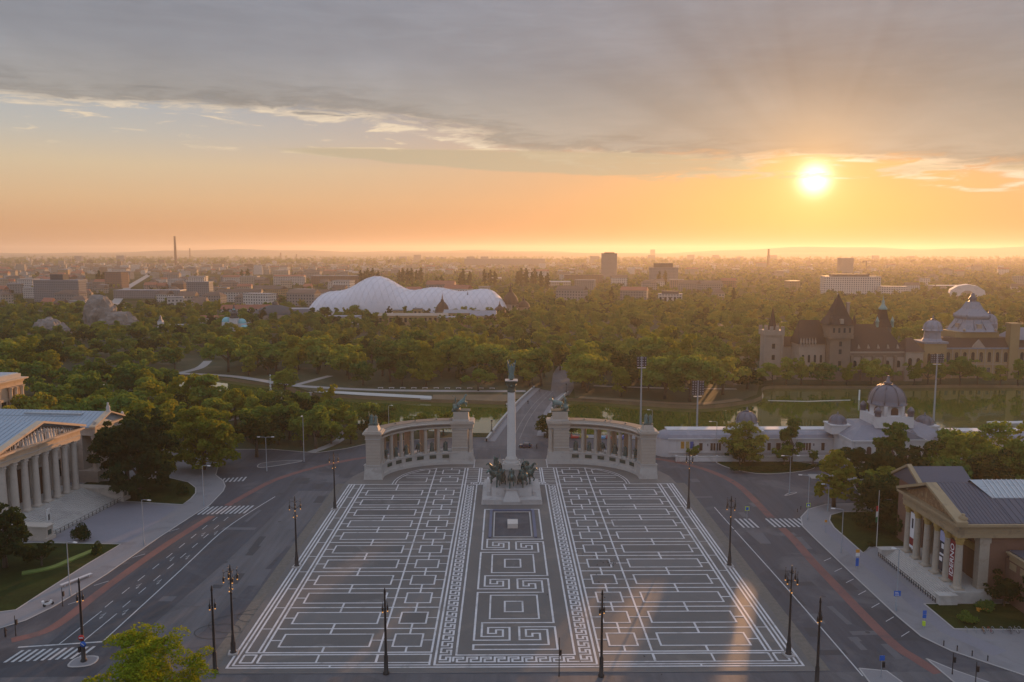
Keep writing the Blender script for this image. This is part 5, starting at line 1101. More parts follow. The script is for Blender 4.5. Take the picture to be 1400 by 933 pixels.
def stone_bridge():
    t = thing('stone_bridge', 'small arched stone bridge leading to the castle gate tower', 'bridge', (126, 402, 0), R(35))
    pts = [(-14, -1.5)] + [(-10 + 5 * cos(a), -1.5 + 4.2 * sin(a)) for a in np.linspace(pi, 0, 8)] + [(-3.6, -1.5)] + [(2 + 5 * cos(a), -1.5 + 4.2 * sin(a)) for a in np.linspace(pi, 0, 8)] + [(14, -1.5), (14, 4.6), (-20, 4.2), (-20, -1.5)]
    MB().extrude(pts, 'y', -3, 3).build('arches', M['castle_l'], t)
    for y in (-3.2, 2.8): MB().box(-20, 14, y, y + .4, 4.2, 5.4).build('parapet', M['castle_l'], t)
stone_bridge()
# the road bridge over the lake with its parapets and lamps
def road_bridge():
    t = thing('road_bridge', 'wide road bridge with stone parapets crossing the lake behind the column', 'bridge', (0, 0, 0))
    L = smooth_line([(-8.2, 272), (-3, 305), (4, 343), (12.5, 381)], 5); Q = smooth_line([(12.5, 280), (15.6, 311), (20.5, 340), (27.5, 366)], 5)
    mb = MB(); n = min(len(L), len(Q)); deck = [L[i] for i in range(n)] + [Q[i] for i in range(n - 1, -1, -1)]
    mb.prism(deck, -1.8, .05); mb.build('deck', M['asphalt_old'], t)
    for pts in (L, Q):
        ribbon(pts, .5, 1.15, 1.15).build('parapet', M['kerb'], t); ribbon(pts, .7, 1.3, .15).build('coping', M['lime2'], t)
        ribbon([(x + (1.6 if pts is L else -1.6), y) for x, y in pts], 2.6, .17, .12).build('footway', M['pave'], t)
    for k in (-1.2, 1.2): ribbon([((a[0] + b[0]) / 2 + k, (a[1] + b[1]) / 2) for a, b in zip(L, Q)], .16, .075).build('lane_line', M['path'], t)
    for pts, nm in ((L, 'west'), (Q, 'east')):
        for k, i in enumerate((2, 8, 14)):
            x, y = pts[i]; l = thing('bridge_lamp', '%s dark lamp post on the %s parapet of the road bridge' % (('nearest', 'middle', 'farthest')[k], nm), 'lamp post', (x, y, 1.3), 0, 'lamp posts on the road bridge')
            MB().lathe([(.45, 0), (.4, .5), (.16, .8), (.1, 3.6)], 8).build('post', M['iron'], l); MB().ball((0, 0, 3.9), .38, 8, 6).build('globe', M['iron'], l)
road_bridge()
# ------------------------------------------------------------------ zoo and city beyond the park
M['etfe'] = mat('white_cushion_skin', (.54, .52, .57), .38, .12, .05, .6, spec=.5, coords='obj')
M['redtile'] = mat('red_tile_roof', (.26, .095, .06), .85, .2, .2, 2., coords='obj', rand=.15)
M['browntile'] = mat('brown_city_roof', (.13, .085, .065), .85, .2, .2, 2., coords='obj', rand=.2)
M['greyroof'] = mat('grey_city_roof', (.20, .20, .215), .7, .2, .1, 1., coords='obj', rand=.2)
M['turq'] = mat('turquoise_tile_dome', (.16, .40, .44), .4, .2, .5, coords='obj')
M['canvas'] = mat('dark_tent_canvas', (.06, .06, .065), .8, .1, .1, coords='obj')
def wall_mat(name, col, glass=(.05, .055, .065), bx=3.4, bz=3.3, fx=.45, fz=.5, rand=.12):
    """plaster with a regular grid of far-off windows"""
    m = mat(name, col, .85, .12, .06, .8, coords='obj', rand=rand); t = NT(m.node_tree); b = t.n['Principled BSDF']
    base = b.inputs['Base Color'].links[0].from_socket
    tc = t.new('ShaderNodeTexCoord').outputs['Object']; s = t.new('ShaderNodeSeparateXYZ'); t.l.new(tc, s.inputs[0])
    nz = t.new('ShaderNodeSeparateXYZ'); g = t.new('ShaderNodeNewGeometry'); t.l.new(g.outputs['Normal'], nz.inputs[0])
    u = t.m('FRACT', t.m('DIVIDE', t.m('ADD', s.outputs[0], s.outputs[1]), bx)); w = t.m('FRACT', t.m('DIVIDE', s.outputs[2], bz))
    k = t.m('MULTIPLY', t.m('MULTIPLY', t.m('LESS_THAN', u, fx), t.m('LESS_THAN', t.m('ABSOLUTE', t.m('SUBTRACT', w, .5)), fz / 2)), t.m('LESS_THAN', t.m('ABSOLUTE', nz.outputs[2]), .5))
    c = t.mix(k, base, glass); t.l.new(c, b.inputs['Base Color']); return m
WALLS = [wall_mat('cream_plaster', (.31, .26, .21)), wall_mat('white_plaster', (.42, .39, .37)), wall_mat('grey_plaster', (.20, .185, .18)), wall_mat('ochre_plaster', (.28, .19, .10)), wall_mat('brick_plaster', (.17, .095, .07)), wall_mat('pink_plaster', (.26, .18, .15))]
PANEL = wall_mat('concrete_grid', (.19, .185, .195), (.09, .09, .10), 2.6, 3.0, .55, .6, 0)
def biodome():
    t = thing('biodome', 'huge white bubble greenhouse with four swelling humps', 'greenhouse', (-115, 832, 0))
    hump = [(-68, 24.0, 27), (-20, 40.5, 28), (40, 29.0, 31), (91, 27, 27)]
    def top(x):
        s = sum(h ** 3 * math.exp(-((x - c) / w) ** 2 * 1.35) for c, h, w in hump) ** (1 / 3)
        e = max(0., min((x + 92) / 22, (117 - x) / 20, 1.)); return max(.0, s * math.sqrt(max(0, 1 - (1 - e) ** 2)))
    nx, ny = 96, 22; vs = []; fs = []
    for i in range(nx + 1):
        x = -92 + 209 * i / nx
        for j in range(ny + 1):
            a = pi * j / ny; h = top(x); d = 15 + h * .62
            vs.append((x, -d * cos(a), max(0, h * sin(a) ** .8)))
    for i in range(nx):
        for j in range(ny): q = i * (ny + 1) + j; fs.append((q, q + ny + 1, q + ny + 2, q + 1))
    MB().add(vs, fs, True).build('cushion_roof', M['etfe'], t)
    # diagonal seams between the cushions
    seam = mat('seam_grey', (.46, .45, .49), .6, .05)
    mb = MB()
    for i in range(0, nx, 3):
        for dr in (1, -1):
            pts = []
            for j in range(2, ny - 6):
                ii = i + dr * (j - 2) * .8
                if 1 <= ii <= nx - 1:
                    x = -92 + 209 * ii / nx; h = top(x); a = pi * j / ny; d = 15 + h * .62
                    pts.append((x, -d * cos(a) - .05, h * sin(a) ** .8 + .12))
            if len(pts) > 2: mb.tube(pts, .14, 3, False)
    tag(mb.build('cushion_seams', seam, t), kind='stuff')
    MB().add([(-92, -22, 0), (112, -24, 0), (112, -24, 3.2), (-92, -22, 3.2), (-92, 0, 3.2), (112, 0, 3.2)], [(0, 1, 2, 3), (3, 2, 5, 4)]).build('base_wall', M['stucco'], t)
    MB().box(-108, -86, -24, -4, 0, 8).build('entrance_hall', M['palelead'], t)
biodome()
def rock(name, x, y, w, d, h, label, seed):
    g = np.random.RandomState(seed); bm = bmesh.new(); bmesh.ops.create_icosphere(bm, subdivisions=4, radius=1)
    ks = g.randn(9, 3) * 2.6; ph = g.rand(9) * 6
    for v in bm.verts:
        n = v.co.copy(); s = sum(abs(sin(n.x * k[0] * 1.4 + n.y * k[1] * 1.4 + n.z * k[2] * .7 + p)) for k, p in zip(ks, ph)) / 9
        f = .62 + .62 * s + .1 * g.rand(); v.co = (n.x * w / 2 * f, n.y * d / 2 * f, max(0, (n.z * .75 + .3)) * h * (f + .1) * (1 if abs(n.x) < .5 else .8))
    me = bpy.data.meshes.new(name); bm.to_mesh(me); bm.free(); me.materials.append(M['rock'])
    tag(link_mesh(name, me, None, (x, y, 0)), label, 'rock')
rock('zoo_rock', -352, 690, 27, 26, 23, 'tall craggy artificial rock rising from the zoo trees', 2)
rock('zoo_rock', -330, 678, 34, 20, 12, 'low grey rock slope at the foot of the tall zoo rock', 5)
rock('zoo_rock', -352, 612, 27, 20, 12, 'wide lumpy grey rock among dark trees nearer than the tall one', 8)
t = thing('elephant_house', 'white zoo tower with dark balcony and turquoise tiled domes', 'tower', (-221, 644, 0))
MB().box(-3, 3, -3, 3, 0, 12.5).build('shaft', M['stucco'], t); MB().lathe([(3.6, 12.5), (3.8, 13.3), (2.6, 13.8), (2.6, 16), (3.6, 16.4), (1.8, 17.4), (1.3, 19), (.9, 20.5), (.05, 24)], 8, smooth=False).build('dark_balcony', M['canvas'], t)
MB().lathe([(1.5, 16.8), (1.2, 19.6), (.5, 21.4), (.05, 23.6)], 8).build('spire', M['turq'], t); MB().ball((0, 0, 24), .5, 6, 4).build('finial', M['gold'], t)
for (x, y, z, r) in ((-6.4, 1, 9.5, 4), (-5.8, -5, 3.6, 4), (9, -3, 3, 4.4), (4.5, 4, 8, 4)):
    MB().lathe([(r, 0), (r, z)], 12, (x, y, 0)).build('drum', M['stucco'], t); MB().ball((x, y, z), r, 12, 8, .95).build('tiled_dome', M['turq'], t)
t = thing('clock_tower', 'small white square tower with cap among the zoo trees', 'tower', (-283, 650, 0)); MB().box(-1.9, 1.9, -1.9, 1.9, 0, 9.5).build('shaft', M['stucco'], t); MB().lathe([(2.6, 9.5), (1.2, 11.2), (1.2, 12.6), (.05, 14.6)], 4, ph=.5, smooth=False).build('cap', M['greyroof'], t)
t = thing('flat_pavilion', 'white flat roofed pavilion with dark columns beside the small white tower', 'building', (-269, 650, 0)); MB().box(-6, 6, -3, 3, 0, 6).build('wall', M['stucco'], t); MB().box(-7, 7, -4, 4, 6, 6.8).build('roof', M['palelead'], t)
for k in range(5): MB().box(-5 + k * 2.4, -3.8 + k * 2.4, -3.1, -2.98, 2.4, 5.4).build('window', M['glass'], t)
def onion(x, y, z0, r, h, label):
    t = thing('domed_pavilion', label, 'pavilion', (x, y, 0), 0, 'dark pointed domes of the zoo')
    MB().lathe([(r, 0), (r, z0)], 8, smooth=False).build('wall', M['castle_l'], t)
    MB().lathe([(r * 1.12, z0), (r * 1.05, z0 + h * .12), (r * .85, z0 + h * .4), (r * .45, z0 + h * .62), (r * .22, z0 + h * .72), (r * .26, z0 + h * .78), (r * .12, z0 + h * .86), (.04, z0 + h * 1.3)], 12).build('pointed_dome', M['castle_r'], t)
    for k in (0, 2, 3): a = -pi / 2 + (k - 1.5) * .7; MB().box(-.9, .9, -.1, .1, z0 - 4, z0 - 1).xf(Matrix.Translation((r * .98 * cos(a), r * .98 * sin(a), 0)) @ Matrix.Rotation(a + pi / 2, 4, 'Z')).build('window', M['glass'], t)
onion(-62.9, 775, 8, 6.2, 14, 'dark pointed zoo dome directly left of the long yellow hall'); onion(-40, 815, 8, 6, 14, 'dark pointed zoo dome behind the long yellow hall'); onion(4, 838, 11, 8, 18, 'largest dark pointed zoo dome, at the end of the bubble greenhouse')
onion(-7, 775, 7, 5.6, 9, 'squat dark zoo dome beside the pale green roofed hall'); onion(18, 850, 7, 6, 10, 'dark pointed zoo dome just right of the largest dome')
def hall(name, label, cat, x, y, w, d, h, rh, wm, rm, rz=0., roof='gable', win=0, group=None):
    t = thing(name, label, cat, (x, y, 0), rz, group)
    MB().box(-w / 2, w / 2, -d / 2, d / 2, 0, h).build('wall', wm, t)
    if roof == 'flat': MB().box(-w / 2 - .4, w / 2 + .4, -d / 2 - .4, d / 2 + .4, h, h + .8).build('roof', rm, t)
    else: hip(t, -w / 2, w / 2, -d / 2, d / 2, h, rh, rm, 0 if roof == 'gable' else min(w, d) / 2.2, o=.5)
    for k in range(win):
        x_ = -w / 2 + w * (k + .5) / win; MB().box(x_ - w / win * .25, x_ + w / win * .25, -d / 2 - .05, -d / 2 + .02, h * .35, h * .8).build('window', M['glass'], t)
    return t
hall('yellow_hall', 'long yellow zoo hall between two dark pointed domes', 'building', -46, 745, 26, 12, 9, 3, M['yellow_wall'], M['greyroof'], win=7)
hall('zoo_hall', 'zoo hall with pale green grey roof right of the yellow hall', 'building', -22, 740, 24, 14, 7, 4.5, M['castle_l'], M['palelead'], win=6)
hall('yellow_house', 'tall narrow yellow block in front of the bubble greenhouse', 'building', -104, 760, 9, 9, 10, 1, M['yellow_wall'], M['greyroof'], roof='flat', win=2); hall('yellow_house', 'second narrow yellow block in front of the bubble greenhouse, further right', 'building', -86, 768, 8, 8, 11, 1, M['yellow_wall'], M['greyroof'], roof='flat', win=2)
hall('yellow_terrace', 'long low ochre terrace building in front of the bubble greenhouse', 'building', -84, 715, 62, 12, 9, 2, M['yellow_wall'], M['castle_l'], win=14); hall('flat_house', 'flat grey roofed ochre house in front of the zoo trees', 'building', -48, 700, 26, 14, 8, 1, M['yellow_wall'], M['palelead'], roof='flat', win=5)
hall('white_pavilion', 'low white hall with curved end left of the yellow terraces', 'building', -150, 730, 30, 14, 6.5, 1, M['stucco'], M['palelead'], roof='flat', win=8)
t = thing('circus_tent', 'wide dark low dome of the circus behind the park trees', 'tent', (-224, 770, 0)); MB().lathe([(21, 6), (20, 8), (13, 12), (5, 14.5), (.2, 15)], 24).build('canvas_dome', M['canvas'], t); MB().lathe([(21, 0), (21, 6)], 24, top=False).build('wall', M['castle_l'], t); MB().lathe([(3, 14.5), (3, 17), (.2, 18.5)], 8).build('top', M['canvas'], t)
hall('red_roof_house', 'long low house with bright red tiled roof left of the circus dome', 'building', -262, 800, 46, 14, 9, 4, WALLS[1], M['redtile'], .15, win=8); hall('red_roof_house', 'small red roofed park house alone among the trees beyond the promenade', 'building', -55, 480, 12, 9, 5, 3.4, M['castle_l'], M['redtile'], .1, win=3)
hall('low_red_house', 'low zoo house with faded red roof behind the small white tower', 'building', -262, 740, 46, 10, 5, 2, M['stucco'], M['redtile'], -.05, win=6); hall('arched_shed', 'pale arched shed roof left of the white zoo tower', 'building', -272, 800, 14, 18, 7, 4, M['palelead'], M['palelead'], .4)
# named buildings of the city
def block(name, label, x, y, w, d, h, wm, rm, rz=0., rh=1., roof='flat', top=None, win=0):
    t = hall(name, label, 'building', x, y, w, d, h, rh, wm, rm, rz, roof, win)
    if top: MB().box(*top).build('roof_hut', M['canvas'], t)
    return t
block('slab_block', 'broad grey concrete office slab with vertical window strips and dark roof hut', -592, 1062, 64, 16, 28, PANEL, M['greyroof'], -.12, top=(-9, 9, -6, 6, 28.8, 36))
block('long_house', 'long white four storey house with brown roof left of the white zoo tower', -352, 1056, 56, 14, 13, WALLS[1], M['browntile'], .1, 4, 'gable', win=0); block('grey_tower_house', 'grey stepped tower house at the end of the long white house', -412, 1075, 30, 16, 25, PANEL, M['greyroof'])
block('grey_hall', 'long low blue grey hall beside the straight avenue', -508, 1140, 96, 20, 11, PANEL, M['palelead'], -.05); block('brick_house', 'tall brown block at the bend of the straight avenue', -712, 1465, 34, 20, 28, WALLS[4], M['browntile'], -.2); block('small_hall', 'low white hall just right of the tall zoo rock', -415, 850, 26, 12, 6, WALLS[1], M['palelead'])
block('red_topped_house', 'white house row with red roof edge beyond the bubble greenhouse', -430, 1590, 60, 18, 17, WALLS[1], M['redtile'], 0, 3, 'gable'); block('flat_row', 'long flat grey brown row beyond the bubble greenhouse, before dark poplars', -330, 1610, 120, 20, 17, WALLS[4], M['greyroof']); block('white_end_house', 'white block with an ochre gable end beside the dark poplars', -268, 1625, 26, 18, 19, WALLS[1], M['redtile'], .2)
block('tower_block', 'tall dark square tower block above the park trees', 247, 1908, 37, 26, 61, PANEL, M['canvas'], -.15, top=(-12, 12, -8, 8, 61.5, 64)); block('wide_block', 'wide stepped high block to the right of the dark tower', 325, 1645, 57, 26, 33, PANEL, M['greyroof'], -.1, top=(-20, 18, -8, 8, 33, 42)); block('long_panel_block', 'very long hazy panel block on the skyline before the hills', -4, 3640, 366, 30, 33, PANEL, M['greyroof'], -.03)
block('terraced_block', 'large pale terraced block below the sun', 538, 1243, 84, 24, 27, WALLS[1], M['greyroof'], -.1, top=(-30, 26, -8, 8, 27, 31)); block('terraced_wing', 'low stepped wing at the right foot of the pale terraced block', 596, 1225, 40, 22, 12, WALLS[1], M['greyroof'], -.3); block('square_tower', 'squat hazy tower behind the pale terraced block', 1029, 2414, 37, 30, 46, PANEL, M['greyroof'])
block('modern_house', 'white modern house with dark window openings and glass roof edge', 196, 952, 28, 16, 15, WALLS[1], M['greyroof'], -.2, top=(-10, 10, -5, 5, 15.5, 19), win=5); block('low_white_hall', 'low hall with bright white roof left of the tall dark tower', 103, 1541, 42, 30, 8, WALLS[0], M['stucco']); block('white_strip_hall', 'thin white roofed hall beyond the end of the bubble greenhouse', -30, 1750, 40, 26, 8, WALLS[0], M['stucco']); block('brick_row', 'brown brick row at the foot of the tall dark tower', 165, 1700, 80, 20, 16, WALLS[4], M['browntile'], .05); block('far_tower', 'tiny hazy tower on the far horizon', 1410, 7650, 42, 26, 84, PANEL, M['greyroof']); block('low_flat_hall', 'low flat hall with light roof edge right of the pale terraced block', 545 + 190, 1330, 46, 20, 9, WALLS[0], M['stucco'])
t = thing('white_tent', 'white arched tent hall above the park trees', 'tent', (688, 1185, 0), R(-25)); MB().extrude([(-24, 0), (-22, 9), (-13, 15), (0, 17.5), (13, 15), (22, 9), (24, 0)], 'y', -16, 16).build('tent_roof', M['stucco'], t); MB().extrude(arch_win(20, 9), 'y', -16.1, -16.02).build('tent_mouth', M['castle_l'], t)
def chimney(x, y, r, h, label): t = thing('chimney', label, 'chimney', (x, y, 0)); MB().lathe([(r, 0), (r * .7, h)], 10).build('stack', M['brick'], t); MB().lathe([(r * .8, h), (r * .8, h + h * .02)], 10).build('rim', M['canvas'], t)
chimney(-1509, 3673, 6.5, 132, 'tall thin chimney on the horizon, highest of all'); chimney(-2400, 6112, 7, 88, 'short chimney right of the highest chimney'); chimney(-1709, 6106, 7, 56, 'small chimney on the skyline above the bubble greenhouse'); chimney(-1640, 6300, 6, 45, 'smallest chimney on the skyline beside another short one'); chimney(1120, 3400, 6, 75, 'thin chimney on the skyline left of the sun glow')
t = thing('tower_crane', 'hazy tower crane standing behind the pale terraced block', 'crane', (1171, 2586, 0), R(5))
MB().box(-1.2, 1.2, -1.2, 1.2, 0, 36).build('mast', M['canvas'], t); MB().box(-12, 40, -1, 1, 34, 36.4).build('jib', M['canvas'], t); MB().box(-14, -8, -1.6, 1.6, 31, 34).build('counterweight', M['canvas'], t)
# avenue running to the horizon on the west side
tag(ribbon([(-352, 720), (-470, 950), (-700, 1480), (-1180, 2700)], [11, 11, 13, 16], .05).build('avenue', M['path']), kind='structure')
# ordinary city houses
g = random.Random(11); n_b = 0
kinds = [('city_house', M['redtile'], 'gable', 'red tiled roof'), ('city_house', M['browntile'], 'gable', 'brown tiled roof'), ('apartment_house', M['greyroof'], 'flat', 'flat grey roof'), ('city_house', M['browntile'], 'hip', 'hipped brown roof')]
wn = ['cream', 'white', 'grey', 'ochre', 'brick brown', 'pink']
PROTO = {}
taken = []
def far_house(x, y, zone):
    global n_b
    k = g.choices(range(4), [3, 3, 3, 2])[0]; w = g.choice([14, 14, 18, 24, 34]); wi = g.choices(range(6), [4, 3, 3, 1, 1, 1])[0]
    for (a, b, rr) in taken:
        if (a - x) ** 2 + (b - y) ** 2 < (rr + w / 2 + 3) ** 2: return
    taken.append((x, y, w / 2)); key = (k, w, wi)
    lm = next((n for q, n in ((-.60, 'left of the slab block'), (-.50, 'around the slab block'), (-.43, 'left of the avenue'), (-.36, 'right of the avenue'), (-.28, 'behind the long white house'), (-.19, 'left of the bubble greenhouse'), (-.05, 'behind the bubble greenhouse'), (.10, 'before the long panel block'), (.17, 'around the dark tower block'), (.26, 'around the wide stepped block'), (.36, 'left of the terraced block'), (.48, 'around the terraced block'), (9, 'around the white tent')) if x / y < q))
    lab = '%s%s %s with %s %s, %s' % ('long ' if w > 20 else 'small ', wn[wi], 'flats' if k == 2 else 'house', kinds[k][3], lm, 'nearest rows' if y < 1250 else 'middle rows' if y < 1800 else 'far rows')
    grp = 'houses in %s' % zone
    if key not in PROTO:
        h = {14: 7, 18: 10, 24: 13, 34: 14, 46: 17}[w] + (4 if k == 2 else 0)
        PROTO[key] = know(hall(kinds[k][0], lab, 'house', x, y, w, min(w * .6, 15), h, 4.5, WALLS[wi], kinds[k][1], g.uniform(-.5, .3), kinds[k][2], 0, grp))
    else: dup(PROTO[key], (x, y, 0), g.uniform(-.5, .3), lab, grp, g.uniform(.85, 1.25))
    n_b += 1
for (x, y, w) in ((-592, 1062, 40), (-352, 1056, 34), (-412, 1075, 22), (-508, 1140, 55), (-712, 1465, 22), (247, 1908, 40), (325, 1645, 40), (538, 1243, 50), (596, 1225, 30), (196, 952, 22), (103, 1541, 30), (688, 1185, 40), (-430, 1590, 36), (-330, 1610, 65), (165, 1700, 45)): taken.append((x, y, w))
def clear_avenue(x, y): return abs(x - (-352 - (y - 720) * .44)) > 24
for i in range(900):
    y = 880 * math.exp(g.random() * 1.25); x = g.uniform(-.66, -.20) * y
    if n_b < 215 and clear_avenue(x, y) and not (-260 < x < 20 and y < 900): far_house(x, y, 'the dense town beyond the zoo')
n1 = n_b
for i in range(500):
    y = 1050 * math.exp(g.random() * 1.2); x = g.uniform(-.20, .66) * y
    if n_b < n1 + 60: far_house(x, y, 'the leafy quarter beyond the park')
# the far city, too small and many to tell apart
def far_city():
    for nm, wm, cnt in (('far_city_walls', WALLS[0], 900), ('far_city_pale', WALLS[1], 500), ('far_city_roofs', M['browntile'], 700)):
        mb = MB()
        for i in range(cnt):
            y = 2300 * math.exp(g.random() * 1.35); x = (g.triangular(-.68, .55, -.55)) * y; w = g.uniform(9, 30); d = g.uniform(10, 16); h = g.choice([5, 6, 8, 9, 12]) * (1 if g.random() < .95 else 2.2)
            c, s = cos(q := g.uniform(0, pi)), sin(q)
            m2 = MB().box(-w / 2, w / 2, -d / 2, d / 2, 0, h, g.choice([0, 0, 2])); m2.xf(Matrix.Translation((x, y, 0)) @ Matrix.Rotation(q * .25, 4, 'Z')); mb.add(m2.v, m2.f)
        tag(mb.build(nm, wm), kind='stuff')
far_city()
# a row of hazy tower blocks along the skyline
pb = know(hall('skyline_block', 'hazy tower block in the row on the horizon beneath the hills', 'building', 950, 5200, 46, 20, 42, 1, PANEL, M['greyroof'], 0, 'flat', 0, 'tower blocks in a row on the horizon'))
for k in range(16):
    x, y = [(1300, 5600), (1500, 5700), (1690, 5750), (1880, 5600), (-640, 5000), (-560, 5100), (-480, 5050), (-390, 5000), (2600, 5600), (2900, 5700), (-200, 4600), (-120, 4650), (480, 4300), (1180, 4100), (-2600, 4900), (-2200, 4600)][k]
    dup(pb, (x, y, 0), g.uniform(-.2, .2), None, None, (1, 1, g.uniform(.7, 1.1)))
# ------------------------------------------------------------------ trees
def leaf_mat(name, stops, trans=.42):
    m = bpy.data.materials.new(name); m.use_nodes = True; t = NT(m.node_tree); t.n.clear()
    out = t.new('ShaderNodeOutputMaterial')
    oi = t.new('ShaderNodeObjectInfo').outputs['Random']
    co = t.new('ShaderNodeTexCoord').outputs['Object']
    n = t.noise(co, .35, 3, .6); n2 = t.noise(co, 2.5, 2, .5)
    x = t.m('ADD', t.m('MULTIPLY', oi, .72), t.m('ADD', t.m('MULTIPLY', t.m('SUBTRACT', n, .5), .75), .14), clamp=True)
    c = t.ramp(x, stops); k = t.m('MULTIPLY_ADD', n2, .95, .40)
    c = t.mix(1.0, c, t.xyz(k, k, k), 'MULTIPLY')
    d = t.new('ShaderNodeBsdfDiffuse'); t.l.new(c, d.inputs[0])
    tr = t.new('ShaderNodeBsdfTranslucent'); c2 = t.mix(1.0, c, (1.5, 1.25, .5), 'MULTIPLY'); t.l.new(c2, tr.inputs[0])
    mx = t.new('ShaderNodeMixShader'); mx.inputs[0].default_value = trans; t.l.new(d.outputs[0], mx.inputs[1]); t.l.new(tr.outputs[0], mx.inputs[2])
    t.l.new(mx.outputs[0], out.inputs[0]); return m
LEAF = leaf_mat('broadleaf_foliage', [(0, (.036, .078, .030)), (.25, (.085, .155, .040)), (.55, (.150, .220, .048)), (.8, (.225, .262, .050)), (1, (.19, .17, .050))])
LEAF_Y = leaf_mat('yellow_green_foliage', [(0, (.13, .175, .028)), (.5, (.18, .205, .032)), (1, (.23, .23, .036))])
LEAF_D = leaf_mat('dark_foliage', [(0, (.024, .046, .020)), (.5, (.036, .064, .022)), (1, (.052, .082, .026))])
BARK = mat('tree_bark', (.075, .058, .045), .9, .25, 2., coords='obj')
def leaves(seed, lobes, n, size, m, name='crown', flat=.0, droop=0.):
    """thousands of small leaf faces over the skin of many lobes"""
    g = np.random.RandomState(seed); L = np.array(lobes, float)
    p = L[:, 3] ** 2; p /= p.sum(); idx = g.choice(len(L), n, p=p); c = L[idx, :3]; r = L[idx, 3:4]
    d = g.randn(n, 3); d[:, 2] = np.abs(d[:, 2]) * .9 - .28 * np.linalg.norm(d, axis=1) * g.rand(n); d /= np.linalg.norm(d, axis=1)[:, None]
    P = c + d * r * (.72 + .36 * g.rand(n, 1)) * np.array([1, 1, .9]); P[:, 2] -= droop * g.rand(n) * r[:, 0]
    nn = d + g.randn(n, 3) * .55; nn /= np.linalg.norm(nn, axis=1)[:, None]
    a = np.cross(nn, g.randn(n, 3)); a /= np.linalg.norm(a, axis=1)[:, None]; b = np.cross(nn, a)
    s = size * (.55 + .9 * g.rand(n, 1)); a *= s; b *= s * (.6 + .3 * g.rand(n, 1))
    V = np.stack([P - a, P - b * .8 + a * .1, P + a, P + b], 1).reshape(-1, 3)
    me = bpy.data.meshes.new(name); me.vertices.add(n * 4); me.vertices.foreach_set('co', V.ravel().astype(np.float32))
    me.loops.add(n * 4); me.loops.foreach_set('vertex_index', np.arange(n * 4, dtype=np.int32))
    me.polygons.add(n); me.polygons.foreach_set('loop_start', np.arange(0, n * 4, 4, dtype=np.int32)); me.polygons.foreach_set('loop_total', np.full(n, 4, dtype=np.int32))
    me.materials.append(m); me.update(); me.validate(); return me
def lobes(seed, kind):
    g = random.Random(seed); out = []
    if kind == 'round':          # unit tree: height 10, radius ~4.6
        for i in range(26):
            a = g.uniform(0, 2 * pi); z = g.uniform(2.6, 8.4); rr = 3.6 * math.sqrt(max(.05, 1 - ((z - 5.2) / 4.2) ** 2)) * g.uniform(.55, 1.05); r = g.uniform(1.0, 1.9)
            out.append((rr * cos(a), rr * sin(a), z, r))
        out += [(0, 0, 8.2, 1.7), (g.uniform(-1, 1), g.uniform(-1, 1), 7.2, 2.2), (0, 0, 5, 3.)]
    elif kind == 'low':
        for i in range(34):
            a = g.uniform(0, 2 * pi); z = g.uniform(1.0, 8.6); rr = 4.3 * math.sqrt(max(.05, 1 - ((z - 4.2) / 4.9) ** 2)) * g.uniform(.5, 1.05); out.append((rr * cos(a), rr * sin(a), z, g.uniform(1.0, 1.9)))
        out += [(0, 0, 8.4, 1.5), (0, 0, 6, 2.6), (0, 0, 3.4, 3.)]
    elif kind == 'ragged':
        for L in range(9):
            a = g.uniform(0, 6.28); up = g.uniform(.25, 1.25); ln = g.uniform(3.2, 6.0); z0 = g.uniform(2.2, 4.2)
            for k in range(5):
                q = ln * (.35 + .65 * k / 4); out.append((q * cos(a) * cos(up) + g.gauss(0, .55), q * sin(a) * cos(up) + g.gauss(0, .55), min(9.4, z0 + q * sin(up) * 1.1 + g.gauss(0, .4)), g.uniform(.6, 1.25)))
        out += [(0, 0, 5.6, 1.9), (g.uniform(-1, 1), g.uniform(-1, 1), 7.4, 1.3)]
    elif kind == 'tall':
        for i in range(24):
            a = g.uniform(0, 2 * pi); z = g.uniform(2.0, 9.2); rr = 2.3 * math.sqrt(max(.05, 1 - ((z - 5) / 4.8) ** 2)) * g.uniform(.5, 1.1); out.append((rr * cos(a), rr * sin(a), z, g.uniform(.8, 1.4)))
        out += [(0, 0, 9., 1.1), (0, 0, 6, 2.)]
    elif kind == 'spread':
        for i in range(30):
            a = g.uniform(0, 2 * pi); q = g.random() ** .5; rr = 5.2 * q; z = 4.2 + 3.6 * (1 - q * q) * g.uniform(.5, 1.1) + g.uniform(-1, .6); out.append((rr * cos(a), rr * sin(a), z, g.uniform(.9, 1.7)))
        out += [(0, 0, 6.2, 2.3)]
    elif kind == 'poplar':
        for i in range(20): z = .8 + i * .46; rr = .95 * math.sin(pi * min(1, (z + .6) / 10.6)) ** .6; a = g.uniform(0, 6.3); out.append((rr * .4 * cos(a), rr * .4 * sin(a), z, rr * g.uniform(.75, 1.1)))
    elif kind == 'pine':
        for i in range(26):
            z = 1.6 + 8 * g.random(); rr = (10 - z) * .34 + .25; a = g.uniform(0, 6.3); q = g.uniform(.5, 1); out.append((rr * q * cos(a), rr * q * sin(a), z, .45 + rr * .28))
    elif kind == 'shrub':
        for i in range(14): a = g.uniform(0, 6.3); q = g.random() ** .5 * 4; out.append((q * cos(a), q * sin(a), g.uniform(2, 6.2) * (1 - q * .09), g.uniform(1.7, 2.8)))
    return out
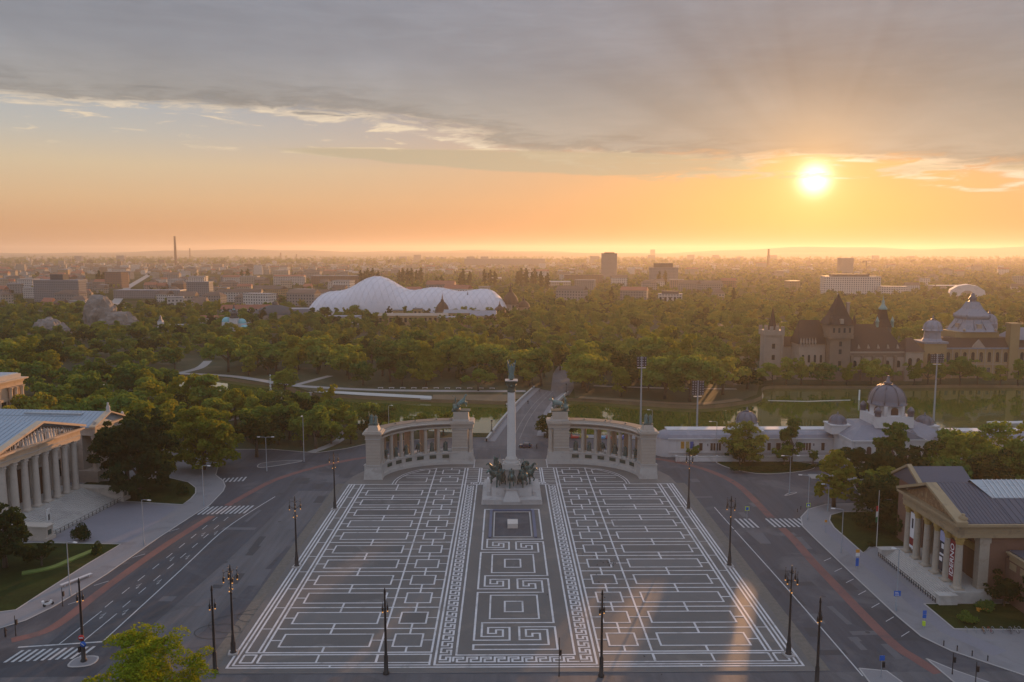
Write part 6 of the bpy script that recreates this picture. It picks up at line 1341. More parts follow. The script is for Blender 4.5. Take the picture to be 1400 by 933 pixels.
def trunk_mesh(seed, h, r, lim=5):
    g = random.Random(seed); b = MB().tube([(0, 0, -.3), (g.uniform(-.1, .1), 0, h * .25), (g.uniform(-.3, .3), g.uniform(-.3, .3), h * .55), (g.uniform(-.4, .4), g.uniform(-.4, .4), h * .85)], [r * 1.25, r, r * .7, r * .15], 7)
    for k in range(lim):
        a = g.uniform(0, 6.3); z = h * g.uniform(.28, .5); q = h * g.uniform(.2, .32); b.tube([(0, 0, z), (q * .5 * cos(a), q * .5 * sin(a), z + q * .5), (q * cos(a), q * sin(a), z + q * 1.1)], [r * .5, r * .35, r * .08], 5)
    return b.mesh('trunk', BARK)
SPEC = [('round', 1, 2600, .36, LEAF), ('ragged', 2, 3000, .32, LEAF), ('ragged', 3, 2800, .33, LEAF), ('spread', 4, 2400, .34, LEAF), ('tall', 5, 2200, .33, LEAF), ('tall', 6, 2000, .33, LEAF_Y), ('pine', 7, 2200, .30, LEAF_D), ('poplar', 8, 1500, .26, LEAF_D), ('ragged', 9, 2800, .32, LEAF_D), ('ragged', 10, 2600, .32, LEAF_Y), ('shrub', 12, 1600, .42, LEAF_D), ('shrub', 13, 1500, .42, LEAF)]
CROWN = [leaves(s, lobes(s, k), n, sz, m) for k, s, n, sz, m in SPEC]
TRUNK = [trunk_mesh(i, 9, .28) for i in range(4)]
FINE = {}
def fine(k, m, n=9000, size=.19, seed=50):
    key = (k, m.name, seed)
    if key not in FINE:
        L = lobes(seed, k); g = random.Random(seed); L2 = []
        for (x, y, z, r) in L:
            for j in range(5):
                d = Vector((g.gauss(0, 1), g.gauss(0, 1), g.gauss(.2, 1))).normalized() * r * .62; L2.append((x + d.x, y + d.y, z + d.z, r * g.uniform(.3, .55)))
        FINE[key] = leaves(seed, L2, n, size, m)
    return FINE[key]
n_tree = 0
def tree(x, y, h, w, crown, label, group=None, trunk=True, name='tree', cat='tree'):
    """w: crown width over height relative to the prototype"""
    global n_tree; n_tree += 1
    t = thing(name, label, cat, (x, y, 0), rnd.uniform(0, 6.28), group); s = h / 10
    c = link_mesh('crown', crown if not isinstance(crown, int) else CROWN[crown], t); c.scale = (s * w, s * w, s)
    if trunk: c2 = link_mesh('trunk', TRUNK[n_tree % 4], t); c2.scale = (s * 1.1, s * 1.1, s * .82)
    return t
# --- trees one can tell apart round the square (world metres: x, y, height, width factor, crown)
near = [
 (-101, 211.5, 24, .98, fine('low', LEAF_D, 15000, .20, 51), 'huge dark dense tree on the lawn beside the museum steps'),
 (-93.5, 237, 20, 1.15, fine('low', LEAF_Y, 15000, .19, 52), 'big olive yellow spreading tree at the street corner by the museum'),
 (-110, 223, 19, .95, fine('low', LEAF_D, 15000, .20, 51), 'dark tree right behind the huge dark one by the museum'),
 (-82, 252, 15, 1.2, 8, 'dark tree between the yellow spreading tree and the lakeside wood'),
 (-124, 262, 17, 1.2, 5, 'yellow green tree behind the museum side pavilion'), (-113, 252, 17, 1.3, 9, 'bright yellow green tree behind the olive spreading tree'),
 (-136, 250, 14, 1.2, 1, 'mid green tree next to the museum side pavilion roof'), (-140, 278, 18, 1.4, 3, 'wide olive tree between the museum roof and the park street'),
 (-160, 262, 14, 1.2, 8, 'dark tree at the corner wing of the museum'),
 (-168, 288, 16, 1.1, 6, 'dark conifer by the museum corner wing'),
 (-41, 272, 8, 1.2, 1, 'low green tree behind the outer pier of the west colonnade'),
 (-24, 281, 9, 1.3, 9, 'small bright green tree behind the west colonnade near the chariot'),
 (13.2, 277.5, 9.5, 1.15, 8, 'dense green tree beside the east end of the lake bridge'), (22, 280.5, 7.5, 1.2, 8, 'dark bush tree behind the inner pier of the east colonnade'),
 (73, 243, 13.5, 1.1, fine('low', LEAF, 9000, .2, 54), 'round green tree in front of the small rink dome'), (71, 240.5, 7, 1.1, 8, 'low dark tree left of the round tree before the rink dome'),
 (58.6, 247.5, 5, 1.1, 1, 'tiny round street tree before the white rink wing'),
 (88, 243.5, 14.5, .95, fine('tall', LEAF, 8000, .2, 55), 'slender green tree before the white rink wing'), (85, 241, 7, 1.1, 1, 'low round tree at the foot of the slender tree by the rink'),
 (94.5, 242, 5, .8, 1, 'very small tree against the white rink wall'),
 (83.6, 199.8, 15.5, 1.15, fine('tall', LEAF_Y, 8000, .2, 56), 'upright yellow green street tree on the tip of the grey pavement'),
 (97, 216, 14, 1.2, fine('spread', LEAF_D, 8000, .2, 57), 'dark flat topped pine before the central rink roof'),
 (106, 216, 19, .95, fine('tall', LEAF, 8000, .2, 55), 'tall green tree before the rink entrance'), (103, 205, 16, 1.3, 8, 'dark bushy tree at the edge of the flag lawn'),
 (88.5, 185, 11, 1.2, fine('low', LEAF_D, 9000, .2, 62), 'dark tree right behind the flagpole'), (94, 180, 12, 1.2, fine('low', LEAF_D, 9000, .2, 62), 'dark tree against the north corner of the gallery portico'), (92, 192, 12, 1.25, 8, 'dark broad tree on the flag lawn behind the flagpole tree'), (101, 188, 13, 1.25, 1, 'green tree on the flag lawn close to the gallery rear roof'),
 (112, 203, 13, 1.3, 0, 'round green tree between the flag lawn and gallery roof'), (95, 199, 11, 1.3, 2, 'leafy tree on the flag lawn near the street'),
 (122, 214, 16, 1.0, fine('tall', LEAF, 8000, .2, 58), 'green tree right of the rink entrance'), (126, 205, 13, 1.2, 8, 'dark spreading bush tree above the gallery roof'),
 (139, 219, 19, 1.1, fine('low', LEAF, 9000, .2, 54), 'big round green tree above the gallery skylight'), (150, 214, 18, 1.1, fine('low', LEAF_Y, 9000, .2, 59), 'large yellow green tree at the far right above the gallery'),
 (132, 232, 14, 1.1, 0, 'green tree close to the right rink wing'), (158, 228, 18, 1.2, 1, 'dark green tree behind the large yellow green one'), (167, 216, 17, 1.2, 9, 'yellow green tree beyond the gallery skylight end'),
 (-106.5, 161.5, 14.5, 1.0, fine('low', LEAF_D, 14000, .2, 60), 'dark tree cut by the picture edge on the lawn below the museum'), (-99.5, 162.5, 5.5, 1.1, 8, 'low dark tree beside the cut off one on the lawn'),
 (91.5, 141.6, 6, 1.1, 8, 'dark bush tree at the near corner of the gallery brick wall'), (96, 138, 9, 1.4, 8, 'dark dense tree against the gallery brick wing'), (104, 131, 8, 1.4, 0, 'green bush tree at the corner of the front lawn by the bicycles'),
 (-14.5, 374, 12, 1.3, fine('spread', LEAF, 7000, .22, 61), 'weeping willow on the far bank behind the column'), (-104, 366, 12, 1.2, fine('round', LEAF, 7000, .22, 54), 'willow beside the fountain in the west arm of the lake'),
 (36, 384, 18, 1.2, 0, 'round green tree at the far end of the road bridge'), (10, 386, 17, 1.1, 4, 'tall green tree left of the far bridge end'),
]
for a in near: tree(*a)
# foreground tree crown rising into the bottom of the frame
tree(-51, 104.5, 13.7, 1.4, leaves(77, [(x + random.Random(i).gauss(0, .7), y + random.Random(i + 99).gauss(0, .7), z + random.Random(i + 7).gauss(0, .5), r * .42) for i in range(9) for (x, y, z, r) in lobes(80, 'round')], 40000, .088, leaf_mat('lime_green_foliage', [(0, (.13, .18, .016)), (.45, (.22, .285, .022)), (1, (.36, .37, .03))], .4)), 'bright yellow green tree crown rising from the bottom edge')  # this tree has its own lime leaf colours, brighter than the others
for (x, y, h, w, k, lab) in ((-99.2, 177.6, 5.6, .72, 10, 'round clipped dark shrub at the near end of the museum steps'), (-91.2, 169.0, 4.2, .6, 10, 'small dark shrub in the winding light hedge'), (-97.5, 205.8, 5., .7, 10, 'round dark shrub under the huge dark tree'), (-90, 211.5, 5, .7, 10, 'clipped dark shrub at the tip of the museum lawn'), (-106, 152, 4, .8, 10, 'dark spreading shrub on the lower lawn'), (81, 135, 3, 1, 11, 'loose green shrub on the front lawn by the gallery'), (87, 140, 3, 1.1, 11, 'second loose green shrub, close to the gallery wall'), (93, 133.4, 2.4, 1.4, 10, 'dark hedge shrub behind the bicycle stands'), (101, 133.4, 2.6, 1.4, 10, 'dark hedge shrub further along the bicycle stands'), (80.5, 172, 2.2, .8, 10, 'dark shrub at the foot of the gallery cheek wall')):
    tree(x, y, h, w, k, lab, None, False, 'shrub', 'shrub')
hm_ = leaves(33, [(x, y, .8, .8) for x in np.arange(-14, 14.1, .8) for y in (-.5, .5)], 5000, .14, LEAF_D, 'foliage')
h = thing('clipped_hedge', 'long dark clipped hedge on the lawn before the white rink wing', 'hedge', (80.5, 234.2, .15), R(8)); link_mesh('foliage', hm_, h)
# --- the wood: nearest 250 as things, the rest one mass
LAKE_B = [(x, y) for x, y in LAKE]
EXCL = [[(8, 355), (32, 350), (40, 425), (26, 430)], [(-215, 428), (-154, 414), (-130, 400), (-105, 383), (-68, 366), (0, 350), (20, 374), (6, 378), (-33, 380), (-68, 384), (-90, 392), (-88, 424), (-100, 426), (-112, 400), (-128, 414), (-168, 436), (-168, 484), (-188, 484), (-186, 440)],
        [(126, 392), (310, 392), (310, 434), (126, 434)], [(-236, 630), (-206, 630), (-206, 662), (-236, 662)], [(-295, 630), (-258, 630), (-258, 662), (-295, 662)], [(-375, 596), (-330, 596), (-330, 628), (-375, 628)], [(-378, 660), (-308, 660), (-308, 708), (-378, 708)],
        [(-235, 792), (30, 792), (30, 880), (-235, 880)], [(-118, 700), (-20, 690), (-20, 775), (-118, 775)], [(-170, 718), (-132, 718), (-132, 742), (-170, 742)], [(-250, 750), (-195, 750), (-195, 795), (-250, 795)], [(-63, 462), (-47, 462), (-47, 488), (-63, 488)], [(-190, 236), (-160, 236), (-175, 300), (-195, 360), (-228, 470), (-252, 470), (-215, 360), (-196, 300)]]
def ok(x, y): return not inside(LAKE_B, x, y) and not any(inside(p, x, y) for p in EXCL)
cand = []
g = random.Random(21)
def scatter(poly, n, dmin, lab):
    xs = [p[0] for p in poly]; ys = [p[1] for p in poly]; cell = {}; k = 0
    for i in range(n * 6):
        x = g.uniform(min(xs), max(xs)); y = g.uniform(min(ys), max(ys))
        if not inside(poly, x, y) or not ok(x, y): continue
        d = dmin * g.uniform(.85, 1.25); ci, cj = int(x // 8), int(y // 8)
        if any((a - x) ** 2 + (b - y) ** 2 < d * d for i2 in (-2, -1, 0, 1, 2) for j2 in (-2, -1, 0, 1, 2) for a, b in cell.get((ci + i2, cj + j2), ())): continue
        cell.setdefault((ci, cj), []).append((x, y)); cand.append((x, y, lab)); k += 1
        if k >= n: return
A_W = 'tree in the wood between the museum and the lake'
A_F = 'tree in the dense wood between lake and zoo'
A_E = 'tree in the dense wood beyond the lake, before the castle'
A_C = 'tree on the castle shore of the lake'
A_L = 'tree in the thicket between ring road and lake'
scatter([(-62, 262), (-50, 268), (-30, 279), (-30, 285), (-44, 292), (-72, 308), (-108, 334), (-122, 310), (-96, 282), (-80, 260)], 52, 6.2, A_L)
scatter([(-105, 268), (-95, 285), (-122, 318), (-150, 352), (-190, 378), (-330, 380), (-330, 300), (-215, 250), (-150, 262)], 90, 9.5, A_W)
scatter([(-600, 400), (-330, 385), (-215, 405), (-212, 430), (-110, 396), (-90, 385), (20, 372), (58, 640), (58, 880), (-640, 880)], 1500, 10.5, A_F)
scatter([(126, 388), (300, 389), (300, 396), (126, 396)], 30, 6.5, A_C)
scatter([(28, 366), (52, 356), (80, 345), (102, 358), (112, 372), (122, 392), (122, 436), (320, 436), (340, 392), (480, 392), (760, 930), (60, 930), (62, 640)], 1500, 10.5, A_E)
cand.sort(key=lambda c: c[1] + .15 * abs(c[0]))
cand = [c for c in cand if (c[0] + 14.5) ** 2 + (c[1] - 374) ** 2 > 200 and abs(c[0]) < .72 * c[1] + 30]
IND, REST = cand[:245], cand[245:]
sz = {A_L: (9, 15), A_W: (13, 19), A_F: (9, 22), A_E: (9, 23), A_C: (9, 15)}
LM = [(-.62, 'beneath the slab block'), (-.53, 'beneath the wide grey rock'), (-.46, 'beneath the tall zoo rock'), (-.39, 'beneath the small clock tower'), (-.32, 'beneath the turquoise domes'), (-.24, 'beneath the circus dome'), (-.17, 'beneath the main greenhouse hump'), (-.09, 'beneath the second greenhouse hump'), (-.02, 'behind the tall column'), (.06, 'beside the bridge road'), (.13, 'beneath the dark tower block'), (.20, 'beneath the modern white house'), (.27, 'left of the castle gate'), (.36, 'around the castle gate tower'), (.45, 'around the pyramid tower'), (.54, 'around the castle palace'), (.9, 'around the ochre palace')]
def where(x, y): return next((n for k, n in LM if x / y < k), LM[-1][1])
def depth(y): return 'at the lake edge' if y < 395 else 'in the front rows' if y < 425 else 'in the middle rows' if y < 455 else 'further back'
nm = {0: 'round', 1: 'broad', 2: 'full crowned', 3: 'spreading', 4: 'narrow', 5: 'slim yellow green', 6: 'dark coniferous', 8: 'dark dense', 9: 'yellow green'}
for (x, y, lab) in IND:
    k = g.choices([0, 1, 2, 3, 4, 5, 6, 8, 9], [4, 4, 4, 4, 3, 1.6, 1.2, 2.5, 2.2])[0]; a, b = sz[lab]
    if lab == A_L and x > -64: a, b = 6, 10
    hh = g.uniform(a, b); sz_ = 'tall ' if hh > a + (b - a) * .6 else 'low ' if hh < a + (b - a) * .3 else ''
    tree(x, y, hh, g.uniform(.8, 1.4), k, (sz_ + nm[k] + ' park tree ' + where(x, y) + ', ' + depth(y)) if lab in (A_F, A_E) else sz_ + nm[k] + ' ' + lab + (', road side' if y < 300 else ', water side'), 'trees: ' + lab[lab.index('tree') + 5:])
def forest(name, pts, protos, smin, smax, lab=None):
    """one mass of trees: crowns instanced on points"""
    me = bpy.data.meshes.new(name); me.from_pydata([(x, y, 0) for x, y in pts], [], []); o = link_mesh(name, me); tag(o, kind='stuff')
    ng = bpy.data.node_groups.new(name, 'GeometryNodeTree'); ng.interface.new_socket('Geometry', in_out='INPUT', socket_type='NodeSocketGeometry'); ng.interface.new_socket('Geometry', in_out='OUTPUT', socket_type='NodeSocketGeometry')
    N = ng.nodes; L = ng.links; gi = N.new('NodeGroupInput'); go = N.new('NodeGroupOutput'); iop = N.new('GeometryNodeInstanceOnPoints'); iop.inputs['Pick Instance'].default_value = True
    j = N.new('GeometryNodeJoinGeometry')
    for ob in protos:
        oi = N.new('GeometryNodeObjectInfo'); oi.transform_space = 'ORIGINAL'; oi.inputs['Object'].default_value = ob; oi.inputs['As Instance'].default_value = True; L.new(oi.outputs['Geometry'], j.inputs[0])
    def rv(tp, lo, hi, seed):
        r = N.new('FunctionNodeRandomValue'); r.data_type = tp; s = {'FLOAT_VECTOR': 0, 'FLOAT': 2, 'INT': 4}[tp]
        r.inputs[s].default_value = lo; r.inputs[s + 1].default_value = hi; r.inputs['Seed'].default_value = seed
        return r.outputs[{'FLOAT_VECTOR': 0, 'FLOAT': 1, 'INT': 2}[tp]]
    L.new(gi.outputs[0], iop.inputs['Points']); L.new(j.outputs[0], iop.inputs['Instance']); L.new(rv('INT', 0, len(protos) - 1, 3), iop.inputs['Instance Index'])
    L.new(rv('FLOAT_VECTOR', (0, 0, 0), (0, 0, 6.28), 5), iop.inputs['Rotation']); L.new(rv('FLOAT_VECTOR', (smin * 1.02, smin * 1.02, smin * .9), (smax * 1.12, smax * 1.12, smax), 7), iop.inputs['Scale'])
    L.new(iop.outputs[0], go.inputs[0]); o.modifiers.new('scatter', 'NODES').node_group = ng
    return o
# prototypes for the mass are crowns of trees already standing in the wood
def crown_of(mesh):
    for o in COL.objects:
        if o.data is mesh and o.parent: return o
PR = [crown_of(CROWN[k]) for k in (0, 1, 2, 3, 4, 8, 9, 0, 2)]; PR = [p for p in PR if p]
# each prototype's own scale is undone by ORIGINAL space plus this factor
forest('distant_wood', [(x, y) for x, y, _ in REST], PR, .7, 1.4)
pts = []
for i in range(9000):
    y = 880 * math.exp(g.random() * 1.75); x = g.uniform(-.70, .72) * y
    den = .22 if x < -.2 * y else .92
    if -260 < x < 20 and y < 885: continue
    if g.random() > den or (x < -.2 * y and not clear_avenue(x, y)): continue
    if any((a - x) ** 2 + (b - y) ** 2 < (rr + 3) ** 2 for a, b, rr in taken): continue
    pts.append((x, y))
forest('city_trees', pts, PR, .65, 1.1)
pts = []
for i in range(2600):
    y = 3800 * math.exp(g.random() * 1.1); pts.append((g.uniform(-.70, .72) * y, y))
forest('far_tree_belt', pts, PR, 1.6, 3.0)
for i, (x, y, n) in enumerate(((-290, 1580, 5), (-215, 1600, 6), (-110, 1250, 2), (-85, 1450, 3), (-40, 1500, 3), (20, 1500, 5), (-560, 1700, 2), (60, 1350, 2), (290, 1500, 2), (130, 1000, 1), (280, 980, 1), (-760, 1500, 2), (-840, 1300, 2))):
    for k in range(n): tree(x + k * 9 + g.uniform(-2, 2), y + g.uniform(-6, 6), g.uniform(26, 36) if y > 1200 else 22, 1.3, 7, 'tall dark columnar poplar ' + ('in the clump right of the white end house', 'in the thick clump above the greenhouse hump', 'before the main greenhouse hump', 'in the trio above the greenhouse', 'above the second greenhouse hump', 'in the row above the third greenhouse hump', 'near the slab block', 'right of the greenhouse end', 'right of the dark tower block', 'before the modern white house', 'right of the modern white house', 'left of the slab block', 'at the left picture edge')[i], 'poplars beyond the park', False)
# ------------------------------------------------------------------ street furniture, vehicles, people
M['steel'] = mat('galvanised_pole', (.30, .33, .37), .45, .1, 1., metal=.4, coords='obj')
M['lampglow'] = mat('lamp_bulb', (.6, .35, .12), .4, .0, 1., emit=((1, .42, .10), .38), coords='obj')
M['blue'] = mat('blue_sign_face', (.012, .10, .42), .5, .05, 1., coords='obj'); M['redpaint'] = mat('red_sign_face', (.45, .02, .025), .5, .05, 1., coords='obj'); M['yelgreen'] = mat('fluorescent_border', (.45, .60, .04), .5, .05, 1., coords='obj'); M['orange'] = mat('orange_sign_face', (.55, .24, .03), .5, .05, 1., coords='obj'); M['whitepaint'] = mat('white_paint', (.62, .62, .63), .5, .05, 1., coords='obj'); M['tyre'] = mat('tyre', (.02, .02, .02), .8, .1, 1., coords='obj')
# ornate candelabra of the square
post = MB().lathe([(.55, 0), (.6, .25), (.42, .5), (.40, 1.9), (.3, 2.2), (.25, 3.2), (.2, 3.4), (.17, 8.5), (.14, 10.2), (.22, 10.4), (.12, 10.6), (.10, 14.2), (.16, 14.4), (.05, 15.3)], 10).mesh('post', M['iron'])
armm = MB().tube([(0, 0, 13.9), (.5, 0, 14.3), (1.05, 0, 14.1), (1.1, 0, 13.6)], .06, 5).tube([(.1, 0, 12.6), (.6, 0, 12.9), (1.05, 0, 13.4)], .045, 5).ball((1.1, 0, 14.6), .09, 6, 4).tube([(1.1, 0, 13.6), (1.1, 0, 14.6)], .03, 4).mesh('arm', M['iron'])
lantern = MB().lathe([(.05, .95), (.10, .8), (.16, .68), (.18, .6), (.13, .05), (.09, 0)], 8, smooth=False).mesh('lantern', M['iron'])
bulb = MB().lathe([(.02, -.2), (.09, -.16), (.11, -.05), (.09, 0)], 8).mesh('bulb', M['lampglow'])
def candelabra(x, y, label, lit=True):
    t = thing('candelabra_lamp', label, 'street lamp', (x, y, .1), rnd.uniform(-.3, .3), 'ornate black candelabra lamps along the square')
    link_mesh('post', post, t)
    MB().box(-.8, .8, -.8, .8, 0, .3).build('base', M['granite_block'], t)
    for k in range(4):
        a = k * pi / 2 + .4; r = link_mesh('arm', armm, t, (0, 0, 0), a)
        for z in (12.6,): 
            l = link_mesh('lantern', lantern, r, (1.1, 0, z)); 
            b = link_mesh('bulb', bulb, t, (1.1 * cos(a), 1.1 * sin(a), z))
    for k in range(2):
        a = k * pi + 1.2; link_mesh('bulb', bulb, t, (.5 * cos(a), .5 * sin(a), 11.0)); MB().tube([(.1 * cos(a), .1 * sin(a), 10.6), (.5 * cos(a), .5 * sin(a), 11.0), (.5 * cos(a), .5 * sin(a), 11.6)], .05, 5).build('bracket', M['iron'], t)
    return t
for x, y, lab in ((-46.5, 125, 'ornate black candelabra lamp at the near west corner of the square'), (-45.5, 161.3, 'ornate black candelabra lamp halfway along the west edge of the square'), (-45.5, 199, 'ornate black candelabra lamp near the outer pier of the west colonnade'), (44.8, 123.7, 'ornate black candelabra lamp at the near east corner of the square'), (45.5, 160.9, 'ornate black candelabra lamp halfway along the east edge of the square'), (45.4, 198.2, 'ornate black candelabra lamp near the outer pier of the east colonnade')): candelabra(x, y, lab)
slim = MB().lathe([(.5, 0), (.5, .3), (.34, .5), (.32, 3.0), (.22, 3.3), (.19, 8), (.13, 13.2), (.2, 13.3), (.06, 14.1)], 10).mesh('post', M['iron'])
for x, y, lab, ex in ((-20.4, 118.6, 'slim black lamp post at the front edge of the square, left of the middle', 0), (13.3, 117.6, 'slim black lamp post at the front edge of the square, right of the middle', 0), (-47.6, 119.7, 'slim black lamp post just outside the near west corner of the square', 1), (-69.9, 122.8, 'black lamp post with red and blue road signs on the small island', 2), (45.9, 114.6, 'slim black lamp post in the road by the near east corner', 1)):
    t = thing('lamp_post', lab, 'street lamp', (x, y, .05), 0, 'slim black lamp posts along the front of the square'); link_mesh('post', slim, t)
    for k in (0, 1): a = k * pi + .5; MB().tube([(0, 0, 11.5), (.35 * cos(a), .35 * sin(a), 11.9), (.4 * cos(a), .4 * sin(a), 11.2)], .045, 5).build('arm', M['iron'], t); link_mesh('lantern', lantern, t, (.4 * cos(a), .4 * sin(a), 10.3)); link_mesh('bulb', bulb, t, (.4 * cos(a), .4 * sin(a), 10.3))
    if ex == 2:
        d = MB().lathe([(.02, -.03), (.48, -.03), (.48, .03), (.02, .03)], 16).xf(Matrix.Translation((0, -.36, 4.2)) @ Matrix.Rotation(pi / 2, 4, 'X')).build('no_entry_sign', M['redpaint'], t); MB().box(-.33, .33, -.42, -.39, 4.12, 4.28).build('bar', M['whitepaint'], d)
        d = MB().lathe([(.02, -.03), (.48, -.03), (.48, .03), (.02, .03)], 16).xf(Matrix.Translation((.25, -.36, 3.1)) @ Matrix.Rotation(pi / 2, 4, 'X')).build('arrow_sign', M['blue'], t); MB().add([(-.05, -.4, 3.2), (.4, -.4, 2.85), (.46, -.4, 2.95), (.02, -.4, 3.3)], [(0, 1, 2, 3)]).build('arrow', M['whitepaint'], d)
        MB().box(-.75, -.4, -.2, .1, 1.6, 2.6).build('traffic_light', M['iron'], t)
# plain street lamps
def street_lamp(x, y, h, label, arms=(0,), L=1.8, sign=None, group='grey street lamps on the roads'):
    t = thing('street_lamp', label, 'street lamp', (x, y, .1), 0, group)
    MB().lathe([(.2, 0), (.18, 1.2), (.11, 1.4), (.08, h)], 8).build('pole', M['steel'], t)
    for a in arms:
        c, s = cos(R(a)), sin(R(a)); MB().tube([(0, 0, h - .1), (c * .4, s * .4, h + .12), (c * L, s * L, h + .18)], .06, 5).build('arm', M['steel'], t)
        MB().box(-.1, .75, -.16, .16, -.08, .08).xf(Matrix.Translation((c * L, s * L, h + .18)) @ Matrix.Rotation(R(a), 4, 'Z')).build('lamp_head', M['whitepaint'], t)
    if sign == 'ped':
        MB().box(-.5, .5, -.2, -.14, 3.4, 4.4).build('sign_border', M['yelgreen'], t); d = MB().box(-.36, .36, -.235, -.205, 3.54, 4.26).build('crossing_sign', M['blue'], t); MB().add([(-.24, -.25, 3.62), (.24, -.25, 3.62), (0, -.25, 4.16)], [(0, 1, 2)]).build('triangle', M['whitepaint'], d)
    if sign == 'blue': 
        d = MB().box(-.62, .62, -.2, -.14, 2.9, 3.9).build('direction_sign', M['blue'], t)
        for k in range(3): MB().box(-.45, .36 - k * .1, -.225, -.205, 3.05 + k * .27, 3.13 + k * .27).build('print', M['whitepaint'], d)
    return t
for a in ((-73.6, 234.8, 10.4, 'grey street lamp with two arms beside the corner traffic island', (0, 180)), (-65.1, 245.7, 14.6, 'tall grey mast lamp at the roadside before the lakeside thicket', (-100,), .5), (-80.1, 201.7, 10.8, 'grey street lamp at the far zebra crossing by the museum lawn', (-20,)), (-83.1, 173.8, 10.6, 'grey street lamp at the kerb before the museum forecourt', (-20,)), (-85.4, 147.4, 10.8, 'grey street lamp beside the white motorbike', (-20,)),
          (76, 211, 10.5, 'grey street lamp with two arms on the slim traffic island', (0, 180)), (72.9, 189.6, 11.2, 'grey street lamp with a crossing sign at the pavement tip', (170,), 1.8, 'ped'), (72.2, 168.1, 9.8, 'grey street lamp at the edge of the flag lawn', (170,)), (70.4, 139.8, 11.7, 'grey street lamp carrying a blue direction sign', (170,), .6, 'blue'),
          (65.7, 248.1, 12, 'grey street lamp before the white rink wing', (180,)), (-42.9, 277, 11.8, 'grey street lamp rising behind the west colonnade', (-20,), 1.), (48.3, 265.6, 12.3, 'grey street lamp rising behind the east colonnade', (180,), 1.), (89.5, 147.2, 10.5, 'slim grey lamp pole before the gallery steps', (90,), .3), (80.6, 196.2, 7, 'short grey lamp at the flag lawn corner', (180,), 1.2)): street_lamp(*a)
def mast(x, y, z, h, rows, cols, label):
    t = thing('floodlight_mast', label, 'floodlight', (x, y, z), 0, 'tall floodlight masts at the lake'); MB().lathe([(.45, 0), (.4, 2), (.2, h)], 8).build('pole', M['steel'], t)
    MB().box(-cols * .45, cols * .45, .05, .15, h - rows * .9, h).build('frame', M['iron'], t)
    lm = MB().lathe([(.10, .1), (.27, -.15), (.23, -.2), (.01, -.2)], 8).xf(Matrix.Rotation(-pi / 2, 4, 'X')).mesh('lamp', M['palelead'])
    for r in range(rows):
        for c in range(cols): link_mesh('lamp', lm, t, ((c - cols / 2 + .5) * .9, -.1, h - .45 - r * .9))
    MB().box(-1.5, 1.5, -.5, .5, h - rows * .9 - .6, h - rows * .9 - .4).build('platform', M['steel'], t)
mast(48, 286.5, -1.5, 29.5, 4, 4, 'tallest floodlight mast standing in the lake left of the other one'); mast(69, 287.5, -1.5, 20.5, 6, 5, 'floodlight mast with the largest lamp grid, behind the white rink wing'); mast(170, 312, -1.5, 27, 4, 6, 'floodlight mast in the lake before the ochre baroque palace')
# flag and bare poles
t = thing('flagpole', 'white flagpole with a limp red white and green flag on the lawn', 'flagpole', (81.6, 171.6, .17)); MB().lathe([(.09, 0), (.05, 13)], 6).build('pole', M['whitepaint'], t)
for k, c in enumerate((M['redpaint'], M['whitepaint'], mat('green_cloth', (.02, .16, .06), .8, .05))):
    z = 8.4 - k * 1.25; w = [(.05, 0), (-.15, .35), (.12, .6), (-.1, .9)]
    MB().add([(-p[0] * .6 - p[1] * .5 - .05, p[0], z + 1.2 - .12 * i) for i, p in enumerate(w)] + [(-p[0] * .6 - p[1] * .5 - .05, p[0], z - .05 - .12 * i) for i, p in enumerate(w)], [(i, i + 1, i + 5, i + 4) for i in range(3)]).build('flag_stripe', c, t)
# signs
def sign(x, y, h, m, label, w=.7, hh=.7, rz=0., extra=None, base=None):
    t = thing('road_sign', label, 'sign', (x, y, .1), rz); MB().lathe([(.06, 0), (.05, h)], 6).build('pole', M['steel'], t); MB().box(-w / 2, w / 2, -.1, -.05, h - hh, h).build('panel', m, t)
    if extra: MB().box(-w / 2, w / 2, -.1, -.05, h - hh * 2 - .08, h - hh - .08).build('lower_panel', extra, t)
    if base: MB().box(-.2, .2, -.2, .2, .6, 1.4).build('bin', base, t)
    return t
t = sign(58, 190, 3.4, M['yelgreen'], 'yellow green bordered crossing sign at the east zebra crossing', 1.05, 1.05); MB().box(-.36, .36, -.13, -.105, 2.5, 3.25).build('crossing_sign', M['blue'], t)
sign(73.7, 180.6, 3.2, M['orange'], 'orange sign on a thin pole near the pavement tip', .55, .55); t = sign(71.8, 159.4, 4.2, M['orange'], 'orange stop sign above a blue notice board on the pavement', .8, .7, 0, M['whitepaint']); MB().box(-.3, .3, -.12, .05, .6, 2.3).build('notice_board', M['blue'], t)
sign(71.8, 132.7, 3.4, M['blue'], 'blue parking sign over a green litter bin', .65, .65, 0, M['blue'], M['yelgreen']); t = sign(56.8, 116.8, 3.6, M['blue'], 'blue keep right sign on the near traffic island', .8, .8); MB().box(.05, .45, -.2, .2, 1.7, 2.6).build('traffic_light', M['iron'], t)
t = sign(-89.5, 128.6, 5, M['whitepaint'], 'white road signs and traffic lights on a pole by the west kerb', .9, .8, 0, M['blue']); MB().box(-.6, -.25, -.15, .15, 1.7, 2.8).box(.3, .65, -.15, .15, 1.8, 2.8).build('traffic_light', M['iron'], t)
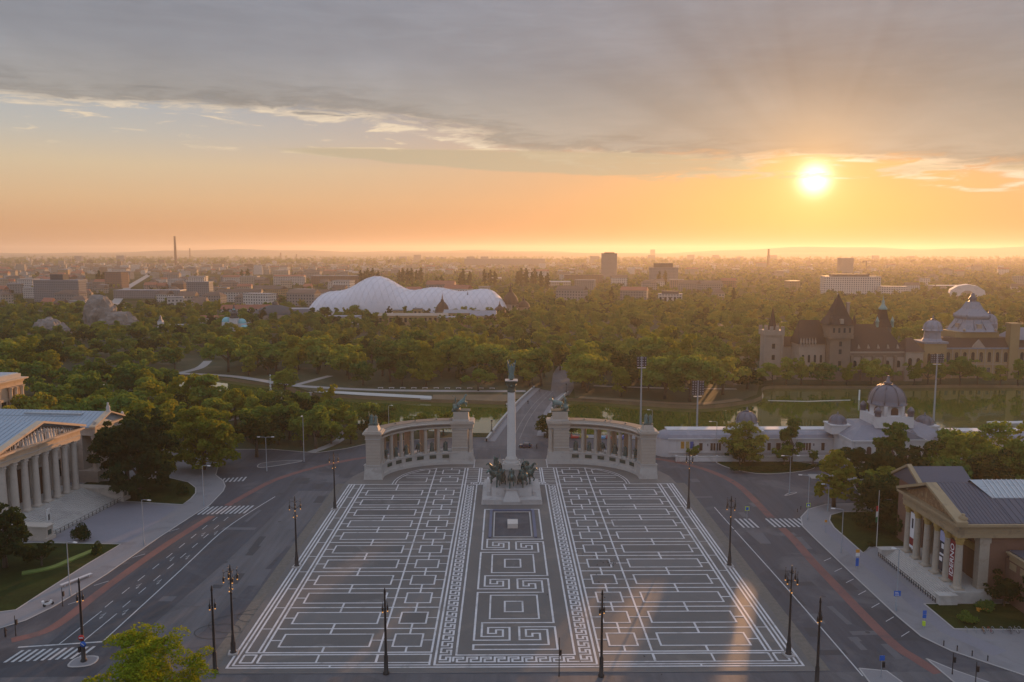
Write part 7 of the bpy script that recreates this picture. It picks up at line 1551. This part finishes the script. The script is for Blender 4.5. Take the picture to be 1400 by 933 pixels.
for x, y, lab in ((-86.2, 131.6, 'short traffic light on the kerb left of the cycle lane'), (68.4, 117.6, 'slim black traffic light on the near east island'), (70.4, 114.8, 'second black traffic light at the edge of the near east island'), (6.7, 117.5, 'thin dark pole with a signal box at the front of the square'), (-84.4, 143.0, 'thin black post beside the white motorbike')):
    t = thing('traffic_light', lab, 'traffic light', (x, y, .1)); hh = 6.4 if x in (6.7,) else 3.6; MB().lathe([(.12, 0), (.08, .6), (.06, hh)], 6).build('pole', M['iron'], t); MB().box(.06, .38, -.16, .16, hh * .55, hh * .55 + .9).build('signal_box', M['iron'], t)
# bollards and cycle stands
bol = MB().lathe([(.09, 0), (.09, .75), (.12, .8), (.06, .95)], 8).mesh('bollard', M['iron'])
for k, (x, y) in enumerate(((72.0, 126.6), (73.3, 124.9), (74.8, 123.2), (76.4, 121.6), (81.5, 116.6), (83.5, 115.2), (86, 113.8), (88.4, 112.5), (72.6, 195.6), (74.2, 197.6))): tag(link_mesh('bollard', bol, None, (x, y, .13)), 'short dark bollard in the row along the pavement kerb below the gallery' if k < 8 else 'short dark bollard at the pavement tip by the street tree', 'bollard', 'bollards below the gallery' if k < 8 else 'bollards at the pavement tip')
hoop = MB().tube([(0, -.4, 0), (0, -.4, .7), (0, -.25, .85), (0, .25, .85), (0, .4, .7), (0, .4, 0)], .04, 6).mesh('cycle_stand', M['steel'])
for k in range(9): tag(link_mesh('cycle_stand', hoop, None, (78.6 + k * 1.55, 131.5, .13)), 'steel hoop bicycle stand in the row before the dark hedge', 'bicycle stand', 'bicycle stands before the hedge')
def bicycle(x, y, rz, label, m):
    t = thing('bicycle', label, 'bicycle', (x, y, .13), rz)
    MB().tube([(-.5, 0, .34), (-.1, 0, .34), (.38, 0, .78), (-.22, 0, .78), (-.1, 0, .34)], .025, 5).tube([(-.5, 0, .34), (-.22, 0, .78)], .02, 5).tube([(.52, 0, .34), (.36, 0, .95)], .025, 5).build('frame', m, t)
    for xx in (-.5, .52): MB().lathe([(.31, -.02), (.34, -.02), (.34, .02), (.31, .02), (.31, -.02)], 16, top=False).xf(Matrix.Translation((xx, 0, .34)) @ Matrix.Rotation(pi / 2, 4, 'X')).build('wheel', M['tyre'], t)
    MB().tube([(.3, -.28, .98), (.36, 0, .96), (.3, .28, .98)], .02, 5).build('handlebar', M['iron'], t); MB().box(-.36, -.1, -.07, .07, .86, .92).build('saddle', M['iron'], t)
bicycle(81.4, 131.2, R(80), 'bicycle with orange frame at the cycle stands', M['orange']); bicycle(82.6, 131.3, R(100), 'red bicycle at the cycle stands', M['redpaint']); bicycle(86.0, 131.2, R(85), 'dark bicycle at the far end of the cycle stands', M['iron']); bicycle(87.2, 131.3, R(95), 'white bicycle at the far end of the cycle stands', M['whitepaint'])
bicycle(52.5, 243, R(5), 'bicycle parked before the terrace wall of the rink', M['redpaint']); bicycle(54.2, 243, R(12), 'dark bicycle parked before the terrace wall of the rink', M['iron'])
# vehicles
def car(x, y, rz, col, label):
    t = thing('car', label, 'car', (x, y, .06), rz); pm = mat('car_paint', col, .25, .03, 1., coat=.6, coords='obj')
    MB().extrude([(-2.15, .35), (-2.2, .75), (-1.9, .95), (-.9, 1.0), (.0, 1.02), (1.3, .95), (2.1, .78), (2.2, .4), (2.1, .3), (-2.1, .3)], 'y', -.88, .88).build('body', pm, t)
    MB().add([(-1.75, -.82, .96), (1.15, -.82, .96), (1.15, .82, .96), (-1.75, .82, .96), (-1.15, -.66, 1.45), (.35, -.66, 1.45), (.35, .66, 1.45), (-1.15, .66, 1.45)], [(0, 1, 5, 4), (1, 2, 6, 5), (2, 3, 7, 6), (3, 0, 4, 7)]).build('windows', M['glass'], t)
    MB().box(-1.2, .4, -.67, .67, 1.45, 1.5).build('roof', pm, t)
    for xx in (-1.35, 1.35):
        for yy in (-.9, .9): MB().lathe([(.33, -.1), (.33, .1)], 14).xf(Matrix.Translation((xx, yy, .33)) @ Matrix.Rotation(pi / 2, 4, 'X')).build('wheel', M['tyre'], t)
    for yy in (-.6, .6): MB().box(2.17, 2.22, yy - .18, yy + .18, .6, .75).build('headlight', M['whitepaint'], t)
    for yy in (-.65, .65): MB().box(-2.23, -2.18, yy - .15, yy + .15, .7, .85).build('tail_light', M['redpaint'], t)
car(5.2, 264, R(170), (.02, .03, .07), 'dark blue car driving past behind the tall column')
car(-174, 262, R(100), (.45, .45, .46), 'white car parked under trees in the park street by the museum'); car(-176, 276, R(100), (.10, .11, .13), 'dark car parked under trees in the park street by the museum')
def motorbike(x, y, rz, label):
    t = thing('motorbike', label, 'motorbike', (x, y, .13), rz)
    MB().extrude([(-.7, .45), (-.75, .75), (-.3, .8), (.1, .62), (.35, .6), (.55, 1.0), (.7, .95), (.62, .45), (.2, .3), (-.3, .3)], 'y', -.2, .2).build('body', M['whitepaint'], t); MB().box(-.75, .05, -.17, .17, .8, .92).build('saddle', M['iron'], t); MB().box(-1.05, -.7, -.25, .25, .8, 1.2).build('top_box', M['whitepaint'], t)
    for xx in (-.65, .72): MB().lathe([(.28, -.07), (.28, .07)], 12).xf(Matrix.Translation((xx, 0, .28)) @ Matrix.Rotation(pi / 2, 4, 'X')).build('wheel', M['tyre'], t)
    MB().tube([(.5, -.35, 1.15), (.58, 0, 1.05), (.5, .35, 1.15)], .03, 5).build('handlebar', M['iron'], t)
motorbike(-87.2, 143.2, R(50), 'white motorbike parked on the pavement by the lower lawn')
def person(x, y, z, rz, label, top, leg, h=1.74):
    t = thing('person', label, 'person', (x, y, z), rz); man_mb(h).build('body', mat('clothes_and_skin', top, .85, .1, 1., coords='obj'), t)
    MB().lathe([(.19, .0), (.17, .35), (.2, .62)], 8, (0, 0, .84), True, 0, .8, 1.1).build('jacket', mat('jacket', top, .85, .1, 1., coords='obj'), t)
    for s in (-1, 1): MB().tube([(0, s * .1, .9), (.02, s * .11, .5), (0, s * .11, .08)], [.12, .09, .075], 8).build('trouser_leg', mat('trousers', leg, .85, .1, 1., coords='obj'), t)
    MB().ball((0, 0, 1.66 * h / 1.8 + .02), .115, 8, 6).build('hair', mat('dark_hair', (.03, .02, .015), .7, .1, 1., coords='obj'), t)
    return t
person(8.2, 340, .2, R(-80), 'person in dark clothes walking on the road bridge footway', (.03, .03, .04), (.03, .03, .05)); person(14.6, 370, .2, R(80), 'person in grey walking at the far end of the road bridge', (.12, .12, .13), (.04, .04, .06)); person(13.4, 287, .2, R(60), 'person in black standing near the bridge parapet', (.02, .02, .02), (.03, .03, .04)); person(-87.6, 131, .13, R(0), 'person in dark clothes waiting by the west traffic lights', (.02, .02, .025), (.02, .02, .03))
person(8.9, 261.6, .06, R(180), 'cyclist in dark clothes standing astride a bicycle behind the column', (.03, .03, .03), (.02, .02, .03)); bicycle(8.9, 261.6, R(180), 'dark bicycle held by its rider behind the column', M['iron'])
# benches, boats, fountain, litter of small things
def bench(x, y, rz, label, m, w=2.2, group=None, low=False):
    t = thing('bench', label, 'bench', (x, y, .17), rz, group)
    MB().box(-w / 2, w / 2, -.35, .35, .4, .52).build('seat', m, t)
    for s in (-1, 1): MB().box(s * w * .4 - .1, s * w * .4 + .1, -.3, .3, 0, .4).build('leg', m, t)
bench(-87.8, 154.2, R(62), 'long white bench at the edge of the lower lawn', M['stucco'], 6.5); bench(86.2, 139.4, 0, 'small brown bench on the front lawn by the gallery', M['orange'], 2.0)
for k in range(11): bench(-62 + k * 5.4, 380.5 - k * .2, R(-2), 'white bench in the row along the lakeside promenade', M['stucco'], 2.6, 'white benches along the promenade')
for x, y, c, lab in ((23, 277.5, (.45, .03, .03), 'red'), (26.3, 277.8, (.55, .42, .03), 'yellow'), (32.5, 276.8, (.10, .32, .55), 'light blue'), (35.6, 276.4, (.45, .04, .03), 'second red'), (41.2, 276, (.03, .07, .40), 'dark blue')):
    t = thing('pedal_boat', lab + ' pedal boat drawn up on the shore behind the east colonnade', 'boat', (x, y, .1), R(5), 'pedal boats behind the east colonnade')
    m_ = mat('boat_shell', c, .35, .05, 1., coat=.4, coords='obj')
    for s in (-1, 1): MB().add([(-1.4, s * .6 - .3, .1), (1.0, s * .6 - .3, .0), (1.0, s * .6 + .3, 0), (-1.4, s * .6 + .3, .1), (-1.5, s * .6 - .3, .55), (1.1, s * .6 - .3, .5), (1.1, s * .6 + .3, .5), (-1.5, s * .6 + .3, .55), (1.7, s * .6, .6)], [(0, 1, 5, 4), (2, 3, 7, 6), (3, 0, 4, 7), (4, 5, 6, 7), (1, 8, 5), (2, 6, 8), (5, 8, 6)]).build('float', m_, t)
    MB().box(-1.2, .5, -.85, .85, .52, .7).box(-1.2, -.95, -.85, .85, .7, 1.25).build('seat', m_, t)
t = thing('rowing_boat', 'white rowing boat moored by the dry bank right of the willow', 'boat', (2, 345.5, -1.4), R(-15)); MB().add([(-3.4, -.7, .8), (2.6, -.8, .75), (4.2, 0, .95), (2.6, .8, .75), (-3.4, .7, .8), (-3.2, -.45, .1), (2.4, -.5, .1), (3.6, 0, .3), (2.4, .5, .1), (-3.2, .45, .1)], [(0, 1, 6, 5), (1, 2, 7, 6), (2, 3, 8, 7), (3, 4, 9, 8), (4, 0, 5, 9), (5, 6, 7, 8, 9)]).build('hull', M['stucco'], t)
for k in range(2): MB().box(-1.8 + k * 2.2, -1.4 + k * 2.2, -.7, .7, .5, .56).build('thwart', M['ochre'], t)
t = thing('floating_platform', 'long white floating platform on the lake right of the floodlight mast', 'platform', (197, 307, -1.48), R(2)); MB().box(-8, 8, -1.3, 1.3, 0, .6).build('deck', M['stucco'], t)
t = thing('boom', 'thin white floating boom across the lake before the castle', 'boom', (0, 0, 0)); MB().tube([(118, 356, -1.45), (135, 354, -1.45), (156, 357, -1.45)], .16, 5).build('float_line', M['whitepaint'], t); MB().lathe([(.4, -1.5), (.35, 3.2)], 8, (160, 357, 0)).build('end_post', M['whitepaint'], t)
sp = mat('fountain_spray', (.75, .75, .74), .6, .1, 1.); g = random.Random(4); mb = MB()
for k in range(260):
    z = g.random() ** .8 * 9; r = .25 + (9 - z) * .05; a = g.uniform(0, 6.3); q = .05 + .07 * g.random(); x, y = r * g.random() * cos(a), r * g.random() * sin(a); mb.add([(x - q, y, z - q * 2), (x + q, y, z), (x, y + q, z + q * 3), (x, y - q, z)], [(0, 1, 2), (0, 3, 1), (1, 3, 2)])
tag(mb.build('fountain_spray', sp, None, (-114, 377, -1.5)), kind='stuff')
t = thing('weir_railing', 'curved dark railing of the weir across the west arm of the lake', 'fence', (0, 0, 0)); W = smooth_line([(-93, 371), (-99, 360), (-107, 352), (-112, 342)], 4)
ribbon(W, 1.6, .12, 1.6).build('weir_deck', M['path'], t); MB().tube([(x, y, 1.1) for x, y in W], .06, 4).tube([(x, y, .6) for x, y in W], .05, 4).build('rail', M['iron'], t)
for x, y in W[::2]: MB().box(x - .06, x + .06, y - .06, y + .06, .1, 1.15).build('post', M['iron'], t)
# pigeons on the square
pg = MB().lathe([(.0, -.16), (.07, -.1), (.09, .02), (.05, .1), (.0, .14)], 6).xf(Matrix.Rotation(pi / 2, 4, 'Y')).ball((.14, 0, .08), .045, 5, 4).mesh('pigeon', mat('pigeon_grey', (.03, .03, .035), .7, .2, 2.))
for k in range(34):
    x, y = (g.gauss(15.5, 5), g.gauss(146, 13)) if k < 18 else (g.gauss(20.5, 1.6), g.gauss(162.5, .8))
    tag(link_mesh('pigeon', pg, None, (x, y, PZ + .12), g.uniform(0, 6.3)), 'dark pigeon on the east half of the square' if k < 18 else 'dark pigeon in the tight flock inside a long paving frame', 'pigeon', 'scattered pigeons on the square' if k < 18 else 'flock of pigeons in a paving frame')
# ------------------------------------------------------------------ morning haze over the plain
def haze():
    m = bpy.data.materials.new('morning_haze'); m.use_nodes = True; t = NT(m.node_tree); t.n.clear()
    out = t.new('ShaderNodeOutputMaterial'); v = t.new('ShaderNodeVolumePrincipled')
    v.inputs['Color'].default_value = (.79, .735, .66, 1); v.inputs['Density'].default_value = 9.5e-5; v.inputs['Anisotropy'].default_value = .47
    t.l.new(v.outputs[0], out.inputs['Volume'])
    o = MB().box(-19500, 19500, -2600, 15600, -3.6, 166).build('haze', m); tag(o, kind='stuff')
haze()
